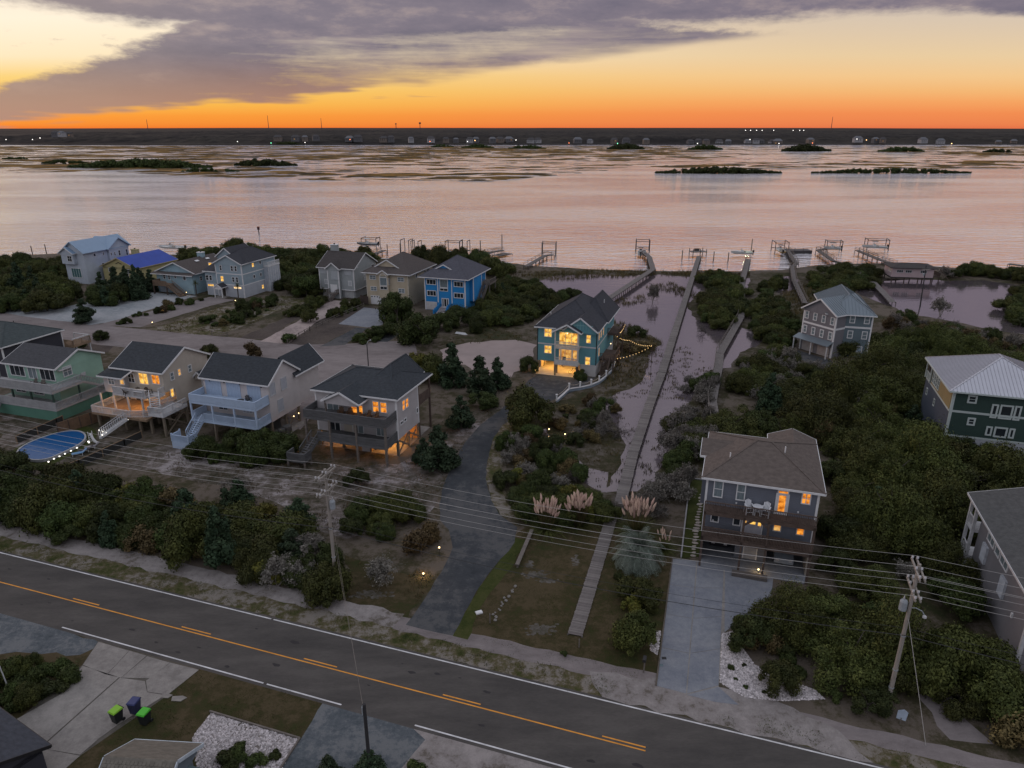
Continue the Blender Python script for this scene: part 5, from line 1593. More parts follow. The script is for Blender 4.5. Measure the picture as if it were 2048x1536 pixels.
# ------------------------------------------------------------------ dark green house at the right
def house_green():
    h = House('dark_green_house', 'dark green house with ribbed metal hip roof and pale window frames at right', (55.5, 83.5))
    SD = siding('forest_green_siding', (0.030, 0.056, 0.050))
    ST = siding('tan_porch_siding', (0.26, 0.21, 0.11))
    SS_ = siding('slate_lower_siding', (0.07, 0.085, 0.115))
    RM = mat('silver_metal_roof', (0.42, 0.43, 0.48), .34, .05, .4, metal=.55, spec=.45)
    TR = mat('mint_trim', (0.40, 0.46, 0.46), .6, .06)
    W, D = 12.4, 13.4
    h.wall(0, W, 0, D, 3.1, 9.2, SD)
    h.wall(-.12, 0, .2, D, 6.6, 9.2, ST, 'porch_wall'); h.wall(-.1, 0, .1, D, 0, 6.4, SS_, 'side_wall')
    h.wall(0, W, .02, D, 0, 3.1, siding('pale_base_siding', (0.38, 0.41, 0.46)), 'base_wall')
    h.corners(0, W, 0, D, 0, 9.1, TR, .28); h.band(6.35, 0, W, 0, D, TR, .28, 'f'); h.band(6.38, -.1, W, 0, D, TR, .25, 'l')
    h.band(3.05, 0, W, 0, D, TR, .25, 'f')
    r = h.hip(-.6, W + .6, -.6, D + .6, 9.3, 12.4, RM, TR, axis='y', r0=6.6, r1=6.6)
    a, b = (W / 2, 6.0, 12.4), (W / 2, D - 6.0, 12.4)
    seams(h, [((-.6, D + .6, 9.3), (-.6, -.6, 9.3), b, a), ((-.6, -.6, 9.3), (W + .6, -.6, 9.3), a, a), ((W + .6, -.6, 9.3), (W + .6, D + .6, 9.3), a, b)], .42, RM, r)
    for b_ in ((2.17, 8.29, 1.05, 1.06), (2.61, 5.33, 0.90, 1.04)): h.win('f', b_, 0, GLASS, frame=TR, fw=.2)
    for (bx) in ((4.80, 7.03, 0.74, 1.83), (6.06, 7.04, 1.45, 1.87), (7.28, 7.05, 0.74, 1.91), (4.74, 4.33, 0.70, 1.25), (6.02, 4.31, 1.45, 1.39), (7.23, 4.32, 0.64, 1.33)): h.win('f', bx, 0, GLASS, frame=TR, rows=1, fw=.2)
    for k in range(4): h.win('l', (9.6 - k * 1.0, 7.9, .95, 1.9), -.12, LIT_S if False else GLASSB, frame=TR, rows=3)
    h.rail((-.2, 10.6), (-.2, 13.2), 6.6, TR, 1.0); h.part('porch_shade_panel', MB().box(-.14, 10.5, 6.7, -.121, 13.2, 9.0), BLACK); h.posts([(-.3, 13.2), (-.3, 10.5)], 6.6, 9.2, TR, .16)  # flat black panel on the wall stands for the shade in a recess
    h.win('l', (7.0, 5.0, .7, 1.0), -.1, GLASS, frame=TR); h.win('l', (11.5, 5.0, .7, 1.0), -.1, GLASS, frame=TR)
    return h
house_green()


# ------------------------------------------------------------------ grey house cut by the right edge
def house_edge():
    h = House('grey_edge_house', 'mauve grey house with dark roof and white porch rails, cut by right edge', (39.6, 47.2))
    SD = siding('mauve_siding', (0.19, 0.185, 0.20))
    RD_ = shingle('dark_grey_shingles', (0.075, 0.078, 0.080))
    h.wall(.7, 14, -2.0, 11.6, 0, 7.3, SD)
    h.gable(-.2, 15, -3.2, 13.8, 7.4, 9.6, 'y', RD_, OFFWHITE, SD, ov=.6)
    h.win('l', (4.6, 6.0, 1.9, 1.6), .7, GLASSB, cols=2); h.win('l', (6.4, 6.0, 1.2, 1.6), .7, GLASSB, rows=1); h.win('l', (8.3, 6.0, 1.9, 1.6), .7, GLASSB, cols=2)
    for y in (3.6, 8.9): h.part('door_awning', MB().box(.5, y - .6, 3.0, .7, y + .6, 4.7), mat('pale_awning', (.42, .45, .50)))
    h.deck(.1, 3.2, 11.6, 13.4, 4.7, OFFWHITE, 'l', 1.0, .3); h.deck(.1, 3.2, 11.6, 13.4, 1.9, OFFWHITE, 'l', 1.0, .3)
    h.posts([(.2, 13.3), (.2, 11.7), (.75, -2.0)], 0, 7.2, OFFWHITE, .26)
    h.part('wall_light', MB().box(.55, .5, 3.0, .7, .7, 3.4), WHITE)
    return h
house_edge()


# ------------------------------------------------------------------ roofs at the bottom edge
def house_corner():
    h = House('dark_roof_house', 'dark blue-grey shingled roof corner beside the cracked concrete driveway', (-46.8, 33.6), -30)
    h.wall(.4, 13.2, .4, 9.6, 0, 2.4, siding('navy_siding', (0.045, 0.047, 0.060)))
    r = h.gable(0, 13.6, 0, 10, 2.5, 4.6, 'x', shingle('night_blue_shingles', (.050, .056, .070)), BLACK, siding('navy_siding', (0.045, 0.047, 0.060)))
    return h
house_corner()


def house_shed():
    h = House('porch_roof_house', 'beige shingled porch roof with pale blue gable trim at the bottom edge', (-24.9, 30.0), -4)
    SD = siding('blue_shed_siding', (.14, .17, .20))
    TRM = mat('pale_blue_trim', (.42, .48, .54), .6)
    RB = shingle('beige_shingles', (.135, .125, .108))
    h.wall(.3, 4.0, .2, 5.0, 0, 2.5, SD)
    h.gable(-.2, 4.4, .2, 5.8, 2.6, 4.2, 'x', RB, TRM, SD, ov=.3)
    # shingle courses, each tab proud of the next
    mb = MB()
    for j in range(13):
        for i in range(18):
            x = -.15 + (i + (.5 if j % 2 else 0)) * .25
            y = .25 + j * .2
            z = 2.6 + (y - .2) * (1.6 / 2.8)
            if x + .22 < 4.35: mb.slab([[(x, y, z + .035), (x + .22, y, z + .035), (x + .22, y + .19, z + .02 + .1086), (x, y + .19, z + .02 + .1086)]], .02)
    o = h.part('shingle_tabs', mb, RB); o['kind'] = 'stuff'
    h.win('r', (2.6, 2.4, .9, 1.0), 4.0, GLASS, frame=TRM)
    h.part('lower_roof', MB().slab([[(4.0, .4, 2.3), (6.4, .4, 1.7), (6.4, 4.4, 1.7), (4.0, 4.4, 2.3)]], .12), mat('teal_roof', (.10, .14, .155), .8, .15, 1.5))
    return h
house_shed()


# ================================================================== vegetation
def leafmat(name, lo, hi, rand=0.75, scale=0.9):
    m = mat(name, hi, 0.75, col2=lo, scale=scale, rand=rand, island=0.55, spec=0.25, detail=3.0)
    return m

LEAF_OAK = leafmat('oak_leaves', (0.022, 0.032, 0.007), (0.085, 0.092, 0.023))
LEAF_DARK = leafmat('dark_leaves', (0.017, 0.030, 0.007), (0.058, 0.074, 0.019))
LEAF_CEDAR = leafmat('cedar_leaves', (0.014, 0.032, 0.016), (0.042, 0.066, 0.032), .4)
LEAF_YELLOW = leafmat('yellow_green_leaves', (0.065, 0.078, 0.014), (0.15, 0.135, 0.026))
LEAF_BROWN = leafmat('rust_leaves', (0.055, 0.042, 0.018), (0.125, 0.090, 0.040))
LEAF_GREY = leafmat('grey_twigs', (0.085, 0.080, 0.072), (0.20, 0.185, 0.165), .3)
LEAF_REED = leafmat('marsh_blades', (0.055, 0.048, 0.018), (0.15, 0.12, 0.05), .3, .08)
LEAF_PALM = leafmat('silver_palm', (0.08, 0.105, 0.085), (0.17, 0.20, 0.17), .2)
LEAF_PLUME = leafmat('pampas_plume', (0.34, 0.235, 0.19), (0.55, 0.40, 0.33), .2)
BARK = mat('grey_bark', (0.075, 0.065, 0.058), .9, .3, 3, .4, 12)
DRIFT = mat('bleached_wood', (0.20, 0.185, 0.165), .85, .25, 3, .3, 12)


def rot_basis(n):
    """two unit vectors per row perpendicular to n"""
    a = np.where(np.abs(n[:, 2:3]) < 0.9, np.array([[0, 0, 1.0]]), np.array([[1.0, 0, 0]]))
    u = np.cross(n, a)
    u /= np.linalg.norm(u, axis=1, keepdims=True) + 1e-9
    return u, np.cross(n, u)


def leaf_quads(pos, nrm, size, rs, asp=2.0):
    """one four-cornered leaf spray per position"""
    n = len(pos)
    u, v = rot_basis(nrm)
    th = rs.uniform(0, 2 * np.pi, n)[:, None]
    a = u * np.cos(th) + v * np.sin(th)
    b = -u * np.sin(th) + v * np.cos(th)
    s = (size * rs.uniform(.55, 1.35, n))[:, None]
    bend = nrm * s * .25
    q = np.stack([pos - a * s * asp * .5, pos - b * s * .5 + bend, pos + a * s * asp * .5, pos + b * s * .5 + bend], 1)
    return q.reshape(-1, 3)


def np_mesh(name, verts, k=4):
    n = len(verts) // k
    me = bpy.data.meshes.new(name)
    me.vertices.add(len(verts))
    me.vertices.foreach_set('co', np.asarray(verts, dtype=np.float32).ravel())
    me.loops.add(n * k)
    me.loops.foreach_set('vertex_index', np.arange(n * k, dtype=np.int32))
    me.polygons.add(n)
    me.polygons.foreach_set('loop_start', np.arange(0, n * k, k, dtype=np.int32))
    me.update()
    me.validate()
    return me


def clumped(rs, clumps, n, flat=.85, shell=.55):
    """points and outward normals through a set of leafy clumps"""
    c = np.array([q[:3] for q in clumps]); r = np.array([q[3] for q in clumps])
    idx = rs.choice(len(c), n, p=r ** 2 / (r ** 2).sum())
    d = rs.normal(size=(n, 3)); d /= np.linalg.norm(d, axis=1, keepdims=True)
    rad = r[idx] * (shell + (1.08 - shell) * rs.uniform(0, 1, n) ** .6)
    fr = rs.uniform(0, 1, n) < .10
    rad = np.where(fr, r[idx] * rs.uniform(1.0, 1.5, n), rad)
    off = d * rad[:, None]
    off[:, 2] *= flat
    p = c[idx] + off
    nn = d * 1.2 + rs.normal(size=(n, 3)) * .6 + np.array([0, 0, .15])
    nn /= np.linalg.norm(nn, axis=1, keepdims=True)
    return p, nn


def obj_of(me, name, m, parent=None):
    me.materials.append(m)
    o = bpy.data.objects.new(name, me)
    COL.objects.link(o)
    if parent is not None: o.parent = parent
    return o


def limbs(rs, base_r, height, spread, n, mb, z0=0.0, lean=(0, 0), depth=1):
    tips = []
    top = Vector((lean[0], lean[1], height * .45))
    mb.tube((0, 0, z0 - .15), top, base_r, base_r * .7, 6)
    for i in range(n):
        t = 2 * math.pi * i / n + rs.uniform(-.4, .4)
        e = top + Vector((math.cos(t) * spread * rs.uniform(.5, 1), math.sin(t) * spread * rs.uniform(.5, 1), height * rs.uniform(.25, .5)))
        mid = top.lerp(e, .5) + Vector((rs.uniform(-.2, .2), rs.uniform(-.2, .2), rs.uniform(0, .3)))
        mb.tube(top - Vector((0, 0, .1)), mid, base_r * .5, base_r * .32, 5)
        mb.tube(mid, e, base_r * .32, base_r * .12, 5)
        tips.append(e)
        if depth > 1:
            for k in range(3):
                e2 = e + Vector((rs.uniform(-1, 1), rs.uniform(-1, 1), rs.uniform(.1, .9))) * spread * .4
                mb.tube(mid.lerp(e, .6), e2, base_r * .16, base_r * .05, 4)
    return tips


PROTO = {}
HIDE = []


def proto_canopy(kind, name, seed, w, h, n, leaf, lm, lobes, flat=.8, shell=.55, rise=.5, crown='crown', trunk='trunk'):
    rs = np.random.RandomState(seed)
    root = bpy.data.objects.new(name, None)
    COL.objects.link(root)
    cl = []
    for i in range(lobes):
        t = rs.uniform(0, 2 * np.pi); q = math.sqrt(rs.uniform(0, 1)) * .92
        rr = w * (.085 + .15 * rs.uniform(0, 1) ** 1.2)
        x, y = math.cos(t) * q * w / 2, math.sin(t) * q * w / 2
        zz = h * (rise + (1 - rise) * (1 - q * q) * rs.uniform(.4, 1.1)) - rr * .7
        cl.append((x, y, max(zz, rr * .6), rr))
        # lower skirt lobe
        if rs.uniform() < .45: cl.append((x * 1.1, y * 1.1, max(rr * .55, zz * .45), rr * .9))
    p, nn = clumped(rs, cl, n, flat, shell)
    p[:, 2] = np.maximum(p[:, 2], .03)
    obj_of(np_mesh(crown, leaf_quads(p, nn, leaf, rs)), crown, lm, root)
    mb = MB()
    limbs(rs, w * .022 + .03, h * .8, w * .28, 5, mb)
    mb.build(trunk, BARK, root)
    PROTO.setdefault(kind, []).append(root)
    HIDE.append(root)
    return root


def proto_cone(kind, name, seed, w, h, n, leaf, lm):
    """cedar: uneven tiers of drooping sprays"""
    rs = np.random.RandomState(seed)
    root = bpy.data.objects.new(name, None)
    COL.objects.link(root)
    cl = []
    for k in range(34):
        f = rs.uniform(.05, 1) ** .9
        rmax = w / 2 * (1 - f) ** .75 * rs.uniform(.55, 1.12) + .12
        t = rs.uniform(0, 2 * np.pi)
        cl.append((math.cos(t) * rmax * .75, math.sin(t) * rmax * .75, h * f, w * .07 + .16 * w * (1 - f)))
    cl += [(0, 0, h * .96, w * .08), (.1, 0, h * .88, w * .1)]
    p, nn = clumped(rs, cl, n, .75, .3)
    p[:, 2] = np.maximum(p[:, 2], .05)
    obj_of(np_mesh('crown', leaf_quads(p, nn, leaf, rs, 1.9)), 'crown', lm, root)
    MB().tube((0, 0, -.1), (0, 0, h * .9), w * .035, .02, 6).build('trunk', BARK, root)
    PROTO.setdefault(kind, []).append(root)
    HIDE.append(root)


def twig_tree(rs, mb, p, d, length, r, depth, spread=.7, up=.12):
    """recursive bare branches"""
    e = p + d * length
    mid = p.lerp(e, .5) + Vector(rs.normal(size=3)) * length * .06
    mb.tube(p, mid, r, r * .8, 5 if r > .03 else 3, False)
    mb.tube(mid, e, r * .8, r * .6, 5 if r > .03 else 3, False)
    if depth == 0: return
    for k in range(3 if depth > 1 else 4):
        nd_ = (d + Vector(rs.normal(size=3)) * spread + Vector((0, 0, up))).normalized()
        twig_tree(rs, mb, e if k else mid, nd_, length * rs.uniform(.55, .85), r * .58, depth - 1, spread, up)


def proto_bare(kind, name, seed, h, m, depth=5, r=.06, leaves=0, lm=None, stems=4, spread=.6):
    rs = np.random.RandomState(seed)
    root = bpy.data.objects.new(name, None)
    COL.objects.link(root)
    mb = MB()
    for k in range(stems):
        d = Vector((rs.uniform(-.7, .7), rs.uniform(-.7, .7), 1)).normalized()
        twig_tree(rs, mb, Vector((0, 0, -.1)), d, h * .36, r, depth, spread)
    mb.build('branches', m, root)
    if leaves:
        v = np.array(mb.v)
        v = v[v[:, 2] > h * .35]
        p = v[rs.choice(len(v), leaves)] + rs.normal(size=(leaves, 3)) * .12
        nn = rs.normal(size=(leaves, 3)); nn /= np.linalg.norm(nn, axis=1, keepdims=True)
        obj_of(np_mesh('crown', leaf_quads(p, nn, .13, rs)), 'crown', lm, root)
    PROTO.setdefault(kind, []).append(root)
    HIDE.append(root)


for sd in range(4): proto_canopy('oak', 'live_oak', 11 + sd, 5.2, 3.4, 14000, .12, LEAF_OAK, 16)
for sd in range(4): proto_canopy('wood', 'live_oak', 21 + sd, 7.6, 5.4, 26000, .115, LEAF_OAK, 24, flat=.8, shell=.62, rise=.30)
for sd, nm in enumerate(('wax_myrtle', 'wax_myrtle_second_shape', 'wax_myrtle_third_shape')): proto_canopy('dark', nm, 31 + sd, 4.4, 3.2, 12000, .115, LEAF_DARK, 13)  # three random shapes of one dark shrub kind, all taken as wax myrtle
for sd in range(2): proto_canopy('yellow', 'yaupon_holly', 41 + sd, 3.6, 2.6, 6500, .13, LEAF_YELLOW, 10)
for sd in range(2): proto_canopy('brown', 'rusty_shrub', 51 + sd, 3.6, 2.3, 5000, .125, LEAF_BROWN, 11, shell=.2)
for sd in range(3): proto_canopy('low', 'low_shrub', 61 + sd, 2.2, 1.25, 3600, .11, LEAF_DARK, 8, trunk='stem', crown='foliage')
for sd in range(2): proto_canopy('hedge', 'clipped_shrub', 71 + sd, 2.2, 1.9, 9500, .065, LEAF_OAK, 22, trunk='stem', crown='foliage')
for sd in range(3): proto_cone('cedar', 'red_cedar', 81 + sd, 3.2, 4.6, 7500, .16, LEAF_CEDAR)
for sd in range(3): proto_bare('grey', 'bare_grey_shrub', 91 + sd, 2.9, DRIFT, 5, .045, 1900, LEAF_GREY, 6)
for sd in range(2): proto_bare('dead', 'dead_tree', 101 + sd, 4.2, mat('dark_dead_wood', (.075, .066, .062), .9, .3), 5, .10, 0, None, 3, .75)


def plant(kind, at, sc, name=None, label=None, cat='shrub', group=None, rz=None, zs=1.0, idx=None, tint=None):
    ps = PROTO[kind]
    src = ps[idx % len(ps)] if idx is not None else rng.choice(ps)
    nm = src.name.split('.')[0]
    if label: label = label.replace('%', nm.replace('_', ' '))
    if group: group = group + ' (' + nm.replace('_', ' ') + ')'
    o = clone(src, (at[0], at[1], 0.0), rng.uniform(0, 6.28) if rz is None else rz, (sc * rng.uniform(.92, 1.08), sc * rng.uniform(.92, 1.08), sc * zs))
    o.name = nm
    tag(o, label, cat, group)
    return o


def inside(p, poly):
    c = False
    n = len(poly)
    for i in range(n):
        a, b = poly[i], poly[(i + 1) % n]
        if (a[1] > p[1]) != (b[1] > p[1]) and p[0] < (b[0] - a[0]) * (p[1] - a[1]) / (b[1] - a[1]) + a[0]: c = not c
    return c


def thicket(poly, step, kinds, sc, label, group, cat='shrub', zs=(.7, 1.35), seed=1, jit=.46):
    r = random.Random(seed)
    xs = [p[0] for p in poly]; ys = [p[1] for p in poly]
    y = min(ys); row = 0; k = 0
    names = [a for a, b in kinds]; ws = [b for a, b in kinds]
    while y < max(ys):
        x = min(xs) + (step / 2 if row % 2 else 0)
        while x < max(xs):
            p = (x + r.uniform(-jit, jit) * step, y + r.uniform(-jit, jit) * step)
            if inside(p, poly):
                kd = r.choices(names, ws)[0]
                plant(kd, p, r.uniform(*sc), None, label, cat, group, zs=r.uniform(*zs))
                k += 1
            x += step
        y += step * .87; row += 1
    return k

CNT = 0
CNT += thicket([(53.03, 82.60), (56.22, 82.89), (58.48, 79.76), (63.05, 76.44), (61.33, 73.95), (55.27, 75.56), (52.71, 78.41)], 2.6, [('oak', 5), ('dark', 3)], (.9, 1.15), '% at the foot of the dark green house', 'trees at the foot of the dark green house', 'tree', seed=44)
CNT += thicket([(-64.87, 73.35), (-51.71, 72.76), (-43.76, 70.80), (-34.24, 68.29), (-27.14, 66.72), (-20.84, 63.30), (-16.64, 58.46), (-15.20, 54.12), (-17.40, 53.83), (-22.70, 56.23), (-28.41, 58.88), (-36.46, 61.47), (-44.94, 63.96), (-54.79, 66.22), (-60.74, 67.76)],
        2.35, [('oak', 4), ('dark', 5), ('yellow', 1.6), ('brown', 1.2), ('cedar', 1), ('grey', .8)], (.7, 1.2), '% in the thicket between the road and the swimming pool', 'roadside thicket')
CNT += thicket([(-18.05, 68.29), (-14.50, 71.60), (-9.95, 69.36), (-9.39, 66.93), (-11.69, 64.25), (-16.71, 63.30)], 2.1, [('dark', 3), ('oak', 2), ('low', 1)], (.5, .75), '% right of the utility pole near the weathered house', 'scrub by the utility pole', seed=2)
CNT += thicket([(-42.73, 84.83), (-38.38, 86.39), (-31.52, 87.99), (-28.80, 87.99), (-28.59, 83.78), (-34.49, 81.16), (-40.81, 81.87)], 1.7, [('low', 3), ('dark', 1)], (.7, 1.15), '% growing under the powder blue decks', 'shrubs below the white house', seed=3)
CNT += thicket([(-0.83, 75.18), (1.28, 77.74), (6.21, 73.95), (10.90, 71.60), (10.77, 67.55), (5.69, 66.52), (2.03, 66.22), (0.61, 68.82)], 1.9, [('oak', 3), ('dark', 3), ('yellow', .8)], (.5, .72), '% behind the pampas grass beside the boardwalk', 'shrubs behind the pampas grass', seed=4)
CNT += thicket([(-0.93, 85.60), (1.81, 90.48), (5.66, 84.83), (7.87, 79.76), (8.56, 73.95), (2.10, 73.35), (-0.55, 77.09)], 2.1, [('dark', 4), ('brown', 2), ('grey', 1)], (.5, .8), '% in the boggy ground east of the curved driveway', 'bog shrubs', seed=5)
CNT += thicket([(4.03, 94.01), (7.96, 98.76), (13.82, 103.95), (16.87, 106.17), (16.07, 97.78), (14.10, 88.81), (10.35, 85.60), (6.57, 88.81)], 2.6, [('brown', 3), ('dark', 1.5), ('low', 2), ('grey', 1)], (.45, .7), '% below the teal house retaining wall', 'shrubs below the retaining wall', seed=6)
CNT += thicket([(21.63, 88.81), (26.58, 99.77), (29.47, 97.78), (26.60, 85.60), (23.13, 77.09), (18.73, 72.17), (16.69, 67.76), (14.14, 65.72), (13.41, 67.76), (16.88, 74.56)], 2.2, [('grey', 4), ('dark', 1), ('oak', .7)], (.6, .95), '% between the boardwalk and the slate grey house', 'grey brush west of the slate house', seed=7)
CNT += thicket([(26.37, 103.95), (31.31, 114.60), (35.00, 117.23), (32.86, 106.17), (29.99, 99.77)], 2.6, [('grey', 3), ('dark', 1), ('dead', .5)], (.6, .95), '% beside the second boardwalk bend', 'grey brush by the second boardwalk', seed=8)
CNT += thicket([(29.51, 88.81), (33.19, 97.78), (42.07, 103.95), (53.76, 107.30), (64.46, 115.90), (72.10, 117.23), (73.18, 110.85), (61.09, 97.78), (54.68, 81.87), (56.42, 76.44), (61.33, 73.95), (60.09, 72.17), (52.34, 72.17), (47.38, 65.72), (41.68, 56.85), (38.22, 49.12), (36.39, 52.76), (36.24, 56.85), (33.56, 59.30), (34.46, 65.72), (38.91, 77.09), (42.86, 88.81), (35.33, 88.81)],
        4.6, [('wood', 8), ('dark', 3), ('grey', .5), ('brown', .6), ('cedar', .7)], (.7, 1.2), '% in the maritime forest around the dark green house', 'maritime forest', 'tree', seed=9, zs=(.65, 1.35))
CNT += thicket([(21.09, 49.62), (25.64, 53.83), (31.33, 56.46), (34.80, 54.93), (33.58, 49.12), (29.61, 43.41), (26.71, 42.14), (24.42, 43.41), (23.16, 46.13)], 3.3, [('wood', 4), ('oak', 3), ('dark', 3), ('brown', .4)], (.55, .95), '% in the clump between the concrete driveway and the right utility pole', 'clump right of the concrete driveway', 'tree', seed=10)
CNT += thicket([(33.50, 45.56), (36.92, 47.29), (38.08, 45.56), (39.49, 41.89), (34.65, 34.97), (33.77, 38.21), (32.93, 40.92)], 2.4, [('oak', 4), ('dark', 4), ('brown', .4)], (.6, 1.05), '% at the lower right corner beyond the shaded lane', 'trees beyond the shaded lane', 'tree', seed=11)
CNT += thicket([(66.31, 124.31), (71.53, 133.18), (79.00, 139.15), (82.26, 130.53), (87.93, 124.31), (94.18, 121.39), (90.02, 115.38), (80.01, 115.90), (73.14, 119.14)], 4.6, [('wood', 5), ('dark', 4)], (.75, 1.1), '% between the blue grey house and the right lagoon', 'trees south of the right lagoon', 'tree', seed=12)
CNT += thicket([(35.01, 103.95), (41.52, 119.97), (49.83, 125.81), (49.91, 118.59), (56.97, 114.60), (62.50, 117.23), (53.76, 107.30), (42.46, 105.05)], 2.9, [('grey', 4), ('oak', 3), ('dark', 1)], (.75, 1.05), '% below the blue grey house beside the second boardwalk', 'brush below the blue grey house', seed=13)
CNT += thicket([(-131.07, 164.70), (-132.59, 180.95), (-117.53, 183.95), (-108.89, 173.56), (-109.70, 164.70), (-118.30, 159.87)], 3.4, [('dark', 4), ('oak', 3), ('cedar', 1)], (1.0, 1.5), '% at the far left beside the white metal-roofed house', 'trees at the far left', 'tree', seed=14)
CNT += thicket([(-147.02, 190.24), (-162.44, 211.72), (-137.88, 215.75), (-123.81, 196.93), (-128.71, 187.04)], 5.0, [('dark', 4), ('oak', 3)], (1.1, 1.6), '% on the far left shore', 'trees on the left shore', 'tree', seed=15)
CNT += thicket([(-106.40, 172.48), (-103.19, 178.04), (-98.20, 190.24), (-91.42, 180.95), (-91.45, 173.56), (-96.85, 166.21)], 3.3, [('cedar', 5), ('dark', 2)], (1.0, 1.45), '% screening the yellow house from the street', 'cedars before the yellow house', 'tree', seed=16)
CNT += thicket([(-108.95, 222.50), (-97.32, 228.74), (-85.39, 231.51), (-62.34, 230.58), (-45.42, 226.92), (-44.42, 221.63), (-58.08, 219.92), (-71.53, 218.23), (-92.24, 219.92)], 4.6, [('dark', 4), ('oak', 4)], (1.15, 1.7), '% on the shore behind the light blue and pale grey houses', 'shore trees behind the back row', 'tree', seed=17)
CNT += thicket([(-64.99, 196.93), (-63.54, 211.72), (-57.54, 211.72), (-48.34, 178.04), (-51.28, 172.48), (-58.14, 180.95)], 3.8, [('oak', 4), ('dark', 4)], (1.1, 1.6), '% left of the pale grey shuttered house', 'trees beside the pale grey house', 'tree', seed=18)
CNT += thicket([(-32.03, 222.50), (-22.77, 224.25), (-9.87, 218.23), (-2.06, 207.83), (-4.83, 199.73), (-12.37, 207.83)], 4.0, [('dark', 4), ('oak', 3)], (1.15, 1.65), '% on the shore behind the bright blue house', 'shore trees behind the blue house', 'tree', seed=19)
CNT += thicket([(-6.07, 172.48), (-1.93, 193.53), (4.81, 187.04), (9.47, 173.56), (18.08, 172.48), (6.77, 153.09), (0.64, 146.82), (-4.22, 148.86), (-7.66, 141.75), (-9.92, 144.83)], 3.3, [('dark', 5), ('oak', 3), ('cedar', .6)], (.7, 1.1), '% between the bright blue house and the teal house', 'trees between the blue and teal houses', 'tree', seed=20)
CNT += thicket([(45.51, 167.22), (52.57, 180.95), (58.93, 182.74), (50.85, 153.09), (45.27, 144.05), (41.79, 146.82)], 3.2, [('dark', 5), ('oak', 3)], (.75, 1.1), '% on the marsh hummock between the two long boardwalks', 'trees on the marsh hummock', 'tree', seed=21)
CNT += thicket([(52.66, 196.93), (61.27, 202.61), (65.42, 199.73), (61.46, 188.95), (50.75, 183.95)], 3.2, [('dark', 5), ('oak', 3)], (.6, .9), '% on the narrow spit by the open water', 'trees on the spit', 'tree', seed=22)
CNT += thicket([(52.85, 153.09), (61.44, 172.48), (66.06, 169.81), (60.80, 144.83), (51.51, 130.53), (46.79, 133.86)], 3.4, [('dark', 5), ('oak', 3), ('brown', .6)], (.7, 1.0), '% between the second boardwalk and the blue grey house', 'trees by the blue grey house', 'tree', seed=23)
CNT += thicket([(64.95, 185.18), (74.59, 195.56), (72.90, 187.04), (63.60, 175.22)], 3.2, [('dark', 3), ('oak', 1)], (.6, .85), '% at the bend of the third pier', 'trees at the third pier bend', 'tree', seed=24)
CNT += thicket([(78.24, 187.04), (89.19, 204.07), (102.51, 207.83), (103.09, 196.93), (91.50, 183.95), (81.32, 169.81), (75.06, 172.48)], 3.5, [('oak', 4), ('dark', 3), ('grey', .6)], (.75, 1.1), '% on the wooded spit left of the pink boathouse', 'trees left of the pink boathouse', 'tree', seed=25)
CNT += thicket([(117.72, 195.56), (126.84, 204.07), (139.36, 205.56), (152.90, 204.07), (142.32, 188.95), (132.83, 199.73)], 3.8, [('dark', 4), ('oak', 3), ('grey', 1)], (.7, 1.15), '% on the low shore right of the pink boathouse', 'trees right of the pink boathouse', 'tree', seed=26)
CNT += thicket([(109.48, 153.09), (128.32, 178.04), (140.15, 183.95), (115.37, 148.86), (108.59, 146.82)], 3.6, [('oak', 4), ('dark', 3)], (.8, 1.2), '% at the right edge of the right lagoon', 'trees at the right edge of the lagoon', 'tree', seed=27)
CNT += thicket([(-42.00, 44.47), (-38.58, 45.85), (-34.65, 45.29), (-33.55, 44.74), (-34.33, 42.14), (-36.28, 39.99), (-38.49, 39.53)], 1.25, [('low', 4), ('hedge', 1)], (.6, .95), '% in the bed left of the cracked concrete driveway', 'shrubs left of the cracked driveway', seed=28)
CNT += thicket([(-51.52, 153.09), (-47.57, 172.48), (-44.67, 168.25), (-47.08, 153.09)], 2.4, [('hedge', 4)], (1.0, 1.25), '% in the hedge left of the sandy drive', 'hedge left of the sandy drive', seed=29)
CNT += thicket([(-41.51, 155.29), (-38.23, 169.29), (-35.80, 166.21), (-38.20, 153.09)], 2.2, [('hedge', 4), ('low', 1)], (.8, 1.15), '% in the hedge right of the sandy drive', 'hedge right of the sandy drive', seed=30)
CNT += thicket([(-31.01, 134.55), (-24.24, 148.86), (-22.51, 148.04), (-26.19, 135.24)], 2.0, [('low', 3), ('dark', .6)], (.8, 1.1), '% in the row beside the dark driveway', 'row beside the dark driveway', seed=31)
CNT += thicket([(-87.03, 150.95), (-82.39, 164.70), (-77.74, 173.56), (-74.39, 171.40), (-79.66, 161.29), (-83.77, 148.86)], 2.6, [('low', 3), ('brown', .7)], (.6, 1.0), '% in the bed between the pale drives', 'bed between the pale drives', seed=32)
CNT += thicket([(-67.54, 148.86), (-66.31, 159.87), (-61.54, 169.81), (-57.48, 172.48), (-55.91, 159.87), (-59.21, 146.82)], 2.6, [('dark', 2), ('low', 3), ('brown', .6)], (.55, .85), '% in the meadow below the tall light blue house', 'meadow shrubs', seed=33)

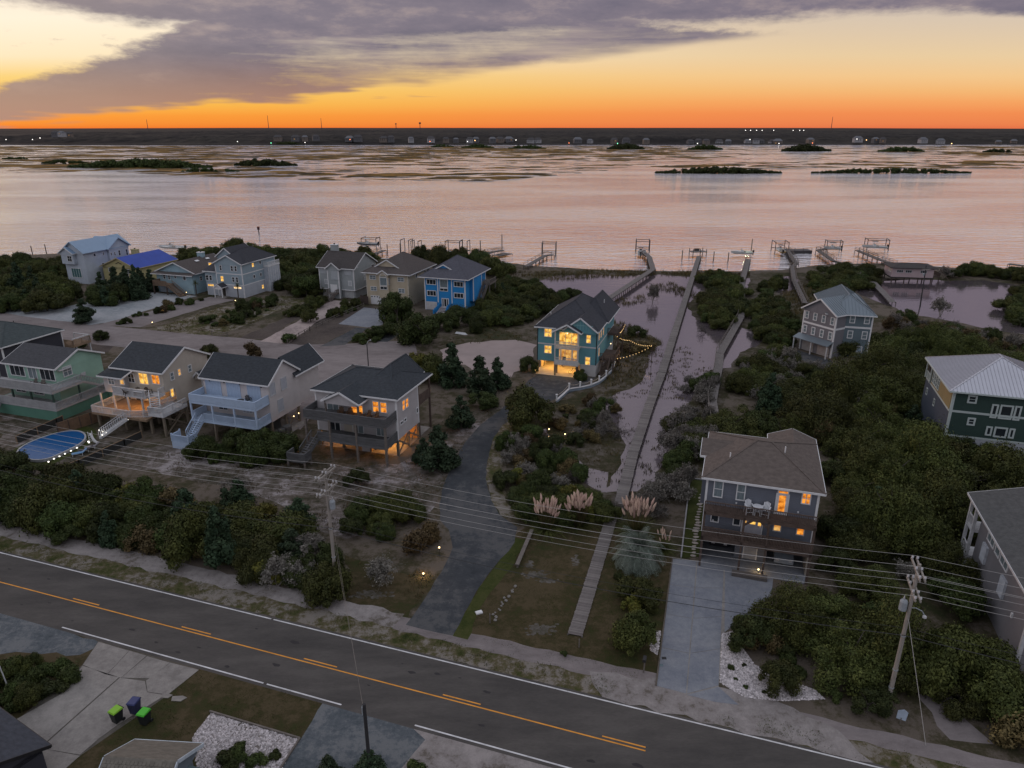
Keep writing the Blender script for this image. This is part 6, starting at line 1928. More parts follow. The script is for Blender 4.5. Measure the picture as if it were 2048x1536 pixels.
CNT += thicket([(78.13, 146.82), (86.16, 153.09), (90.03, 148.04), (94.05, 138.79), (101.84, 133.86), (98.45, 128.92), (88.02, 130.53), (82.18, 133.86), (78.54, 140.25)], 2.4, [('low', 4), ('brown', 1.5), ('grey', .7), ('dark', .8)], (.6, 1.0), '% on the bank of the right lagoon', 'scrub on the right lagoon bank', seed=45)
CNT += thicket([(19.09, 48.37), (21.51, 49.62), (23.05, 45.85), (24.25, 43.00), (28.85, 42.29), (28.48, 39.99), (26.02, 40.68), (23.81, 42.39), (21.06, 44.74), (19.30, 46.02)], 1.55, [('low', 4), ('dark', 1.2), ('brown', .5)], (.5, .85), '% at the skirt of the clump above the white stone bed', 'skirt of the right clump', seed=46)
CNT += thicket([(41.86, 85.60), (39.90, 78.41), (35.86, 66.72), (34.62, 65.72), (38.00, 77.09)], 2.2, [('dark', 3), ('low', 2)], (.6, .9), '% squeezed against the right wall of the slate grey house', 'shrubs by the slate house wall', seed=47)
# ---- single plants
for (kd, at, sc, lab, ct, zs) in (
    ('dark', (33.63, 62.83), 1.0, 'dark tree touching the right side of the slate grey house', 'tree', 1.1), ('oak', (33.51, 59.72), .9, 'rounded tree behind the clump right of the slate house', 'tree', 1.0), ('dark', (31.15, 58.46), .8, 'dark bush under the right end of the slate house decks', 'shrub', .9), ('wood', (36.27, 61.92), .7, 'spreading oak in the hollow right of the slate house', 'tree', 1.0),
    ('low', (17.36, 45.12), .28, 'largest small tuft in the white stone bed, left side', 'shrub', 1.0), ('low', (18.41, 45.45), .2, 'small tuft at the top of the white stone bed', 'shrub', 1.0), ('low', (17.36, 43.93), .16, 'tiny tuft in the middle of the white stone bed', 'shrub', 1.0),
    ('low', (17.83, 43.20), .2, 'small tuft low in the white stone bed', 'shrub', 1.0), ('low', (19.08, 42.59), .18, 'tiny tuft at the lower edge of the white stone bed', 'shrub', 1.0),
    ('dark', (-61.83, 78.41), 1.0, 'dark bush covering the near left end of the pool', 'shrub', 1.0),
    ('dark', (-57.75, 76.83), .9, 'dark bush just left of the pool front fence', 'shrub', .9),
    ('oak', (-65.85, 79.76), 1.0, 'broad bush at the left edge beyond the pool', 'shrub', .9),
    ('grey', (-32.48, 73.95), .9, 'wispy grey bush in the sandy lot behind the thicket', 'shrub', .8),
    ('cedar', (-30.84, 71.03), .9, 'dark cedar rising at the back of the roadside thicket', 'tree', .8),
    ('cedar', (-22.41, 65.22), 1.15, 'blue-green cedar left of the utility pole', 'tree', .75),
    ('dark', (-18.49, 76.06), .75, 'dense dark shrub standing in front of the weathered stilt house', 'shrub', .9),
    ('cedar', (-9.15, 80.04), 1.45, 'large dark cedar beside the right corner of the weathered house', 'tree', .85),
    ('cedar', (-11.19, 81.44), .95, 'smaller dark cedar close to the amber-lit stilts', 'tree', .8),
    ('cedar', (-7.24, 92.57), 1.25, 'dark cedar at the left edge of the curved driveway', 'tree', .85),
    ('dark', (-4.89, 100.79), 1.0, 'dark bush where the curved driveway narrows', 'shrub', .8),
    ('cedar', (-9.88, 110.85), 1.6, 'tall ragged cedar behind the weathered house', 'tree', 1.0),
    ('cedar', (-5.12, 106.17), 1.5, 'ragged cedar beside the pinkish wet sand', 'tree', .95),
    ('cedar', (-2.37, 108.93), 1.2, 'cedar with upright tips right of the wet sand', 'tree', .95),
    ('yellow', (-15.91, 114.60), 1.35, 'bright green tree lit beside the turning circle', 'tree', 1.3),
    ('oak', (-13.21, 113.33), 1.1, 'broad tree between the turning circle and the tall cedar', 'tree', 1.2),
    ('oak', (2.01, 93.65), 1.5, 'large round shrub at the driveway bend below the teal house', 'shrub', 1.15),
    ('brown', (-9.11, 61.02), 1.05, 'brownish shrub lit by a garden lamp beside the driveway', 'shrub', 1.0),
    ('brown', (-8.46, 64.25), .9, 'tawny shrub touching the left side of the driveway', 'shrub', .9),
    ('grey', (-11.95, 56.46), .95, 'leafless reddish brown bush above the roadside path', 'shrub', .9),
    ('dark', (11.59, 114.09), .62, 'round dark shrub at the right front corner of the teal house', 'shrub', .9),
    ('dark', (2.72, 118.04), .8, 'leafy shrub left of the teal house carport', 'shrub', 1.1),
    ('cedar', (-93.39, 150.95), 1.5, 'wide dark cedar standing alone beside the street', 'tree', .75),
    ('dark', (-24.78, 148.86), 1.9, 'big dark tree in front of the cream hip-roofed house', 'tree', 1.25),
    ('dark', (-17.10, 133.86), 1.85, 'big dark tree below the bright blue house stairs', 'tree', 1.15),
    ('dark', (-11.80, 148.86), 1.3, 'dark tree right of the bright blue house stairs', 'tree', 1.1),
    ('dark', (-15.20, 144.83), 1.2, 'dark bush beneath the bright blue house front', 'shrub', 1.0),
    ('oak', (-108.20, 161.29), 1.6, 'broad dark tree on the pale gravel at the left', 'tree', .9),
    ('hedge', (-44.18, 151.37), 1.5, 'round clipped shrub beside the sandy drive', 'shrub', 1.05),
    ('hedge', (-49.21, 156.64), 1.2, 'low rounded shrub left of the clipped ball', 'shrub', .75),
    ('low', (-44.86, 136.28), 1.7, 'long low hedge at the mouth of the sandy drive', 'shrub', .7),
    ('brown', (-48.61, 125.51), 1.0, 'rusty round shrub behind the white house roof', 'shrub', 1.2),
    ('hedge', (-56.71, 126.73), 1.4, 'rounded green shrub between the cream and white houses', 'shrub', .9),
    ('dark', (-82.21, 136.64), .8, 'dark round shrub beside the street behind the mint house', 'shrub', .9),
    ('low', (-83.97, 132.18), 1.5, 'low hedge behind the mint house', 'shrub', .9),
    ('dark', (25.22, 140.25), 1.0, 'low dark shrub on the marsh island beside the teal house', 'shrub', .7),
    ('brown', (25.08, 130.53), 1.5, 'wide tawny shrub covering the marsh island beside the teal house', 'shrub', .5),
    ('brown', (21.72, 130.53), 1.2, 'tawny grass hummock lit by the string lights', 'shrub', .5),
    ('oak', (62.60, 127.35), 1.0, 'spreading oak before the blue grey house garages', 'tree', 1.0),
    ('oak', (11.54, 53.47), .72, 'rounded shrub with yellow tips on the lawn edge', 'shrub', 1.0),
    ('yellow', (10.61, 52.76), .55, 'yellow-tipped bush crowding the lawn edge shrub', 'shrub', .9),
    ('hedge', (10.21, 47.59), 1.45, 'dense ball-shaped tree beside the concrete driveway', 'tree', 1.25),
    ('low', (10.10, 57.01), .45, 'small round shrub next to the silver palm', 'shrub', 1.2),
    ('low', (4.17, 46.59), .3, 'tiny round shrub near the edge of the lawn', 'shrub', 1.1),
    ('hedge', (20.17, 43.10), 1.3, 'feathery green shrub in the white stone bed', 'shrub', 1.0),
    ('cedar', (-11.95, 34.97), .62, 'dark green shrub at the bottom edge of the gravel drive', 'shrub', .7),
    ('cedar', (-9.35, 35.12), .7, 'bushy cedar hiding the foot of the dark pole', 'tree', .7),
    ('low', (-6.67, 35.28), .8, 'small shrub on the sand at the bottom edge', 'shrub', .8),
    ('low', (-17.26, 36.14), .6, 'fine-leaved plant in the white stone bed beside the porch roof', 'shrub', 1.0),
    ('low', (-16.28, 36.74), .45, 'small plant in the white stone bed near the timber edge', 'shrub', 1.0),
    ('low', (-18.49, 36.74), .8, 'feathery plant beside the pale blue gable trim', 'shrub', 1.0),
    ('low', (-19.21, 36.14), .8, 'leafy plant against the teal lower roof', 'shrub', 1.0),
    ('grey', (34.31, 169.81), 1.0, 'small bare tree standing in the lagoon', 'tree', 1.6),
    ('grey', (97.06, 156.64), 1.2, 'pale bare tree at the edge of the right lagoon', 'tree', 1.2),
    ('grey', (81.26, 172.48), 1.0, 'leafless tree beside the angled pier', 'tree', 1.2),
):
    o = plant(kd, at, sc, None, lab, ct, None, zs=zs)

# dead trees lying and standing in the bog
for (at, sc, rz, tilt, lab) in (((12.41, 91.87), 1.2, .4, 62, 'fallen dead tree with dark curved branches beside the boardwalk'),
                                ((9.31, 88.81), .7, 2.2, 40, 'bleached broken dead trunk left of the fallen tree'),
                                ((24.42, 84.83), .9, 3.6, 55, 'black leaning dead branches at the lagoon edge'),
                                ((6.36, 76.06), .55, 1.0, 30, 'pale dead snag in the bog'),
                                ((40.46, 142.89), .7, 5.0, 45, 'dead branches hanging over the lagoon from the hummock')):
    o = clone(PROTO['dead'][len(lab) % 2], (at[0], at[1], .05), rz, (sc, sc, sc))
    o.rotation_euler = (R(tilt), 0, rz)
    o.name = 'dead_tree'
    tag(o, lab, 'tree')


# ---- pampas grass and the silver palm
def arching(rs, n, r0, length, droop, width, seg=4):
    """arching blades from one crown: returns quads"""
    out = []
    for i in range(n):
        t = rs.uniform(0, 2 * np.pi); el = rs.uniform(.25, 1.35)
        d = np.array([math.cos(t) * math.cos(el), math.sin(t) * math.cos(el), math.sin(el)])
        sd = np.array([-math.sin(t), math.cos(t), 0]) * width
        L = length * rs.uniform(.7, 1.1)
        p = np.array([math.cos(t) * r0 * rs.uniform(0, 1), math.sin(t) * r0 * rs.uniform(0, 1), 0])
        prev = p
        for k in range(seg):
            d2 = d + np.array([0, 0, -droop * (k + 1) / seg * math.cos(el)])
            nx = prev + d2 / np.linalg.norm(d2) * L / seg
            w0, w1 = 1 - k / seg * .6, 1 - (k + 1) / seg * .7
            out += [prev - sd * w0, prev + sd * w0, nx + sd * w1, nx - sd * w1]
            prev = nx
    return np.array(out)


def pampas(at, sc, lab, n=64):
    rs = np.random.RandomState(int(at[0] * 100) % 1000)
    root = empty('pampas_grass', (at[0], at[1], 0), 0, lab, 'grass')
    root.scale = (sc, sc, sc)
    obj_of(np_mesh('foliage', arching(rs, 420, .3, 1.7, 1.3, .018)), 'foliage', LEAF_OAK, root)
    mb = MB()
    for i in range(n):
        t = rs.uniform(0, 2 * np.pi); q = rs.uniform(.1, 1)
        b = Vector((math.cos(t) * .25 * q, math.sin(t) * .25 * q, 0)); e = Vector((math.cos(t) * .95 * q, math.sin(t) * .95 * q, 1.75 + rs.uniform(-.3, .35)))
        mb.tube(b, e, .012, .008, 3, False)
        d = (e - b).normalized()
        pm = MB()
        prof = [(.0, .02), (.12, .075), (.3, .085), (.5, .055), (.66, .01)]
        prev = None
        for (a, r) in prof:
            c = e + d * a + Vector((0, 0, -a * a * .12))
            if prev: pm.tube(prev[0], c, prev[1], r, 5, False)
            prev = (c, r)
        o = pm.build('plume', LEAF_PLUME, root)
    mb.build('stalks', LEAF_BROWN, root)
pampas((3.61, 65.52), 1.45, 'pampas grass with pink plumes at the left of the pair')
pampas((7.13, 66.32), 1.45, 'pampas grass with pink plumes nearest the boardwalk gate')
pampas((13.06, 64.93), 1.6, 'pampas grass behind the silver palm, plumes in a fan')
pampas((15.36, 61.74), .95, 'small pampas clump right of the silver palm', 14)
pm_rs = np.random.RandomState(4)
root = empty('silver_palm', (*(12.31, 59.47), 0), 0, 'big silvery green palm clump with drooping fronds on the lawn', 'palm')
fr = MB()
for i in range(150):
    t = pm_rs.uniform(0, 2 * np.pi); el = pm_rs.uniform(.05, 1.5); L = pm_rs.uniform(1.7, 2.5)
    d = np.array([math.cos(t) * math.cos(el), math.sin(t) * math.cos(el), math.sin(el)]); sd = np.array([-math.sin(t), math.cos(t), 0])
    p = np.array([0, 0, .85]); prev = p; qs = []
    for k in range(7):
        d2 = d + np.array([0, 0, -1.75 * ((k + 1) / 7) ** 1.3 * (.35 + math.cos(el))]); d2 /= np.linalg.norm(d2)
        nx = prev + d2 * L / 7
        qs += [prev - sd * .012, prev + sd * .012, nx + sd * .01, nx - sd * .01]
        if k > 0:
            for side in (-1, 1):
                for a in (.0, .33, .66):
                    b0 = prev + (nx - prev) * a; ln = .34 * math.sin((k + a) / 7.5 * math.pi) + .08
                    tip = b0 + (sd * side * .8 + d2 * .5 + np.array([0, 0, -.25])) * ln
                    qs += [b0, b0 + d2 * .03, tip, tip - d2 * .02]
        prev = nx
    obj_of(np_mesh('frond', np.array(qs)), 'frond', LEAF_PALM, root)
MB().tube((0, 0, -.1), (0, 0, .7), .28, .2, 8).build('trunk', BARK, root)
root.scale = (1.4, 1.4, 1.4)


def small_palm(at, hgt, lab):
    root = empty('palm_tree', (at[0], at[1], 0), 0, lab, 'palm')
    rs = np.random.RandomState(int(hgt * 10))
    MB().tube((0, 0, -.1), (.15, .1, hgt), .16, .12, 7).build('trunk', BARK, root)
    for i in range(16):
        q = arching(rs, 9, .05, 1.3, 1.6, .03)
        t = i / 16 * 6.28
        q = q * .9 + np.array([.15, .1, hgt])
        obj_of(np_mesh('frond', q), 'frond', LEAF_OAK, root)
small_palm((-80.01, 176.90), 3.2, 'palm tree before the low light blue house stairs')
small_palm((-67.56, 171.94), 3.6, 'palm tree before the lit windows of the tall light blue house')


# ---- marsh grass, weeds and ground cover that nobody could count
def blades(name, polys, dens, hgt, m, seed, label, mask=.0, wid=.05, cat='grass', ns=.22):
    rs = np.random.RandomState(seed)
    out = []
    for poly in polys:
        xs = [p[0] for p in poly]; ys = [p[1] for p in poly]
        A = (max(xs) - min(xs)) * (max(ys) - min(ys))
        for i in range(int(A * dens)):
            p = (rs.uniform(min(xs), max(xs)), rs.uniform(min(ys), max(ys)))
            if not inside(p, poly): continue
            nv = noise.noise(Vector((p[0] * ns, p[1] * ns * 1.4, seed)))
            if nv < mask: continue
            for k in range(5):
                t = rs.uniform(0, 6.28); h = hgt * rs.uniform(.5, 1.15) * (.6 + .6 * min(1, (nv - mask) * 3 + .2))
                x, y = p[0] + rs.normal() * .18, p[1] + rs.normal() * .18
                dx, dy = math.cos(t) * wid, math.sin(t) * wid; lx, ly = rs.normal() * h * .3, rs.normal() * h * .3
                out += [(x - dx, y - dy, 0), (x + dx, y + dy, 0), (x + lx, y + ly, h)]
    o = obj_of(np_mesh(name, np.array(out), 3), name, m)
    tag(o, label, cat, None, 'stuff')
    return o
blades('marsh_grass', [[(5.18, 202.61), (58.12, 207.07), (69.39, 205.56), (67.55, 199.73), (54.78, 199.73), (39.69, 202.61), (7.79, 195.56)], [(35.52, 187.04), (43.55, 193.53), (47.96, 178.04), (45.96, 172.48), (39.62, 180.95)], [(25.52, 172.48), (33.93, 178.04), (32.48, 169.81), (25.86, 166.21)],
                       [(22.32, 153.09), (28.78, 142.89), (30.08, 133.86), (25.94, 127.35), (23.22, 117.23), (16.87, 106.17), (14.47, 106.17), (18.03, 124.31)], [(69.40, 180.95), (86.28, 196.93), (72.13, 162.25), (60.62, 153.09)], [(-3.53, 207.83), (23.30, 210.93), (55.76, 209.37), (69.87, 207.07), (68.46, 202.61), (22.66, 204.82), (-1.99, 199.73)], [(81.72, 153.09), (91.71, 153.09), (101.84, 133.86), (96.32, 125.81), (76.28, 133.86)]],
       1.6, .75, LEAF_REED, 3, 'tawny marsh grass fringing the lagoon', -.25, .06)
blades('marsh_tufts', [[(17.98, 117.23), (28.44, 130.53), (35.98, 133.86), (34.92, 118.59), (27.16, 103.95), (20.88, 103.95), (14.60, 103.95)], [(3.90, 90.48), (16.07, 97.78), (20.30, 85.60), (17.82, 73.35), (9.08, 73.35), (3.55, 81.16)]],
       2.2, .32, LEAF_REED, 8, 'scattered tufts of marsh grass in the shallow lagoon', .06, .05, ns=.5)
blades('weeds', [[(-39.10, 77.09), (-52.01, 85.60), (-24.53, 81.87), (-14.20, 81.16), (-6.99, 97.78), (-1.88, 103.95), (-5.66, 87.18), (-9.49, 67.76), (-17.33, 63.77)], [(-16.72, 61.02), (-6.89, 57.65), (-9.08, 51.06), (-14.45, 52.76)]],
       3.2, .28, LEAF_BROWN, 5, 'dry weeds scattered over the sandy lot', .03, .035, ns=.3)
blades('verge_grass', [strip(-30, 62, .3, 2.3), strip(70, 110, .4, 1.9)], 9.0, .13, LEAF_OAK, 6, 'ragged grass on the road verge', -.05, .025, ns=.5)
blades('lawn_grass', [[(0.85, 65.22), (9.54, 67.24), (16.07, 64.73), (11.08, 43.51), (-0.99, 47.89), (-3.75, 49.12)], [(-24.51, 44.74), (-14.30, 41.65), (-15.51, 35.90), (-27.55, 35.90), (-28.09, 39.53)]], 14.0, .07, LEAF_OAK, 7, 'short patchy lawn grass', -.15, .02, ns=.4)
blades('meadow_grass', [[(-76.43, 144.83), (-69.33, 164.70), (-53.11, 183.95), (-48.80, 172.48), (-58.48, 144.83), (-60.90, 140.25)], [(-16.72, 130.53), (-6.84, 146.82), (4.00, 153.09), (5.63, 137.35), (-8.26, 133.86)]], 1.2, .4, LEAF_REED, 9, 'rough meadow grass between the back gardens', -.1, .05, ns=.15)
for o in HIDE:
    for ch in list(o.children): bpy.data.objects.remove(ch)
    bpy.data.objects.remove(o)
print('plants', CNT)


# ================================================================== piers, lifts and boats
PLANKM = mat('silver_planks', (0.150, 0.136, 0.132), .85, .28, 1.1, .3, 10, rand=.45)
PLANKJ = mat('silver_boards', (0.140, 0.128, 0.125), .85, .3, 2.6, .3, 10)
PIERW = mat('dark_pier_timber', (0.075, 0.066, 0.062), .9, .3, 2)


def pier(name, label, pts, z, w, pitch=.16, rails='', single=0, post=3.4, zs=None, cat='pier', zbot=-1.2, rail_h=1.0):
    """timber walkway along a polyline; `single` boards nearest the start are objects of their own"""
    o = empty(name, (pts[0][0], pts[0][1], 0), 0, label, cat)
    ox, oy = pts[0]
    P = [Vector((p[0] - ox, p[1] - oy, (zs[i] if zs else z))) for i, p in enumerate(pts)]
    plank = MB().box(-w / 2, -pitch * .44, -.045, w / 2, pitch * .44, 0).mesh('plank')
    plank.materials.append(PLANKM)
    rest = MB(); frame = MB(); rl = MB()
    count = 0
    r = random.Random(len(label))
    for a, b in zip(P[:-1], P[1:]):
        d = b - a
        L = d.length
        d.normalize()
        sd = Vector((-d.y, d.x, 0)).normalized()
        ang = math.atan2(d.y, d.x) - math.pi / 2
        n = int(L / pitch)
        for i in range(n):
            c = a + d * ((i + .5) * pitch)
            jz = r.uniform(0, .012); jw = r.uniform(-.03, .03)
            if count < single:
                k = bpy.data.objects.new('plank', plank)
                COL.objects.link(k)
                k.parent = o
                k.location = (c.x + sd.x * jw, c.y + sd.y * jw, c.z + jz)
                k.rotation_euler = (0, 0, ang + r.uniform(-.012, .012))
                count += 1
            else:
                hw = w / 2 * (1 + jw)
                rest.bar(c - sd * hw + Vector((0, 0, jz - .02)), c + sd * hw + Vector((0, 0, jz - .02)), pitch * .88, .045)
        for s in (-1, 1):
            frame.bar(a + sd * s * (w / 2 - .1) - Vector((0, 0, .15)), b + sd * s * (w / 2 - .1) - Vector((0, 0, .15)), .08, .2)
        m = max(1, int(L / post))
        for i in range(m + 1):
            c = a.lerp(b, i / m)
            for s in (-1, 1):
                q = c + sd * s * (w / 2 - .02)
                pt = MB().tube((q.x, q.y, zbot), (q.x, q.y, c.z - .06), .09, .09, 6)
                pt.build('pile', PIERW, o)
        for s, k in ((-1, 'r'), (1, 'l')):
            if k in rails:
                for hh in (rail_h, rail_h * .55): rl.bar(a + sd * s * (w / 2) + Vector((0, 0, hh)), b + sd * s * (w / 2) + Vector((0, 0, hh)), .06, .09)
                for i in range(m + 1):
                    c = a.lerp(b, i / m) + sd * s * (w / 2)
                    rl.bar(c, c + Vector((0, 0, rail_h)), .09, .09)
    if rest.v:
        q = rest.build('deck_boards', PLANKJ, o)
        if single: q['kind'] = 'stuff'
    frame.build('joists', PIERW, o)
    if rl.v: rl.build('railing', WOODGREY, o)
    return o


# the long boardwalk across the marsh
pier('boardwalk', 'long straight grey boardwalk crossing the lagoon to the open water', [(11.33, 67.80), (12.06, 70.02), (15.68, 83.30), (20.89, 100.28), (25.72, 115.17), (60.28, 229.24)], .8, 1.35, .28, single=300, zs=[.3, .7, .8, .8, .8, 1.2])
pier('garden_boardwalk', 'short grey plank walk laid across the lawn to the gate', [(5.30, 49.00), (10.99, 68.44)], .12, 1.25, .17, single=300, zbot=0, post=4)
gt = empty('boardwalk_gate', (*(11.27, 68.82), 0), R(-18), 'weathered slatted gate where the lawn walk meets the long boardwalk', 'gate')
for i in range(13): MB().box(-.95 + i * .155, -.03, .0, -.85 + i * .155, .03, 1.5 + (.25 if 3 < i < 9 else 0)).build('slat', WOODGREY, gt)
MB().box(-1.0, .031, .4, 1.1, .08, .52).box(-1.0, .031, 1.15, 1.1, .08, 1.27).build('gate_rail', WOODGREY, gt)
for x in (-2.2, -1.02, 1.12, 2.2): MB().box(x - .07, -.07, 0, x + .07, .07, 1.3).build('gate_post', WOODGREY, gt)
MB().bar((-2.2, 0, 1.25), (-1.02, 0, 1.4), .08, .08).bar((1.12, 0, 1.4), (2.2, 0, 1.25), .08, .08).build('side_rail', WOODGREY, gt)
mb = MB()
pier('teal_house_pier', 'pale pier leaving the teal house and bending towards a boat lift', [(21.57, 164.84), (41.18, 206.43), (43.87, 226.79), (43.67, 240.50)], 1.3, 1.6, .3, 'r' if False else '')
pier('winding_boardwalk', 'winding grey boardwalk with left handrail passing the marsh hummock', [(27.44, 86.82), (28.86, 92.81), (30.70, 101.63), (35.98, 117.29), (38.56, 125.74), (50.50, 152.26), (62.97, 192.04), (75.07, 225.53)], .9, 1.4, .3, 'l')
pier('angled_pier', 'pier with handrails bending at the spit left of the blue grey house', [(69.58, 165.09), (77.03, 192.04), (83.59, 211.20), (87.21, 217.27), (93.90, 243.21)], 1.0, 1.3, .3, 'lr')
pier('boathouse_pier', 'straight grey pier running from the trees towards the railed dock', [(90.88, 166.11), (102.72, 208.02), (101.29, 218.99), (100.55, 221.61)], 1.0, 1.6, .3, '')
pier('railed_dock', 'railed dock jutting into the water left of the last boat', [(99.92, 220.16), (103.45, 241.12), (107.46, 244.27)], 1.2, 1.4, .3, 'lr')
pier('far_railed_dock', 'railed dock beside the boat on the rightmost lift', [(116.25, 215.03), (115.49, 222.82), (116.63, 241.12)], 1.2, 1.4, .3, 'lr')
pier('arched_dock', 'railed dock rising over the shore behind the bright blue house', [(-11.21, 221.04), (-7.20, 233.24), (-3.38, 241.12)], 1.2, 1.5, .3, 'lr', zs=[1.0, 1.8, 1.2])
pier('floating_dock', 'low dark floating dock right of the railed arch', [(-5.30, 235.49), (-1.01, 240.45)], .3, 3.0, .35, '', zbot=-.3)
pier('shore_dock', 'dock with tall lift frame left of the lagoon mouth', [(4.19, 212.00), (10.72, 231.15), (13.42, 233.08)], 1.1, 1.5, .3, 'l')
pier('left_dock', 'dock beside the boat behind the pale grey house roof', [(-45.81, 231.15), (-43.27, 241.12)], 1.2, 1.5, .3, 'l')
pier('blue_house_dock', 'dock with open lift frames behind the cream and blue houses', [(-19.33, 231.15), (-14.88, 241.12)], 1.2, 1.5, .3, 'l')
o = pier('right_edge_dock', 'small pale dock near the right edge of the water', [(152.95, 218.08), (155.29, 214.72)], .8, 1.6, .3, '')


def lift(at, rz, w, d, hgt, label, beams=True):
    o = empty('boat_lift', (at[0], at[1], 0), rz, label, 'boat lift')
    for x in (-w / 2, w / 2):
        for y in (-d / 2, d / 2): MB().tube((x, y, -1.2), (x, y, hgt), .13, .12, 7).build('post', PIERW, o)
        MB().bar((x, -d / 2 - .2, hgt - .1), (x, d / 2 + .2, hgt - .1), .12, .22).build('top_beam', PIERW, o)
    if beams:
        for y in (-d / 2, d / 2):
            MB().bar((-w / 2, y, .7), (w / 2, y, .7), .12, .2).build('cradle_beam', PIERW, o)
            MB().bar((-w / 2, y, hgt - .3), (w / 2, y, hgt - .3), .1, .16).build('cross_beam', PIERW, o)
    return o


HULLW = mat('white_hull', (0.58, 0.59, 0.60), .35, .05, 1)
HULLD = mat('dark_hull', (0.05, 0.06, 0.075), .35, .1, 1)
ENG = mat('black_cowl', (0.02, 0.02, 0.022), .4)
SEATM = mat('boat_seat', (0.30, 0.28, 0.25), .7)


def boat(at, z, rz, L, hull, label, top=True, canopy=None, cover=False):
    """centre-console boat: lofted hull, deck well, console, seats, outboard"""
    o = empty('motor_boat', (at[0], at[1], z), rz, label, 'boat')
    n = 9
    B = L * .17
    secs = []
    for i in range(n):
        t = i / (n - 1)
        hb = B * (1 - max(0, (t - .55) / .45) ** 2.2) + .01
        sheer = .75 + .35 * t ** 2
        keel = 0.0 + .5 * max(0, (t - .7) / .3) ** 2
        x = -L / 2 + L * t
        secs.append([(x, -hb, sheer), (x, -hb * .9, .35 + keel * .6), (x, 0, keel), (x, hb * .9, .35 + keel * .6), (x, hb, sheer)])
    mb = MB()
    vs = [p for s in secs for p in s]
    fs = []
    for i in range(n - 1):
        for j in range(4):
            a = i * 5 + j
            fs.append((a, a + 5, a + 6, a + 1))
    fs.append((0, 1, 2, 3, 4))
    mb.add(vs, fs)
    mb.build('hull', hull, o)
    dk = MB()
    dv = [(s[0][0], s[0][1] * .88, s[0][2] - .22) for s in secs] + [(s[4][0], s[4][1] * .88, s[4][2] - .22) for s in secs]
    dk.add(dv, [(i, i + n, i + n + 1, i + 1)[::-1] for i in range(n - 1)])
    dk.build('deck', HULLW if not cover else canopy, o)
    gw = MB()
    for i in range(n - 1):
        for s in (0, 4): gw.bar(secs[i][s], secs[i + 1][s], .12, .08)
    gw.build('gunwale', HULLW, o)
    MB().box(-.45, -.4, .55, .35, .4, 1.45).build('console', HULLW, o)
    MB().add([(.36, -.38, 1.45), (.36, .38, 1.45), (.15, .34, 1.85), (.15, -.34, 1.85)], [(0, 1, 2, 3)]).build('windscreen', GLASS, o)
    MB().box(-1.3, -.5, .55, -.8, .5, 1.05).build('seat', SEATM, o)
    MB().box(-L / 2 - .55, -.22, .5, -L / 2 - .02, .22, 1.35).box(-L / 2 - .4, -.1, -.3, -L / 2 - .15, .1, .5).build('outboard_motor', ENG, o)
    if top:
        tp = MB().box(-1.0, -.85, 2.35, .9, .85, 2.43)
        tp.build('hard_top', canopy or HULLW, o)
        for x in (-.7, .5):
            for y in (-.6, .6): MB().tube((x, y, .7), (x, y, 2.36), .035, .035, 5).build('top_post', HULLW, o)
    return o


boat((42.93, 237.85), .25, R(80), 5.6, HULLW, 'white boat hanging in the lift at the end of the teal house pier', True, HULLD)
lift((45.47, 248.52), R(-8), 4.6, 4.5, 3.6, 'tall timber boat lift at the end of the teal house pier')
kb = boat((43.97, 236.08), .05, R(85), 3.0, mat('yellow_kayak', (.45, .22, .04), .5), 'small yellow dinghy beside the teal house boat lift', False)
boat((76.49, 237.25), .45, R(178), 7.0, HULLW, 'white boat glowing with greenish dock light at the winding boardwalk end', False)
boat((90.75, 241.28), .5, R(85), 6.5, mat('tan_hull', (.40, .27, .12), .4), 'tan boat with grey canvas top in the lift beside the angled pier', True, mat('grey_canvas', (.10, .10, .11)))
lift((92.46, 246.40), R(-5), 4.4, 5.0, 3.4, 'boat lift holding the tan boat')
bg = empty('moored_barge', (*(97.94, 245.35), 0), R(2), 'long dark floating barge moored right of the angled pier', 'barge')
MB().box(-4.6, -2.0, -.35, 4.6, 2.0, .55).build('hull', mat('barge_hull', (.07, .065, .07), .7, .2), bg)
for x in (-4.4, -1.5, 1.5, 4.4): MB().box(x - .06, -1.98, .55, x + .06, -1.86, 1.5).build('post', PIERW, bg)
MB().box(-4.5, -1.96, 1.42, 4.5, -1.88, 1.5).build('rail', PIERW, bg)
boat((109.29, 243.58), .9, R(175), 5.5, HULLW, 'white boat with dark top on the lift right of the railed dock', True, HULLD)
lift((112.31, 249.59), R(-12), 5.0, 3.6, 3.2, 'boat lift right of the railed dock')
boat((124.84, 246.14), 1.0, R(170), 8.0, HULLW, 'long white boat on the rightmost boat lift', True, HULLD)
lift((128.40, 251.77), R(-12), 7.0, 4.0, 3.4, 'rightmost boat lift carrying the long white boat')
boat((-50.28, 248.59), 1.6, R(172), 7.5, HULLD, 'dark boat with white cabin on a lift behind the pale grey house', True, HULLW)
lift((-50.36, 255.10), R(-10), 5.5, 4.0, 3.4, 'boat lift behind the pale grey house roof')
boat((-114.52, 239.88), 1.8, R(170), 10.0, HULLW, 'large white cruiser moored behind the blue-roofed yellow house', True, HULLW)
lift((-36.15, 245.35), R(-15), 3.0, 3.5, 4.2, 'bare lift frame left of the cream hip roof peak', False)
lift((-33.01, 246.40), R(-15), 2.6, 3.0, 3.6, 'bare lift frame right of the cream hip roof peak', False)
lift((-19.73, 242.25), R(-12), 5.0, 3.5, 4.2, 'lift frame at the dock behind the bright blue roof')
lift((-16.11, 244.31), R(-12), 2.6, 3.5, 4.0, 'second lift frame behind the bright blue roof', False)
lift((12.49, 240.23), R(-6), 4.6, 4.0, 4.0, 'tall lift frame at the shore dock')
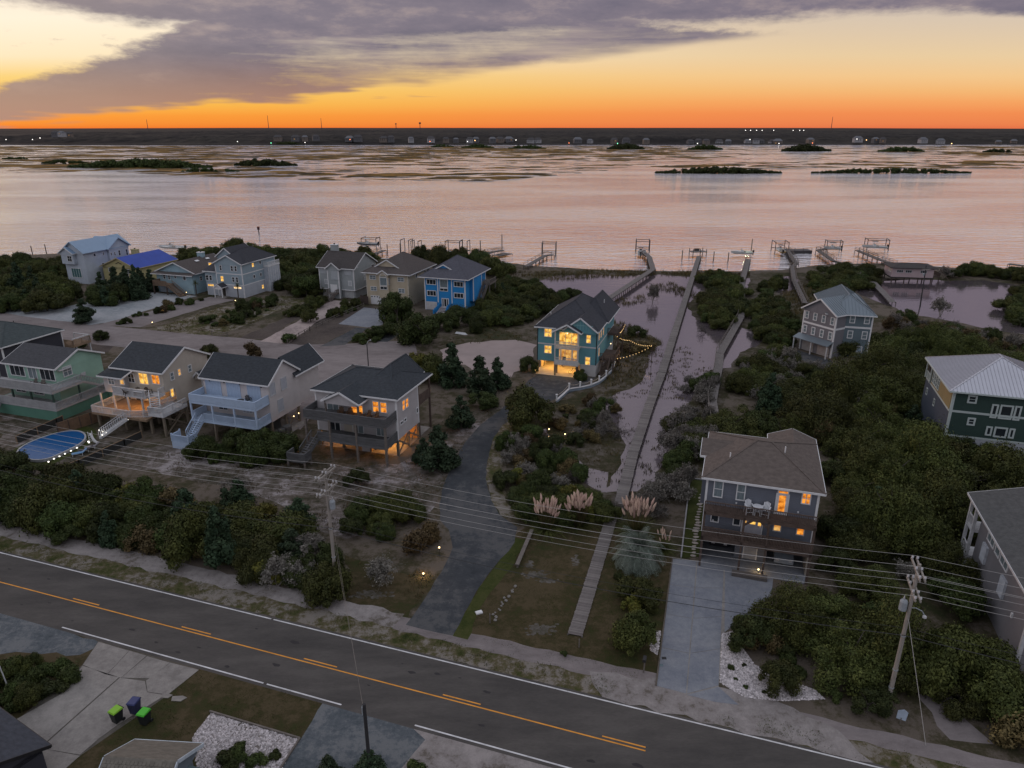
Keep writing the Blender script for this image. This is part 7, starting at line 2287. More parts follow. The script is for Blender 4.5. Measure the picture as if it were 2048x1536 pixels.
for (p, hgt, lab) in (((55.41, 231.51), 2.6, 'lone pile in the water left of the long boardwalk end'), ((64.93, 228.74), 2.6, 'lone pile in the water just right of the long boardwalk end'), ((69.09, 226.92), 2.6, 'lone pile in the water left of the glowing boat'),
                      ((-3.46, 246.40), 5.5, 'tall mooring pile on the arched dock'), ((-10.47, 236.28), 5.0, 'tall pile left of the arched dock'), ((62.46, 236.28), 2.2, 'stout pile at the end of the long boardwalk'), ((-37.63, 240.23), 3.4, 'lone pile left of the bare lift frames'),
                      ((-42.35, 242.25), 2.8, 'lone pile right of the left dock'), ((81.62, 243.28), 4.4, 'tall pile beside the glowing boat'), ((-161.82, 240.23), 2.6, 'lone pile off the far left shore'), ((-157.71, 241.24), 3.0, 'lone pile right of another off the left shore')):
    o = MB().tube((0, 0, -1.2), (0, 0, hgt), .16, .14, 8).lathe([(.17, hgt), (.15, hgt + .06), (.02, hgt + .2)], (0, 0, 0), 8).build('mooring_pile', PIERW)
    o.location = (p[0], p[1], 0)
    tag(o, lab, 'pile')
en = empty('dock_end', (*(62.37, 237.26), 0), R(12), 'wider dock platform at the end of the long boardwalk', 'dock')
MB().box(-2.6, -.6, 1.1, 2.6, 2.6, 1.24).build('platform', PLANKJ, en)
for x in (-2.4, 2.4):
    for y in (-.4, 2.4): MB().tube((x, y, -1.2), (x, y, 2.2), .12, .12, 7).build('pile', PIERW, en)
MB().box(-.8, 1.6, 1.241, .8, 2.4, 2.0).build('storage_bench', PIERW, en)
# greenish lamp under the glowing boat
gl = bpy.data.lights.new('dock_light', 'POINT'); gl.energy = 260; gl.color = (.75, 1.0, .55); gl.shadow_soft_size = .3
glo = bpy.data.objects.new('dock_light', gl); COL.objects.link(glo); _p = (79.25, 242.25); glo.location = (_p[0], _p[1] - 2.6, 2.2)
mk = empty('channel_marker', (*(-102.09, 290.00), 0), 0, 'small dark channel marker far out on the water', 'buoy')
MB().tube((0, 0, -1), (0, 0, 2.2), .2, .2, 7).build('post', BLACK, mk)
MB().box(-.5, -.06, 1.4, .5, .06, 2.6).build('day_board', mat('marker_red', (.12, .03, .03)), mk)


# ================================================================== far marsh and mainland
def vnoise(x, y, seed=0):
    """vectorised value noise"""
    xi, yi = np.floor(x).astype(np.int64), np.floor(y).astype(np.int64)
    xf, yf = x - xi, y - yi
    def hsh(a, b):
        h = (a * 374761393 + b * 668265263 + seed * 1442695041) & 0xffffffff
        h = ((h ^ (h >> 13)) * 1274126177) & 0xffffffff
        return ((h ^ (h >> 16)) & 0xffff) / 65535.0
    u, v = xf * xf * (3 - 2 * xf), yf * yf * (3 - 2 * yf)
    return (hsh(xi, yi) * (1 - u) + hsh(xi + 1, yi) * u) * (1 - v) + (hsh(xi, yi + 1) * (1 - u) + hsh(xi + 1, yi + 1) * u) * v


def fbm2(x, y, seed, oct=4):
    a, s, t = 1.0, 0.0, 0.0
    for k in range(oct):
        s = s + vnoise(x * 2 ** k, y * 2 ** k, seed + k) * a
        t += a
        a *= .55
    return s / t


def grid_mesh(name, xs, ys, Z, m, cut=None):
    nx, ny = len(xs), len(ys)
    X, Y = np.meshgrid(xs, ys)
    v = np.stack([X, Y, Z], -1).reshape(-1, 3)
    i = (np.arange(ny - 1)[:, None] * nx + np.arange(nx - 1)[None, :])
    if cut is not None:
        keep = (np.maximum.reduce([Z[:-1, :-1], Z[1:, :-1], Z[:-1, 1:], Z[1:, 1:]]) > cut)
        i = i[keep]
    i = i.ravel()
    f = np.stack([i, i + 1, i + nx + 1, i + nx], 1)
    used = np.unique(f)
    remap = np.zeros(len(v), np.int64); remap[used] = np.arange(len(used))
    f = remap[f]; v = v[used]
    me = bpy.data.meshes.new(name)
    me.vertices.add(len(v)); me.vertices.foreach_set('co', v.astype(np.float32).ravel())
    me.loops.add(f.size); me.loops.foreach_set('vertex_index', f.astype(np.int32).ravel())
    me.polygons.add(len(f)); me.polygons.foreach_set('loop_start', np.arange(0, f.size, 4, dtype=np.int32))
    me.update(); me.validate()
    return obj_of(me, name, m)

M_MARSH = patch_mat('salt_marsh', [(0.012, 0.010, 0.004), (0.030, 0.022, 0.007), (0.085, 0.052, 0.012), (0.25, 0.135, 0.026)], scale=0.02, fine=0.15, bump=.6, stretch=(1, 2, 1), mid=.46)
xs = np.arange(-1250, 1251, 5.0); ys = np.concatenate([np.arange(520, 800, 4.0), np.arange(800, 1760, 8.0)])
X, Y = np.meshgrid(xs, ys)
wx = X + 110 * (fbm2(X / 120, Y / 120, 40) - .5); wy = Y + 90 * (fbm2(X / 120, Y / 120, 50) - .5)
cr = np.abs(fbm2(wx / 85, wy / 42, 5, 5) - .5) * 2         # creeks
big = fbm2(X / 520, Y / 200, 9, 3)
fine = fbm2(X / 26, Y / 11, 15, 3)
# where marsh stands: shore line of the flats runs obliquely, open channel in front
edge = 560 + np.where(X < 60, 40 + 0.0 * X, 0) + 75 * (fbm2(X / 300, X * 0 + 3, 22, 2) - .5)
front = 590 + np.clip((-X - 150) / 250, 0, 1) * 120 + np.clip((X + 20) / 150, 0, 1) * 190
mask = np.clip((Y - front - 60 * (fbm2(X / 120, Y / 90, 31) - .5)) / 60, -1, 1)
Zm = -.62 + .80 * np.clip((cr - .09) * 5.0, 0, 1) * np.clip((big - .26) * 5, .25, 1) + 1.35 * (fine - .5)
Zm = np.where(mask > 0, Zm + .0, Zm - 2)
far_thin = np.clip((1700 - Y) / 120, -1, 1)
Zm = np.where(far_thin < 0, -2, Zm)
o = grid_mesh('salt_marsh', xs, ys, Zm, M_MARSH, -.36)
tag(o, 'tawny salt marsh cut by winding creeks across the sound', 'marsh', None, 'stuff')

# wooded hummocks in the marsh: mounds of small crowns
def hummock(name, label, c, L, Dp, hgt, seed, n, lean=0.0):
    rs = np.random.RandomState(seed)
    cl = []
    for i in range(n):
        t = rs.uniform(-1, 1); u = rs.uniform(-1, 1)
        env = (1 - abs(t) ** 2.2)
        r = hgt * rs.uniform(.28, .5) * (.55 + .45 * env)
        cl.append((t * L / 2, u * Dp / 2 * env + lean * t * L / 2, max(.15, hgt * env * rs.uniform(.15, .9) - r * .5), r))
    p, nn = clumped(rs, cl, n * 110, .8, .4)
    p[:, 2] = np.maximum(p[:, 2], -.2)
    o = obj_of(np_mesh(name, leaf_quads(p, nn, hgt * .16, rs)), name, LEAF_DARK)
    o.location = (c[0], c[1], -.1)
    tag(o, label, 'island', None, 'stuff')
    return o
for i, (c0, L, Dp, hg, lab, n) in enumerate((
    ((-395.62, 788.37), 150, 16, 8.5, 'long wooded marsh island at the left of the sound', 150), ((-527.48, 876.37), 56, 12, 5, 'left tip of the long wooded island', 30), ((-292.31, 716.18), 56, 9, 4, 'right tip of the long wooded island', 26),
    ((-277.45, 830.08), 72, 14, 7.5, 'wooded hummock right of the long island', 40), ((192.42, 692.35), 118, 12, 5.5, 'dark wooded island in mid channel', 90), ((353.94, 692.35), 150, 10, 4.5, 'long low wooded island at the right', 90),
    ((223.19, 1463.64), 70, 24, 11, 'dome-shaped wooded islet right of centre', 45), ((369.46, 1430.79), 64, 20, 9, 'wooded islet third from the right', 40), ((527.63, 1340.45), 86, 24, 11, 'largest dome-shaped islet right of centre', 55), ((684.75, 1312.79), 80, 20, 8, 'low wooded islet near the right edge', 45), ((836.45, 1286.24), 50, 16, 6, 'last small islet at the right edge', 26),
    ((-70.76, 1534.03), 66, 18, 8, 'low wooded islet at the centre', 36), ((31.05, 1498.02), 74, 16, 7, 'low wooded islet just right of centre', 36), ((-149.67, 1611.47), 48, 14, 6, 'small wooded islet left of centre', 26), ((-537.20, 1792.15), 66, 18, 8, 'wooded islet left of the far houses', 36), ((-695.48, 1898.43), 36, 14, 6, 'small islet with white lights behind it', 20),
    ((-1005.93, 2083.57), 50, 14, 7, 'thin dark islet at far left', 26), ((-1283.53, 2153.51), 60, 14, 6, 'thin islet at the left edge', 26), ((-668.96, 1001.67), 34, 8, 3.5, 'scrub at the left end of the marsh', 18))):
    hummock('wooded_island', lab, c0, L, Dp, hg, 200 + i, int(n * 1.8))

# the mainland: a forested plain to the horizon
M_FOREST = patch_mat('far_forest', [(0.009, 0.008, 0.008), (0.016, 0.014, 0.014), (0.024, 0.021, 0.019), (0.038, 0.033, 0.028)], scale=0.004, fine=0.05, bump=1.0, mid=.48)
ysf = np.concatenate([np.arange(1740, 2100, 7.0), np.arange(2100, 3200, 40.0), np.arange(3200, 16001, 400.0)])
xsf = np.concatenate([np.arange(-6000, -1500, 120.0), np.arange(-1500, 1501, 7.0), np.arange(1620, 6001, 120.0)])
X, Y = np.meshgrid(xsf, ysf)
shore = 1815 + 90 * (fbm2(X / 500, X * 0 + 1.5, 60, 3) - .5) - 40 * np.exp(-((X + 700) / 350) ** 2)
inl = Y - shore
crown = fbm2(X / 22, Y / 22, 70, 3)
rise = np.clip(inl / 700, 0, 1)
Zf = np.where(inl < 0, -3.0, np.clip(inl / 25, 0, 1) * 2.0 + np.clip((inl - 45) / 40, 0, 1) * (2.0 + 11.0 * crown * (1 + .4 * (fbm2(X / 240, Y / 240, 80, 2) - .5))) + 12 * rise + 6 * (fbm2(X / 900, Y / 900, 90, 2) - .5) * rise)
Zf = np.where(Y > 3200, 20 + 5 * fbm2(X / 900, Y / 900, 90, 2), Zf)
o = grid_mesh('mainland_forest', xsf, ysf, Zf, M_FOREST, -.4)
tag(o, 'dark forested mainland along the horizon', 'forest', None, 'stuff')
# side continuation of the near barrier island is part of the ground sheet

# houses on the mainland shore
_r = random.Random(12)
FW1 = mat('far_white', (.30, .30, .32), .8, .1, .2); FW2 = mat('far_grey', (.11, .11, .12), .8, .1, .2); FW3 = mat('far_tan', (.16, .135, .12), .8, .1, .2)
FRF = mat('far_roof', (.06, .058, .062), .9, .1, .3); FRB = mat('far_pale_roof', (.12, .125, .14), .8, .1, .3)
def far_house(p, zb, w, hgt, m, rm, lab):
    o = empty('shore_house', (p[0], p[1], max(1.0, zb)), R(_r.uniform(-25, 25)), lab, 'house', 'houses along the mainland shore')
    d = w * _r.uniform(.6, .9)
    MB().box(-w / 2, -d / 2, -3.5, w / 2, d / 2, hgt).build('wall', m, o)
    MB().slab([[(-w / 2 - .5, -d / 2 - .5, hgt), (w / 2 + .5, -d / 2 - .5, hgt), (w / 2 - w * .2, 0, hgt + w * .28), (-w / 2 + w * .2, 0, hgt + w * .28)], [(w / 2 + .5, d / 2 + .5, hgt), (-w / 2 - .5, d / 2 + .5, hgt), (-w / 2 + w * .2, 0, hgt + w * .28), (w / 2 - w * .2, 0, hgt + w * .28)],
                [(w / 2 + .5, -d / 2 - .5, hgt), (w / 2 + .5, d / 2 + .5, hgt), (w / 2 - w * .2, 0, hgt + w * .28)], [(-w / 2 - .5, d / 2 + .5, hgt), (-w / 2 - .5, -d / 2 - .5, hgt), (-w / 2 + w * .2, 0, hgt + w * .28)]], .3).build('roof', rm, o)
    for k in range(3):
        for zz in (.3, .68): MB().box(-w * .35 + k * w * .26, -d / 2 - .1, hgt * zz - .8, -w * .35 + k * w * .26 + w * .08, -d / 2 - .01, hgt * zz + .8).build('window', LIT_S if (_r.random() < .06) else GLASS, o)
    return o
SPOTS = [(112, (-2242.20, 3698.59)), (124, (-2350.99, 3930.64)), (138, (-2178.28, 3698.59)), (556, (-782.41, 2510.49)), (592, (-722.22, 2510.49)), (610, (-692.13, 2510.49)), (632, (-682.66, 2615.69)), (700, (-520.83, 2413.39)), (716, (-495.11, 2413.39)), (768, (-396.28, 2323.47)), (782, (-374.61, 2323.47)), (822, (-301.52, 2239.99)), (862, (-241.82, 2239.99)), (892, (-197.04, 2239.99)), (912, (-161.42, 2162.25)), (940, (-121.06, 2162.25)), (952, (-103.77, 2162.25)), (985, (-56.21, 2162.25)), (1000, (-35.82, 2239.99)), (1018, (-8.65, 2162.25)), (1062, (52.94, 2089.70)), (1076, (72.45, 2089.70)), (1155, (182.51, 2089.70)), (1180, (210.33, 2021.84)), (1228, (275.04, 2021.84)), (1252, (307.40, 2021.84)), (1292, (361.33, 2021.84)), (1380, (450.88, 1898.44)), (1396, (471.15, 1898.44)), (1412, (476.96, 1842.18)), (1438, (508.92, 1842.18)), (1456, (531.05, 1842.18)), (1495, (615.18, 1958.21)), (1512, (679.87, 2089.70)), (1520, (609.72, 1842.18)), (1545, (640.45, 1842.18)), (1555, (672.53, 1898.44)), (1620, (803.55, 2021.84)), (1715, (1069.65, 2323.47)), (1750, (1046.33, 2162.25)), (1765, (1067.94, 2162.25)), (1845, (1106.90, 2021.84)), (1880, (1052.26, 1842.18)), (1996, (1194.86, 1842.18)), (2026, (1163.31, 1739.05))]
ONES = 'first second third fourth fifth sixth seventh eighth ninth tenth eleventh twelfth thirteenth fourteenth fifteenth sixteenth seventeenth eighteenth nineteenth'.split()
def ordinal(n):
    if n < 20: return ONES[n - 1]
    t, u_ = divmod(n, 10)
    return {2: 'twenti', 3: 'thirti', 4: 'forti'}[t] + 'eth' if u_ == 0 else {2: 'twenty', 3: 'thirty', 4: 'forty'}[t] + '-' + ONES[u_ - 1]
for i, (u, p) in enumerate(SPOTS):
    w = _r.uniform(12, 20); hg = _r.uniform(5.5, 8.5)
    k = _r.choice((0, 0, 1, 2))
    yy = 1830 + _r.uniform(-12, 22)
    far_house((p[0] * yy / p[1], yy), 40.3 - (40.3 - 1.0) * yy / p[1] - 1.0, w, hg, (FW1, FW2, FW3)[k], FRF if _r.random() < .6 else FRB, '%s house, %s from the left along the far shore' % (('white', 'grey', 'tan')[k], ordinal(i + 1)))
# far lamps
lampm = {'w': emit('far_white_lamp', (1, .95, .9), 3.5), 'r': emit('far_red_lamp', (1, .25, .1), 4), 'g': emit('far_green_lamp', (.2, 1, .5), 4), 'y': emit('far_amber_lamp', (1, .6, .25), 5)}
sph = {k: MB().lathe([(.1, -.9), (.75, -.5), (.9, 0), (.75, .5), (.1, .9)], (0, 0, 0), 8).mesh('lamp_globe') for k in lampm}
for k in sph: sph[k].materials.append(lampm[k])
FL = [(475, (-690.56, 1887.16), 'w', 10, 0), (542, (-645.56, 2008.04), 'g', 4, 0), (80, (-1656.50, 2636.85), 'w', 8, 0), (1490, (834.24, 2692.56), 'w', 14, 3), (1500, (852.14, 2692.56), 'w', 14, 3), (1512, (873.63, 2692.56), 'w', 15, 3), (1523, (893.32, 2692.56), 'w', 14, 3), (1546, (934.49, 2692.56), 'w', 14, 3), (1585, (1004.31, 2692.56), 'w', 14, 3), (1598, (1027.59, 2692.56), 'w', 15, 3), (1606, (1041.91, 2692.56), 'w', 14, 3), (1714, (1048.74, 2282.90), 'w', 10, 0), (1733, (1052.73, 2229.16), 'y', 8, 0), (1138, (148.90, 1958.21), 'r', 5, 0), (700, (-527.89, 2446.61), 'r', 6, 0), (860, (-230.35, 2107.23), 'r', 6, 0), (1903, (1022.95, 1743.62), 'y', 6, 0), (950, (-111.64, 2264.35), 'y', 6, 0), (1032, (12.21, 2290.57), 'w', 7, 0), (1235, (251.20, 1783.30), 'g', 4, 0), (1558, (641.91, 1801.83), 'w', 7, 0), (935, (-125.00, 2107.23), 'w', 6, 0), (1500, (735.04, 2318.85), 'w', 8, 0), (12, (-1648.83, 2446.61), 'w', 6, 0), (65, (-1562.48, 2446.61), 'w', 6, 0), (610, (-558.17, 2021.84), 'w', 5, 0), (1625, (784.97, 1958.21), 'r', 5, 0), (1395, (444.46, 1795.31), 'w', 6, 0)]
ORD = 'first second third fourth fifth sixth seventh eighth ninth tenth eleventh twelfth thirteenth fourteenth fifteenth sixteenth seventeenth eighteenth nineteenth twentieth'.split()
cc = {}
for (u, p, k, z, up) in sorted(FL):
    o = bpy.data.objects.new('shore_lamp', sph[k]); COL.objects.link(o)
    yy = 1806 if up == 0 else 1990
    o.location = (p[0] * yy / p[1], yy, max(3.0, 40.3 - (40.3 - (z - 4)) * yy / p[1]) if up == 0 else 32.0)
    cc[k] = cc.get(k, -1) + 1
    tag(o, '%s %s light from the left on the far shore' % (ORD[cc[k]], {'w': 'white', 'r': 'red', 'g': 'green', 'y': 'amber'}[k]), 'lamp', 'lights on the mainland shore')
# masts and water towers on the horizon
def mast(u, hgt, lab):
    p = ((u - 1024) / 1420 * 4000 * .94, 4000)
    o = MB().tube((0, 0, 15), (0, 0, hgt), 2.0, .9, 5).build('radio_mast', mat('far_steel', (.10, .08, .08))); o.location = (p[0], p[1], 0)
    tag(o, lab, 'mast')
mast(295, 78, 'thin radio mast above the forest at the left'); mast(537, 98, 'tallest radio mast left of centre'); mast(643, 84, 'radio mast right of the tallest one'); mast(1663, 92, 'lone leaning radio mast at the right')
for (u, lab, hg) in ((792, 'small water tower silhouette at the left of the pair', 58), (840, 'larger water tower silhouette right of the small one', 62)):
    o = empty('water_tower', ((u - 1024) / 1420 * 4500 * .94, 4500, 0), 0, lab, 'tower')
    q = 7 if u > 800 else 5
    MB().tube((0, 0, 10), (0, 0, hg), 2.2, 1.8, 7).build('shaft', mat('far_steel', (.10, .08, .08)), o)
    MB().lathe([(2, -q * .8), (q * .9, -q * .4), (q, 0), (q * .8, q * .5), (1, q * .8)], (0, 0, hg), 12).build('tank', mat('far_steel', (.10, .08, .08)), o)


# ================================================================== street furniture, wires, garden things
POLEW = mat('pole_wood', (0.25, 0.23, 0.21), .9, .25, 2, .3, 10, sc3=(4, 4, .5))
INSU = mat('porcelain', (0.42, 0.42, 0.44), .4, .05)
WIREM = mat('aluminium_wire', (0.36, 0.35, 0.34), .5, .05)
WIRED = mat('dark_cable', (0.03, 0.03, 0.032), .6, .05)
TANK = mat('transformer_grey', (0.26, 0.29, 0.32), .5, .08)
PA, PB = Vector((-16.36, 55.82, 0)), Vector((27.87, 41.46, 0))
LD = (PB - PA).normalized()
LN = Vector((-LD.y, LD.x, 0))
ARMS = ((11.75, (-1.25, -.15, 1.25)), (10.15, (-1.3, -.55, .5, 1.3)))


def util_pole(P, label, lampside, hgt=12.2):
    ang = math.atan2(LD.y, LD.x)
    o = empty('utility_pole', P, ang, label, 'pole')
    MB().tube((0, 0, -.2), (0, 0, hgt), .17, .12, 9).build('pole_shaft', POLEW, o)
    for z, offs in ARMS:
        for k in (-.16, .16):
            MB().box(k - .05, -1.45, z - .07, k + .05, 1.45, z + .07).build('crossarm', POLEW, o)
        for y in offs:
            for k in (-.16, .16):
                MB().lathe([(.03, 0), (.03, .06), (.09, .08), (.06, .14), (.09, .17), (.05, .24)], (k, y, z + .07), 8).build('insulator', INSU, o)
        MB().bar((.2, -.8, z - .05), (.13, 0, z - .75), .04, .05).bar((.2, .8, z - .05), (.13, 0, z - .75), .04, .05).build('arm_brace', POLEW, o)
    t = MB().lathe([(.05, 0), (.24, .04), (.26, .1), (.26, .75), (.2, .85), (.05, .88)], ((.42 if lampside < 0 else -.42), 0, 8.3), 12).build('transformer', TANK, o)
    MB().lathe([(.03, 0), (.06, .1), (.03, .28)], ((.42 if lampside < 0 else -.42), .12, 9.15), 6).build('bushing', INSU, t)
    if lampside > 0:
        MB().path([(0, 0, 8.6), (.35, -.1, 8.75), (.75, -.2, 8.65), (.95, -.25, 8.35)], .035).build('lamp_arm', TANK, o)
        MB().lathe([(.03, .1), (.13, .02), (.15, -.1), (.05, -.18)], (.95, -.25, 8.3), 8).build('lamp_head', INSU, o)
    for z in (1.6, 3.2, 6.2): MB().lathe([(.19, 0), (.19, .06)], (0, 0, z), 9).build('pole_band', TANK, o)
    return o
util_pole(PA, 'wooden utility pole with double crossarms left of the driveway', -1)
util_pole(PB, 'wooden utility pole with double crossarms and lamp at lower right', 1)
ordn = ['nearest', 'middle', 'farthest']
for zi, (z, offs) in enumerate(ARMS):
    for yi, y in enumerate(offs):
        mb = MB()
        anchors = [PA - LD * 46.5, PA, PB, PB + LD * 46.5]
        for a, b in zip(anchors[:-1], anchors[1:]):
            pts = []
            for k in range(25):
                t = k / 24
                p = a.lerp(b, t) + LN * y
                pts.append((p.x, p.y, z + .33 - .85 * 4 * t * (1 - t)))
            mb.path(pts, .0125, 4)
        o = mb.build('power_line', WIREM)
        which = ['nearest', 'middle', 'farthest'][yi] if zi == 0 else ['nearest', 'second', 'third', 'farthest'][yi]
        tag(o, '%s of the %s overhead wires strung between the two utility poles' % (which, 'upper' if zi == 0 else 'lower'), 'wire', 'overhead wires')
for (z, y, sag, r, lab) in ((6.4, -.2, 1.0, .03, 'thick dark cable slung low between the utility poles'), (6.75, .2, .9, .014, 'thin dark cable just above the thick low cable')):
    mb = MB()
    for a, b in zip([PA - LD * 46.5, PA, PB], [PA, PB, PB + LD * 46.5]):
        mb.path([tuple(a.lerp(b, k / 24) + LN * y + Vector((0, 0, z - sag * 4 * (k / 24) * (1 - k / 24)))) for k in range(25)], r, 4)
    tag(mb.build('cable', WIRED), lab, 'wire')
# pole on the near side and its drop wires
P3 = Vector((-9.3, 35.1, 0))
o = empty('service_pole', P3, 0, 'short dark pole standing on the gravel at the near side of the road', 'pole')
MB().tube((0, 0, 0), (0, 0, 6.2), .13, .11, 8).build('pole_shaft', mat('dark_pole', (.03, .03, .033), .8), o)
MB().box(-.16, -.1, 5.4, -.1, .1, 6.0).build('bracket', TANK, o)
for k, (za, dx) in enumerate(((8.2, 0), (6.9, .25))):
    a = PA + Vector((dx, 0, za)); b = P3 + Vector((-.1, .1, 6.0 - .25 * k))
    mb = MB().path([tuple(a.lerp(b, t / 20) + Vector((0, 0, -.35 * 4 * (t / 20) * (1 - t / 20)))) for t in range(21)], .009, 4)
    tag(mb.build('service_wire', mat('service_cable', (.14, .135, .13), .6)), ('upper' if k == 0 else 'lower') + ' drop wire crossing the road to the short dark pole', 'wire')
gy = MB().path([tuple(PB + Vector((0, 0, 8.0))), (*(28.66, 37.69), 0)], .02, 4).build('guy_wire', WIREM)
tag(gy, 'slanting guy wire from the right utility pole to the shaded lane', 'wire')
P4 = (97.15, 165.20)
o = empty('lagoon_pole', (P4[0], P4[1], 0), 0, 'dark leaning utility pole beside the pink boathouse', 'pole')
MB().tube((0, 0, 0), (.7, 2.0, 9.5), .16, .11, 8).build('pole_shaft', mat('dark_pole', (.03, .03, .033), .8), o)
MB().box(-.3, 1.5, 8.6, 1.6, 1.7, 8.75).build('crossarm', POLEW, o)
MB().lathe([(.2, 0), (.22, .5), (.05, .6)], (.2, 1.5, 7.2), 8).build('transformer', TANK, o)
PL = (-25.97, 120.82)
o = empty('street_lamp', (-23.4, 109.8, 0), R(60), 'tall thin street lamp in the turning circle', 'lamp')
MB().tube((0, 0, 0), (0, 0, 7.4), .10, .07, 8).build('post', mat('dark_pole', (.03, .03, .033), .8), o)
MB().path([(0, 0, 7.4), (.3, 0, 7.75), (.8, 0, 7.85)], .045).build('lamp_arm', TANK, o)
MB().lathe([(.04, .08), (.14, 0), (.10, -.1)], (.9, 0, 7.85), 8).build('lamp_head', INSU, o)

# ---- wheelie bins
BINB = mat('bin_black', (.018, .020, .022), .5, .1)
def bin_(at, rz, lidm, body, label):
    o = empty('wheelie_bin', (at[0], at[1], .03), rz, label, 'bin')
    b = MB()
    b.add([(-.24, -.28, .08), (.24, -.28, .08), (.24, .24, .08), (-.24, .24, .08), (-.31, -.36, .98), (.31, -.36, .98), (.31, .36, .98), (-.31, .36, .98)], [(3, 2, 1, 0), (0, 1, 5, 4), (1, 2, 6, 5), (2, 3, 7, 6), (3, 0, 4, 7), (4, 5, 6, 7)])
    b.build('body', body, o)
    l = MB().add([(-.34, -.40, 1.0), (.34, -.40, 1.0), (.34, .38, 1.0), (-.34, .38, 1.0), (-.30, -.34, 1.09), (.30, -.34, 1.09), (.30, .34, 1.12), (-.30, .34, 1.12)], [(3, 2, 1, 0), (0, 1, 5, 4), (1, 2, 6, 5), (2, 3, 7, 6), (3, 0, 4, 7), (4, 5, 6, 7)]).build('lid', lidm, o)
    MB().box(-.2, -.36, 1.072, .2, -.30, 1.10).build('lid_lip', lidm, l)
    MB().tube((-.3, .44, 1.0), (.3, .44, 1.0), .025, .025, 6).bar((-.28, .36, .95), (-.28, .44, 1.0), .03).bar((.28, .36, .95), (.28, .44, 1.0), .03).build('handle', BINB, o)
    for x in (-.3, .3): MB().tube((x - .04, .26, .12), (x + .04, .26, .12), .13, .13, 10).build('wheel', BINB, o)
LIDG1 = mat('lime_lid', (.19, .42, .03), .45, .06); LIDG2 = mat('green_lid', (.06, .40, .03), .45, .06); LIDB = mat('navy_lid', (.035, .045, .13), .45, .06)
bin_((-28.40, 39.85), R(-25), LIDG1, BINB, 'black wheelie bin with lime yellow lid standing alone')
bin_((-27.52, 40.68), R(-10), LIDB, mat('bin_navy', (.03, .035, .08), .5), 'navy blue wheelie bin behind the bright green lidded one')
bin_((-26.30, 39.67), R(-15), LIDG2, BINB, 'black wheelie bin with bright green lid beside the navy bin')

# ---- chairs and tables
WCH = mat('white_plastic', (.60, .62, .66), .5, .04); BCH = mat('brown_chair', (.12, .065, .035), .7, .15)
def adirondack(name, loc, rz, m, label, tall=False, group=None):
    o = empty(name, loc, rz, label, 'chair', group)
    s = .35 if tall else 0.0
    for i in range(5): MB().box(-.27, -.30 + i * .11, .36 + s - i * .02, .27, -.21 + i * .11, .385 + s - i * .02).build('seat_slat', m, o)
    for i in range(5):
        x = -.22 + i * .11
        h = .68 - abs(i - 2) * .05
        MB().bar((x, .22, .30 + s), (x * 1.15, .22 + h * .38, .30 + s + h), .095, .025).build('back_slat', m, o)
    for x in (-.33, .33):
        MB().box(x - .07, -.36, .56 + s, x + .07, .30, .585 + s).build('armrest', m, o)
        MB().box(x - .03, -.33, 0, x + .03, -.25, .56 + s).build('leg', m, o)
        MB().bar((x, .35, 0), (x, .25, .56 + s), .05, .06).build('leg', m, o)
    if tall: MB().box(-.3, -.32, .28, .3, -.27, .33).build('foot_rest', m, o)
    return o
def world(fr, x, y, z):
    t = R(fr[2]); return (fr[0] + x * math.cos(t) - y * math.sin(t), fr[1] + x * math.sin(t) + y * math.cos(t), z)
FQ = (18.6, 60.6, -18.); FE = (-25.9, 87.35, -18.); FC = (-58.1, 96.8, -18.); FD = (-42.7, 92.4, -18.); FB = (-76., 101.5, -18.); FM = (4.4, 118.0, -18.)
adirondack('tall_chair', world(FQ, 4.05, -.75, 6.1), R(-18 + 20), WCH, 'white high deck chair left of the round white table', True)
adirondack('tall_chair', world(FQ, 5.55, -.75, 6.1), R(-18 - 12), WCH, 'white high deck chair right of the round white table', True)
o = empty('round_table', world(FQ, 4.8, -.7, 6.1), 0, 'round white high table between two white deck chairs', 'table')
MB().lathe([(.42, .9), (.42, .94)], (0, 0, 0), 18).build('table_top', WCH, o)
for k in range(4):
    t = k * math.pi / 2 + .6
    MB().bar((.34 * math.cos(t), .34 * math.sin(t), 0), (.26 * math.cos(t), .26 * math.sin(t), .9), .06).build('leg', WCH, o)
MB().lathe([(.24, .4), (.24, .43)], (0, 0, 0), 14).build('lower_shelf', WCH, o)
for k, (x, rz, lab) in enumerate(((4.4, 15, 'leftmost brown armchair on the weathered upper deck'), (5.7, 10, 'second brown armchair from left on the weathered upper deck'), (8.3, -15, 'third brown armchair from left on the weathered upper deck'), (9.4, -20, 'rightmost brown armchair on the weathered upper deck'))):
    adirondack('deck_chair', world(FE, x, -1.2, 5.4), R(-18 + rz), BCH, lab)
o = empty('side_table', world(FE, 7.0, -1.0, 5.4), 0, 'small dark side table among the brown armchairs', 'table')
MB().lathe([(.3, .45), (.3, .49)], (0, 0, 0), 12).build('table_top', BCH, o); MB().tube((0, 0, 0), (0, 0, .45), .04, .04, 6).build('leg', BCH, o)
for k, (x, y, lab) in enumerate(((6.2, -1.6, 'dark patio chair nearest the cream house windows'), (7.6, -.9, 'dark patio chair at the right of the cream house deck'), (5.0, -2.2, 'dark patio chair at the front of the cream house deck'))):
    adirondack('patio_chair', world(FC, x, y, 4.95), R(70 * k), mat('dark_chair', (.05, .04, .03)), lab)
o = empty('patio_table', world(FC, 7.1, -1.9, 4.95), R(-18), 'pale patio table on the cream house deck', 'table')
MB().box(-.8, -.5, .70, .8, .5, .75).build('table_top', OFFWHITE, o)
for x in (-.7, .7):
    for y in (-.4, .4): MB().box(x - .04, y - .04, 0, x + .04, y + .04, .7).build('leg', OFFWHITE, o)
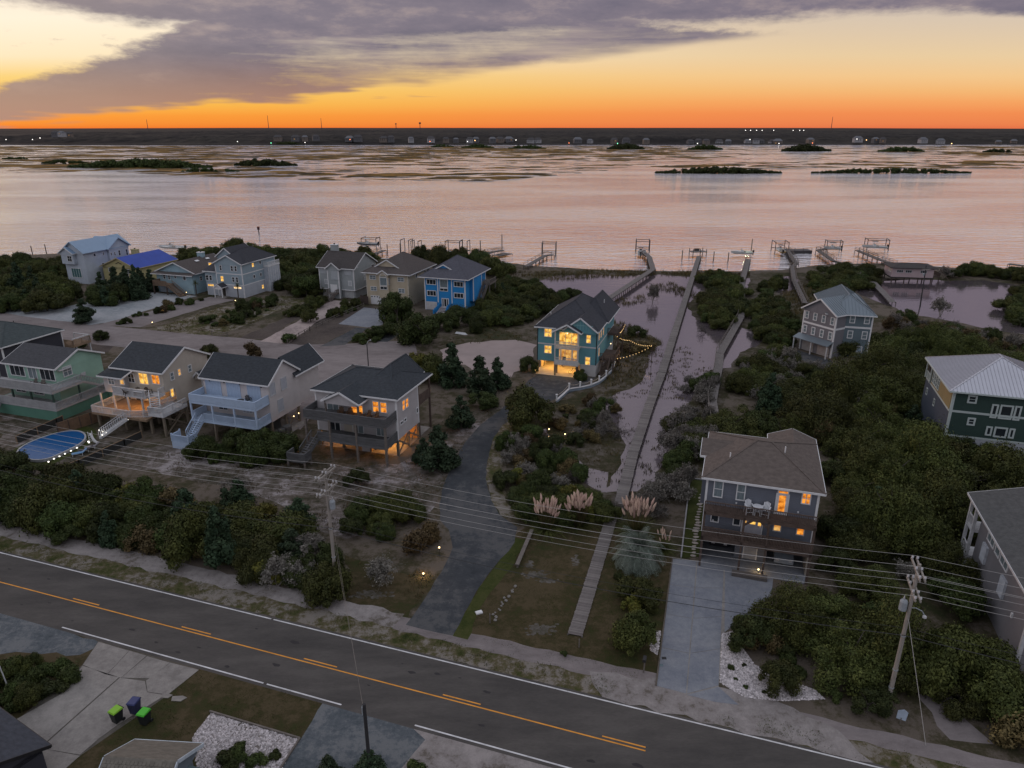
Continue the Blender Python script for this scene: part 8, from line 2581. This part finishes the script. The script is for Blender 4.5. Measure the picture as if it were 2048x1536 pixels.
o = empty('wire_table', world(FD, 7.6, -2.2, 5.45), R(10), 'black wire table on the powder blue upper deck', 'table')
MB().lathe([(.55, .68), (.55, .71)], (0, 0, 0), 16).build('table_top', BLACK, o)
for k in range(3): MB().bar((.05 * math.cos(k * 2.1), .05 * math.sin(k * 2.1), .68), (.4 * math.cos(k * 2.1), .4 * math.sin(k * 2.1), 0), .04).build('leg', BLACK, o)
adirondack('wire_chair', world(FD, 8.0, -1.0, 5.45), R(40), BLACK, 'black wire chair behind the black wire table')
for k, (x, lab) in enumerate(((6.4, 'left chair on the mint house upper deck'), (8.0, 'right chair on the mint house upper deck'))): adirondack('porch_chair', world(FB, x, -1.3, 4.55), R(-18 + 20 * k), WOODGREY, lab)

# ---- parked cars under the slate house
def car(loc, rz, paint, label):
    o = empty('parked_car', loc, rz, label, 'car')
    prof = [(-2.2, .35), (-2.2, .85), (-1.35, 1.0), (-.7, 1.45), (.9, 1.48), (1.75, 1.0), (2.2, .92), (2.2, .35)]
    n = len(prof)
    vs = [(y, x, z) for y in (-.88, .88) for (x, z) in prof]
    for i in (3, 4): vs[i] = (-.7, vs[i][1], vs[i][2]); vs[n + i] = (.7, vs[n + i][1], vs[n + i][2])
    MB().add(vs, [tuple(range(n)), tuple(range(n, 2 * n))[::-1]] + [((i + 1) % n, i, n + i, n + (i + 1) % n) for i in range(n)]).build('body', paint, o)
    MB().add([(-.74, -1.28, 1.04), (.74, -1.28, 1.04), (.66, -.76, 1.42), (-.66, -.76, 1.42)], [(0, 1, 2, 3)]).build('windscreen', GLASS, o)
    for x in (-.6, .6): MB().box(x - .16, -2.23, .62, x + .16, -2.2, .8).build('headlight', INSU, o)
    for x in (-.82, .82):
        for y in (-1.4, 1.4):
            w = MB().tube((x - .1, y, .33), (x + .1, y, .33), .33, .33, 14).build('wheel', BLACK, o)
            MB().tube((x - .105, y, .33), (x + .105, y, .33), .18, .18, 10).build('rim', TANK, w)
car(world(FQ, 7.9, 3.0, .045), R(-18), mat('silver_paint', (.25, .28, .32), .3, .05), 'silver car parked under the right half of the slate grey house')
car(world(FQ, 1.8, 4.2, .045), R(-18), mat('black_paint', (.02, .02, .025), .3, .05), 'black car parked under the left half of the slate grey house')
# bicycle in the lit carport
o = empty('bicycle', world(FM, 6.4, .6, .03), R(-18 + 25), 'dark bicycle standing in the lit carport of the teal house', 'bicycle')
for x in (-.55, .55):
    mb = MB()
    for k in range(16): mb.tube((x + .34 * math.cos(k * .3927), 0, .35 + .34 * math.sin(k * .3927)), (x + .34 * math.cos((k + 1) * .3927), 0, .35 + .34 * math.sin((k + 1) * .3927)), .025, .025, 5, False)
    mb.build('wheel', BLACK, o)
MB().tube((-.55, 0, .35), (-.2, 0, .85), .025).tube((-.2, 0, .85), (.4, 0, .9), .025).tube((.4, 0, .9), (-.05, 0, .38), .025).tube((-.05, 0, .38), (-.2, 0, .9), .025).tube((.4, 0, .95), (.55, 0, .35), .025).build('frame', BLACK, o)
MB().box(-.32, -.06, .92, -.1, .06, .97).build('saddle', BLACK, o); MB().bar((.4, -.28, 1.05), (.4, .28, 1.05), .03).build('handlebar', BLACK, o)

# ---- retaining wall with rope posts below the teal house
rw = [(6.91, 102.67), (9.24, 107.76), (11.08, 108.46), (13.00, 109.64), (14.51, 111.33), (16.02, 114.09), (17.49, 117.50), (18.63, 121.96)]
o = empty('retaining_wall', (rw[0][0], rw[0][1], 0), 0, 'curved bluish retaining wall with white rope posts right of the teal house drive', 'wall')
PW = mat('vinyl_panel', (.22, .27, .33), .5, .1, 1.2)
for a, b in zip(rw[:-1], rw[1:]):
    A, B = Vector((a[0] - rw[0][0], a[1] - rw[0][1], 0)), Vector((b[0] - rw[0][0], b[1] - rw[0][1], 0))
    n = max(1, int((B - A).length / .45))
    for k in range(n):
        p, q = A.lerp(B, k / n), A.lerp(B, (k + .94) / n)
        MB().bar(p + Vector((0, 0, -.1)), q + Vector((0, 0, -.1)), .10 + .04 * (k % 2), 1.1).build('wall_panel', PW, o)
    MB().bar(A + Vector((0, 0, .48)), B + Vector((0, 0, .48)), .3, .1).build('coping', OFFWHITE, o)
    MB().box(A.x - .12, A.y - .12, .4, A.x + .12, A.y + .12, 1.35).box(A.x - .15, A.y - .15, 1.35, A.x + .15, A.y + .15, 1.45).build('post', WHITE, o)
    pts = [A.lerp(B, t / 8) + Vector((0, 0, 1.25 - .25 * 4 * (t / 8) * (1 - t / 8))) for t in range(9)]
    MB().path([tuple(q) for q in pts], .035, 5).build('rope', mat('rope', (.34, .30, .26), .9), o)

# ---- string lights beside the teal house
def string(label, pts, sag, n):
    o = empty('string_lights', (pts[0][0], pts[0][1], 0), 0, label, 'lights')
    base = Vector((pts[0][0], pts[0][1], 0))
    bm = MB().lathe([(.02, -.04), (.04, -.02), (.05, .02), (.02, .06)], (0, 0, 0), 7).mesh('bulb'); bm.materials.append(emit('festoon_bulb', (1, .62, .25), 2.5))
    for a, b in zip(pts[:-1], pts[1:]):
        A, B = Vector(a) - base, Vector(b) - base
        cv = [A.lerp(B, t / 12) + Vector((0, 0, -sag * 4 * (t / 12) * (1 - t / 12))) for t in range(13)]
        MB().path([tuple(q) for q in cv], .012, 3).build('cord', BLACK, o)
        for k in range(n):
            t = (k + .5) / n
            bb = bpy.data.objects.new('bulb', bm); COL.objects.link(bb); bb.parent = o
            bb.location = A.lerp(B, t) + Vector((0, 0, -sag * 4 * t * (1 - t) - .08))
string('string of warm bulbs swagged over the tawny hummock', [world(FM, 10.6, 13.5, 4.4), world(FM, 14.2, 12.0, 3.6), world(FM, 18.4, 11.5, 3.2), world(FM, 13.2, 3.4, 2.6)], .45, 12)
string('short string of bulbs along the teal house back deck', [world(FM, 12.7, 9.4, 5.6), world(FM, 12.7, 15.0, 5.8)], .3, 8)
for p in (world(FM, 14.2, 12.0, 0), world(FM, 18.4, 11.5, 0)):
    o = MB().tube((0, 0, 0), (0, 0, 3.5), .06, .05, 6).build('light_post', WOODBROWN); o.location = p
    tag(o, 'thin post carrying the warm bulb string, ' + ('nearer the teal house' if p[0] < 23 else 'out on the marsh'), 'post')
sl = bpy.data.lights.new('festoon_glow', 'POINT'); sl.energy = 25; sl.color = (1, .6, .22); sl.shadow_soft_size = .05
so = bpy.data.objects.new('festoon_glow', sl); COL.objects.link(so); so.location = world(FM, 14.0, 8.0, 1.9)

# ---- garden lamps
def garden_lamp(at, label, power=6.0, hgt=.6, col=(1, .62, .22), spot=False, mat_=None):
    o = empty('garden_lamp', (at[0], at[1], 0), 0, label, 'lamp')
    MB().tube((0, 0, 0), (0, 0, hgt), .03, .025, 6).build('stake', BLACK, o)
    MB().lathe([(.03, hgt), (.085, hgt + .05), (.075, hgt + .14), (.02, hgt + .18)], (0, 0, 0), 8).build('lamp_globe', mat_ or BULB, o)
    if power:
        l = bpy.data.lights.new('lamp_light', 'POINT'); l.energy = power; l.color = col; l.shadow_soft_size = .08
        lo = bpy.data.objects.new('lamp_light', l); COL.objects.link(lo); lo.parent = o; lo.location = (0, -.05, hgt + .3)
for (at, lab, pw, hg) in (((-10.41, 63.21), 'small garden lamp glowing among the shrubs left of the driveway', 5, .9), ((-7.24, 60.85), 'garden lamp at the left edge of the driveway', 6, .9), ((-8.45, 57.49), 'garden spotlight shining up into the brown shrub', 30, .2),
                      ((-0.14, 93.47), 'post lamp at the right of the driveway bend', 10, .9), ((5.18, 91.17), 'dim lamp in the bog left of the brighter one', 4, .5), ((7.30, 89.47), 'lamp lighting the bog grass below the retaining wall', 16, .5), ((23.64, 57.97), 'golden spotlight in the planter before the slate house', 16, .3),
                      ((-25.86, 144.83), 'lamp at the top of the dark driveway', 6, .8), ((-29.50, 135.93), 'lamp where the dark driveway meets the turning circle', 6, .6), ((-22.59, 137.70), 'lamp beside the second dark driveway', 3, .6), ((-15.79, 155.74), 'lamp at the foot of the bright blue stairs', 3, .5),
                      ((-101.82, 181.55), 'lamp glowing in front of the yellow house', 4, .8), ((-80.30, 159.40), 'lamp in the bed between the pale drives', 10, .4), ((-67.72, 170.34), 'uplight at the palm before the tall light blue house', 4, .3), ((-78.21, 149.69), 'low lamp at the mouth of the paved drive', 3, .3), ((-18.67, 136.99), 'low lamp left of the big dark tree', 2, .5)):
    garden_lamp(at, lab, pw, hg)



# ---- swimming pool
pc = [(-65.01, 84.38), (-65.10, 87.18), (-64.01, 89.47), (-62.51, 91.00), (-60.65, 91.17), (-58.99, 89.97), (-57.96, 88.15), (-57.92, 86.07), (-58.65, 83.93), (-59.32, 82.16), (-60.72, 81.73), (-62.91, 82.45)]
pool = empty('swimming_pool', (pc[0][0], pc[0][1], 0), 0, 'blue swimming pool with pale rim and lit edge lamps', 'pool')
rel = [(p[0] - pc[0][0], p[1] - pc[0][1]) for p in pc]
cxp = sum(p[0] for p in rel) / len(rel); cyp = sum(p[1] for p in rel) / len(rel)
def smooth(pts, it=2):
    for _ in range(it):
        q = []
        for i in range(len(pts)):
            a, b = pts[i], pts[(i + 1) % len(pts)]
            q += [(a[0] * .75 + b[0] * .25, a[1] * .75 + b[1] * .25), (a[0] * .25 + b[0] * .75, a[1] * .25 + b[1] * .75)]
        pts = q
    return pts
rs_ = smooth(rel)
M_POOL = water_mat('pool_water', (0.008, 0.075, 0.22), (0.0, 0.20), .04, [(1, 1.6, .9, .05, 10), (1, 1.3, 3.0, .02, -15)], .5)
sheet('pool_surface', rs_, .36, M_POOL, parent=pool)
rim = MB()
for i in range(len(rs_)):
    a, b = rs_[i], rs_[(i + 1) % len(rs_)]
    rim.bar((a[0], a[1], .25), (b[0], b[1], .25), .2, .36)
rim.build('pool_rim', mat('pool_coping', (.30, .31, .33), .7), pool)
deckp = [(cxp + (x - cxp) * 1.28, cyp + (y - cyp) * 1.5) for x, y in rs_]
sheet('pool_deck', deckp, .02, M_TURF, parent=pool)
bl = MB().lathe([(.02, -.08), (.10, -.04), (.10, .04), (.02, .09)], (0, 0, 0), 7).mesh('rim_lamp'); bl.materials.append(emit('rim_glow', (1, .95, .86), 2.5))
for (u, v) in ((-58.49, 80.90), (-58.32, 81.76), (-58.05, 82.49), (-57.79, 83.23), (-57.54, 84.13), (-57.29, 85.05), (-56.91, 87.04), (-56.66, 86.73)):
    b_ = bpy.data.objects.new('rim_lamp', bl); COL.objects.link(b_); b_.parent = pool; b_.location = (u - pc[0][0], v - pc[0][1], .58)
for (at, lab) in (((-57.52, 90.83), 'leftmost white patio lamp beside the pool'), ((-56.75, 90.31), 'second white patio lamp beside the pool'), ((-56.18, 89.14), 'white patio lamp nearest the pool loungers'), ((-55.99, 89.81), 'rightmost white patio lamp beside the pool'), ((-55.67, 93.47), 'white path lamp at the foot of the cream house stairs'), ((-55.46, 94.74), 'white path lamp beside the cream house stairs'), ((-57.81, 97.20), 'white lamp under the cream house porch')):
    garden_lamp(at, lab, 2.5, .5, (1, .95, .88), mat_=emit('rim_glow', (1, .95, .86), 5))
o = empty('pool_slide', (*(-56.96, 87.82), 0), R(-40), 'pale curved pool slide and ladder at the pool end', 'slide')
MB().path([(0, 0, 1.3), (.4, 0, 1.2), (.8, 0, .8), (1.2, .1, .5), (1.5, .2, .4)], .16, 8).build('chute', OFFWHITE, o)
MB().bar((0, -.25, 0), (0, -.25, 1.7), .07).bar((0, .25, 0), (0, .25, 1.7), .07).build('ladder_rail', WHITE, o)
for k in range(5): MB().bar((0, -.25, .3 + k * .28), (0, .25, .3 + k * .28), .05).build('rung', WHITE, o)
def lounger(at, rz, m, lab):
    o = empty('sun_lounger', (at[0], at[1], .02), rz, lab, 'lounger')
    MB().box(-.3, -.9, .28, .3, .35, .36).build('seat', m, o)
    MB().bar((0, .35, .32), (0, .9, .75), .6, .07).build('backrest', m, o)
    for x in (-.26, .26):
        for y in (-.8, .3): MB().box(x - .03, y - .03, 0, x + .03, y + .03, .28).build('leg', WHITE, o)
lounger((-56.45, 84.08), R(-60), mat('sky_fabric', (.10, .22, .38), .7), 'light blue sun lounger at the front of the pool')
lounger((-56.18, 84.99), R(-62), mat('dark_fabric', (.03, .03, .04), .8), 'dark sun lounger in the middle of the pool terrace')
lounger((-55.92, 86.07), R(-64), mat('grey_fabric', (.16, .16, .18), .8), 'grey sun lounger nearest the pool slide')
# rope fence round the pool and timber fence behind
def fence(name, label, pts, hgt, m, kind):
    o = empty(name, (pts[0][0], pts[0][1], 0), 0, label, 'fence')
    for a, b in zip(pts[:-1], pts[1:]):
        A, B = Vector((a[0] - pts[0][0], a[1] - pts[0][1], 0)), Vector((b[0] - pts[0][0], b[1] - pts[0][1], 0))
        L = (B - A).length
        if kind == 'panel':
            n = max(1, int(L / 1.5))
            for k in range(n):
                p, q = A.lerp(B, (k + .04) / n), A.lerp(B, (k + .96) / n)
                nb = 9
                for j in range(nb):
                    pp, qq = p.lerp(q, (j + .05) / nb), p.lerp(q, (j + .95) / nb)
                    MB().bar(pp + Vector((0, 0, hgt / 2)), qq + Vector((0, 0, hgt / 2)), .03, hgt).build('board', m, o)
                MB().box(A.lerp(B, k / n).x - .06, A.lerp(B, k / n).y - .06, 0, A.lerp(B, k / n).x + .06, A.lerp(B, k / n).y + .06, hgt + .08).build('post', WOODBROWN, o)
            MB().bar(A + Vector((0, 0, hgt + .03)), B + Vector((0, 0, hgt + .03)), .1, .05).build('cap_rail', m, o)
        else:
            n = max(1, int(L / 2.4))
            for k in range(n + 1):
                c = A.lerp(B, k / n)
                MB().box(c.x - .06, c.y - .06, 0, c.x + .06, c.y + .06, hgt).build('post', m, o)
            for zz in ((hgt - .05,) if kind == 'top' else (hgt * .4, hgt * .85)):
                MB().bar(A + Vector((0, 0, zz)), B + Vector((0, 0, zz)), .06, .09).build('rail', m, o)
            if kind == 'top': MB().bar(A + Vector((0, 0, hgt / 2)), B + Vector((0, 0, hgt / 2)), .015, hgt - .1).build('mesh_panel', mat('dark_mesh', (.035, .036, .036), .9), o)
fence('pool_fence', 'low fence with pale top rail enclosing the pool terrace', [(-66.86, 87.50), (-65.15, 93.65), (-64.87, 94.74)], 1.2, WOODTAN, 'top')
fence('pool_front_fence', 'low fence with pale top rail in front of the pool loungers', [(-58.24, 79.08), (-55.54, 78.41), (-54.38, 80.46), (-51.91, 86.70), (-50.92, 89.47)], 1.1, WOODTAN, 'top')
fence('timber_fence', 'brown board fence between the mint house and the cream house', [(-63.04, 90.48), (-59.04, 97.01)], 1.7, mat('fence_brown', (.15, .095, .06), .85, .2, 1.5), 'panel')
fence('split_rail_fence', 'split rail fence at the street end of the meadow', [(-61.67, 140.63), (-58.06, 139.52)], 1.0, WOODGREY, 'rail')
fence('long_split_rail_fence', 'long split rail fence climbing beside the mulch bed', [(-44.34, 134.55), (-42.44, 144.05), (-38.80, 155.74), (-35.24, 165.20)], 1.0, WOODGREY, 'rail')
fence('yard_fence', 'brown screen fence between the pale grey and cream houses', [(-36.67, 168.77), (-34.43, 167.22)], 2.0, mat('dark_fence', (.06, .045, .04), .9), 'panel')

# ---- turf strip with stepping stones beside the slate house
tp = [(21.67, 77.35), (23.28, 76.96), (18.84, 60.67), (16.81, 60.50)]
ts = sheet('turf_strip', tp, .016, M_TURF)
MB().bar((*tp[0], .06), (*tp[3], .06), .14, .2).build('kerb', mat('kerb_stone', (.26, .26, .27), .8), ts)
MB().bar((*tp[0], .065), (*tp[1], .065), .14, .2).build('kerb', mat('kerb_stone', (.26, .26, .27), .8), ts)
STN = mat('stepping_stone', (.30, .27, .25), .85, .15, 3, rand=.3)
_r2 = random.Random(3)
for k in range(22):
    t = k / 21
    c = lerp((21.89, 72.88), (18.08, 60.85), t) if t > .15 else lerp((22.13, 73.35), (21.20, 71.03), t / .15)
    w = _r2.uniform(.17, .3)
    pts = [(w * 1.3 * math.cos(a) * _r2.uniform(.85, 1.1), w * .8 * math.sin(a) * _r2.uniform(.85, 1.1)) for a in np.linspace(0, 6.28, 8)[:-1]]
    s_ = MB().prism(pts, 0, .05).build('stepping_stone', STN, ts)
    s_.location = (c[0] + _r2.uniform(-.1, .1), c[1], .017)
    s_.rotation_euler = (0, 0, _r2.uniform(-.4, .4))

# ---- beds of white stone
def stone_bed(name, label, poly, n, seed, m):
    r = np.random.RandomState(seed)
    sheet(name + '_base', ragged(poly, .6, .08, seed), .012, M_PATH)
    xs = [p[0] for p in poly]; ys = [p[1] for p in poly]
    mb = MB()
    k = 0
    while k < n:
        p = (r.uniform(min(xs), max(xs)), r.uniform(min(ys), max(ys)))
        if not inside(p, poly): continue
        s = r.uniform(.05, .11)
        a = r.uniform(0, 6.28)
        c, d = math.cos(a) * s, math.sin(a) * s
        z = .012
        mb.add([(p[0] + c, p[1] + d, z), (p[0] - d, p[1] + c, z), (p[0] - c, p[1] - d, z), (p[0] + d, p[1] - c, z), (p[0] + r.normal() * .02, p[1] + r.normal() * .02, z + s * r.uniform(.6, 1.1))], [(0, 1, 4), (1, 2, 4), (2, 3, 4), (3, 0, 4)])
        k += 1
    o = mb.build(name, m)
    tag(o, label, 'stones', None, 'stuff')
WST = mat('white_pebbles', (.46, .43, .44), .8, .35, 4, island=.7)
stone_bed('white_stones', 'white stones mulching the bed right of the concrete driveway', [(17.75, 49.24), (18.88, 49.62), (18.86, 47.89), (19.36, 45.56), (20.86, 44.20), (23.07, 42.89), (23.45, 41.99), (20.01, 41.79), (17.50, 42.14), (16.05, 43.67)], 5200, 4, WST)
stone_bed('garden_stones', 'pale stones in the triangular bed by the porch roof', [(-22.01, 40.64), (-14.95, 38.29), (-15.34, 35.90), (-16.29, 34.22), (-20.17, 34.22), (-22.43, 38.42)], 3600, 5, WST)
stone_bed('edge_stones', 'strip of pale stones between the ball-shaped tree and the driveway', [(11.74, 49.62), (12.67, 49.62), (11.81, 46.70), (11.31, 47.29)], 260, 6, WST)
for (a, b, lab) in (((-22.13, 40.73), (-14.85, 38.29), 'grey timber edging along the top of the triangular stone bed'), ((-14.85, 38.29), (-15.76, 34.59), 'grey timber edging between the stone bed and gravel drive')):
    o = MB().bar((0, 0, .07), (b[0] - a[0], b[1] - a[1], .07), .12, .14).build('timber_edging', WOODGREY); o.location = (a[0], a[1], 0)
    tag(o, lab, 'edging')
# row of loose rocks across the lawn
rk = mat('lawn_rock', (.20, .19, .18), .9, .25, 4, .4, 8)
for k in range(17):
    t = k / 16
    c = lerp((0.28, 56.07), (-1.69, 50.92), t)
    w = _r2.uniform(.08, .2)
    vs = []
    m_ = MB().lathe([(w * .6, -.02), (w, w * .3), (w * .75, w * .75), (w * .2, w * .95)], (0, 0, 0), 7)
    m_.v = [(x * _r2.uniform(.75, 1.2), y * _r2.uniform(.75, 1.2), z * _r2.uniform(.8, 1.2)) for x, y, z in m_.v]
    o = m_.build('lawn_rock', rk); o.location = (c[0] + _r2.uniform(-.25, .25), c[1] + _r2.uniform(-.2, .2), 0)
    tag(o, 'loose grey rock in the line across the lawn beside the driveway', 'rock', 'line of rocks on the lawn')
# timber kerb, posts, boxes
o = empty('timber_bench', (*(0.49, 58.71), 0), 0, 'low weathered timber rail along the left edge of the lawn', 'rail')
q = (2.11, 65.12)
MB().bar((0, 0, .42), (q[0] - (0.49, 58.71)[0], q[1] - (0.49, 58.71)[1], .42), .38, .12).build('beam', WOODGREY, o)
for t in (.03, .35, .68, .97):
    MB().box((q[0] - (0.49, 58.71)[0]) * t - .1, (q[1] - (0.49, 58.71)[1]) * t - .1, 0, (q[0] - (0.49, 58.71)[0]) * t + .1, (q[1] - (0.49, 58.71)[1]) * t + .1, .36).build('post', WOODGREY, o)
o = empty('mailbox', (*(10.33, 44.74), 0), R(-18), 'dark mailbox on a leaning wooden post at the lawn corner', 'mailbox')
MB().bar((0, 0, 0), (.05, .1, 1.25), .1).build('post', WOODGREY, o); MB().box(-.12, -.3, 1.2, .14, .25, 1.45).build('box', BLACK, o)
o = empty('marker_post', (*(5.52, 47.59), 0), 0, 'thin wooden stake at the lower end of the lawn walk', 'post')
MB().box(-.05, -.05, 0, .05, .05, .8).lathe([(.07, .8), (.02, .9)], (0, 0, 0), 6).build('stake', WOODGREY, o)
o = empty('lawn_stake', (*(-1.90, 50.66), 0), 0, 'thin wooden stake at the end of the rock line', 'post')
MB().box(-.05, -.05, 0, .05, .05, .9).lathe([(.07, .9), (.02, 1.0)], (0, 0, 0), 6).build('stake', WOODGREY, o)
o = MB().box(-.3, -.2, 0, .3, .2, .12).box(-.25, -.15, .12, .25, .15, .16).build('utility_box', WHITE); o.location = (*(-2.91, 52.00), 0); o.rotation_euler = (0, 0, .4); tag(o, 'small white utility cover on the lawn beside the driveway', 'utility box')
o = empty('yard_sign', (*(27.88, 39.67), 0), R(-30), 'small pale sign leaning at the foot of the right clump', 'sign')
MB().box(-.03, -.03, 0, .03, .03, .5).build('post', WOODGREY, o); MB().add([(-.3, 0, .35), (.3, 0, .35), (.36, .12, 1.0), (.1, .16, 1.15), (-.28, .12, .95), (-.3, .04, .35), (.3, .04, .35), (.36, .16, 1.0), (.1, .2, 1.15), (-.28, .16, .95)], [(4, 3, 2, 1, 0), (5, 6, 7, 8, 9), (0, 1, 6, 5), (1, 2, 7, 6), (2, 3, 8, 7), (3, 4, 9, 8), (4, 0, 5, 9)]).build('board', mat('pale_blue_board', (.30, .36, .44), .6), o)
o = empty('letterbox', (*(-35.02, 111.33), 0), R(-18), 'bright white letterbox on a post between the white and weathered houses', 'mailbox')
MB().box(-.06, -.06, 0, .06, .06, 1.5).build('post', WHITE, o); MB().box(-.55, -.12, 1.5, .55, .12, 1.95).build('box', emit('glowing_letterbox', (.9, .9, .95), 1.0), o)  # box glows by itself, its lit look put into the material
ll = bpy.data.lights.new('letterbox_light', 'POINT'); ll.energy = 8; ll.color = (1, .95, .85); ll.shadow_soft_size = .1
lo = bpy.data.objects.new('letterbox_light', ll); COL.objects.link(lo); lo.parent = o; lo.location = (0, -.5, 2.1)
o = MB().tube((0, 0, 0), (-.35, .1, 3.4), .05, .04, 6).lathe([(.06, 0), (.05, .1)], (-.35, .1, 3.4), 6).build('leaning_post', OFFWHITE); o.location = (*(-38.05, 42.64), 0); tag(o, 'pale slanting post at the left edge below the road', 'post')
for (c, lab) in (((12.26, 46.30), 'dark drain cover on the concrete driveway'), ((11.86, 45.51), 'square utility lid on the concrete driveway')):
    o = MB().box(-.18, -.14, 0, .18, .14, .012).box(-.14, -.10, .012, .14, .10, .018).build('drain_cover', BLACK if 'dark' in lab else mat('lid_grey', (.12, .16, .18))); o.location = (c[0], c[1], .036); tag(o, lab, 'drain')
for (c, w, lab) in (((-24.99, 41.99), .55, 'broken concrete paver in the grass beside the bins'), ((-26.00, 42.24), .4, 'smaller broken paver at the edge of the cracked driveway')):
    o = MB().prism([(w * 1.1, .1), (w * .4, w * .5), (-w, w * .4), (-w * .8, -w * .4), (w * .5, -w * .5)], 0, .05).build('paver', M_CONC); o.location = (c[0], c[1], .01); tag(o, lab, 'paver')
# rowboats and clutter in the meadow
o = boat((2.60, 172.48), .1, R(10), 3.6, mat('blue_hull', (.04, .14, .32), .5), 'small blue skiff lying in the grass left of the teal house', False)
for (c, lab) in (((0.73, 170.34), 'white upturned dinghy in the grass'), ((0.36, 166.71), 'smaller white board in the grass below the dinghy'), ((-10.46, 141.75), 'pale timber scraps beside the meadow')):
    o = MB().add([(-1.4, -.35, 0), (1.0, -.4, 0), (1.5, 0, 0), (1.0, .4, 0), (-1.4, .35, 0), (-1.2, 0, .35), (.9, 0, .38)], [(0, 1, 6, 5), (1, 2, 6), (2, 3, 6), (3, 4, 5, 6), (4, 0, 5)]).build('small_craft', OFFWHITE); o.location = (c[0], c[1], .02); o.rotation_euler = (0, 0, _r2.uniform(-.5, .5)); tag(o, lab, 'boat')
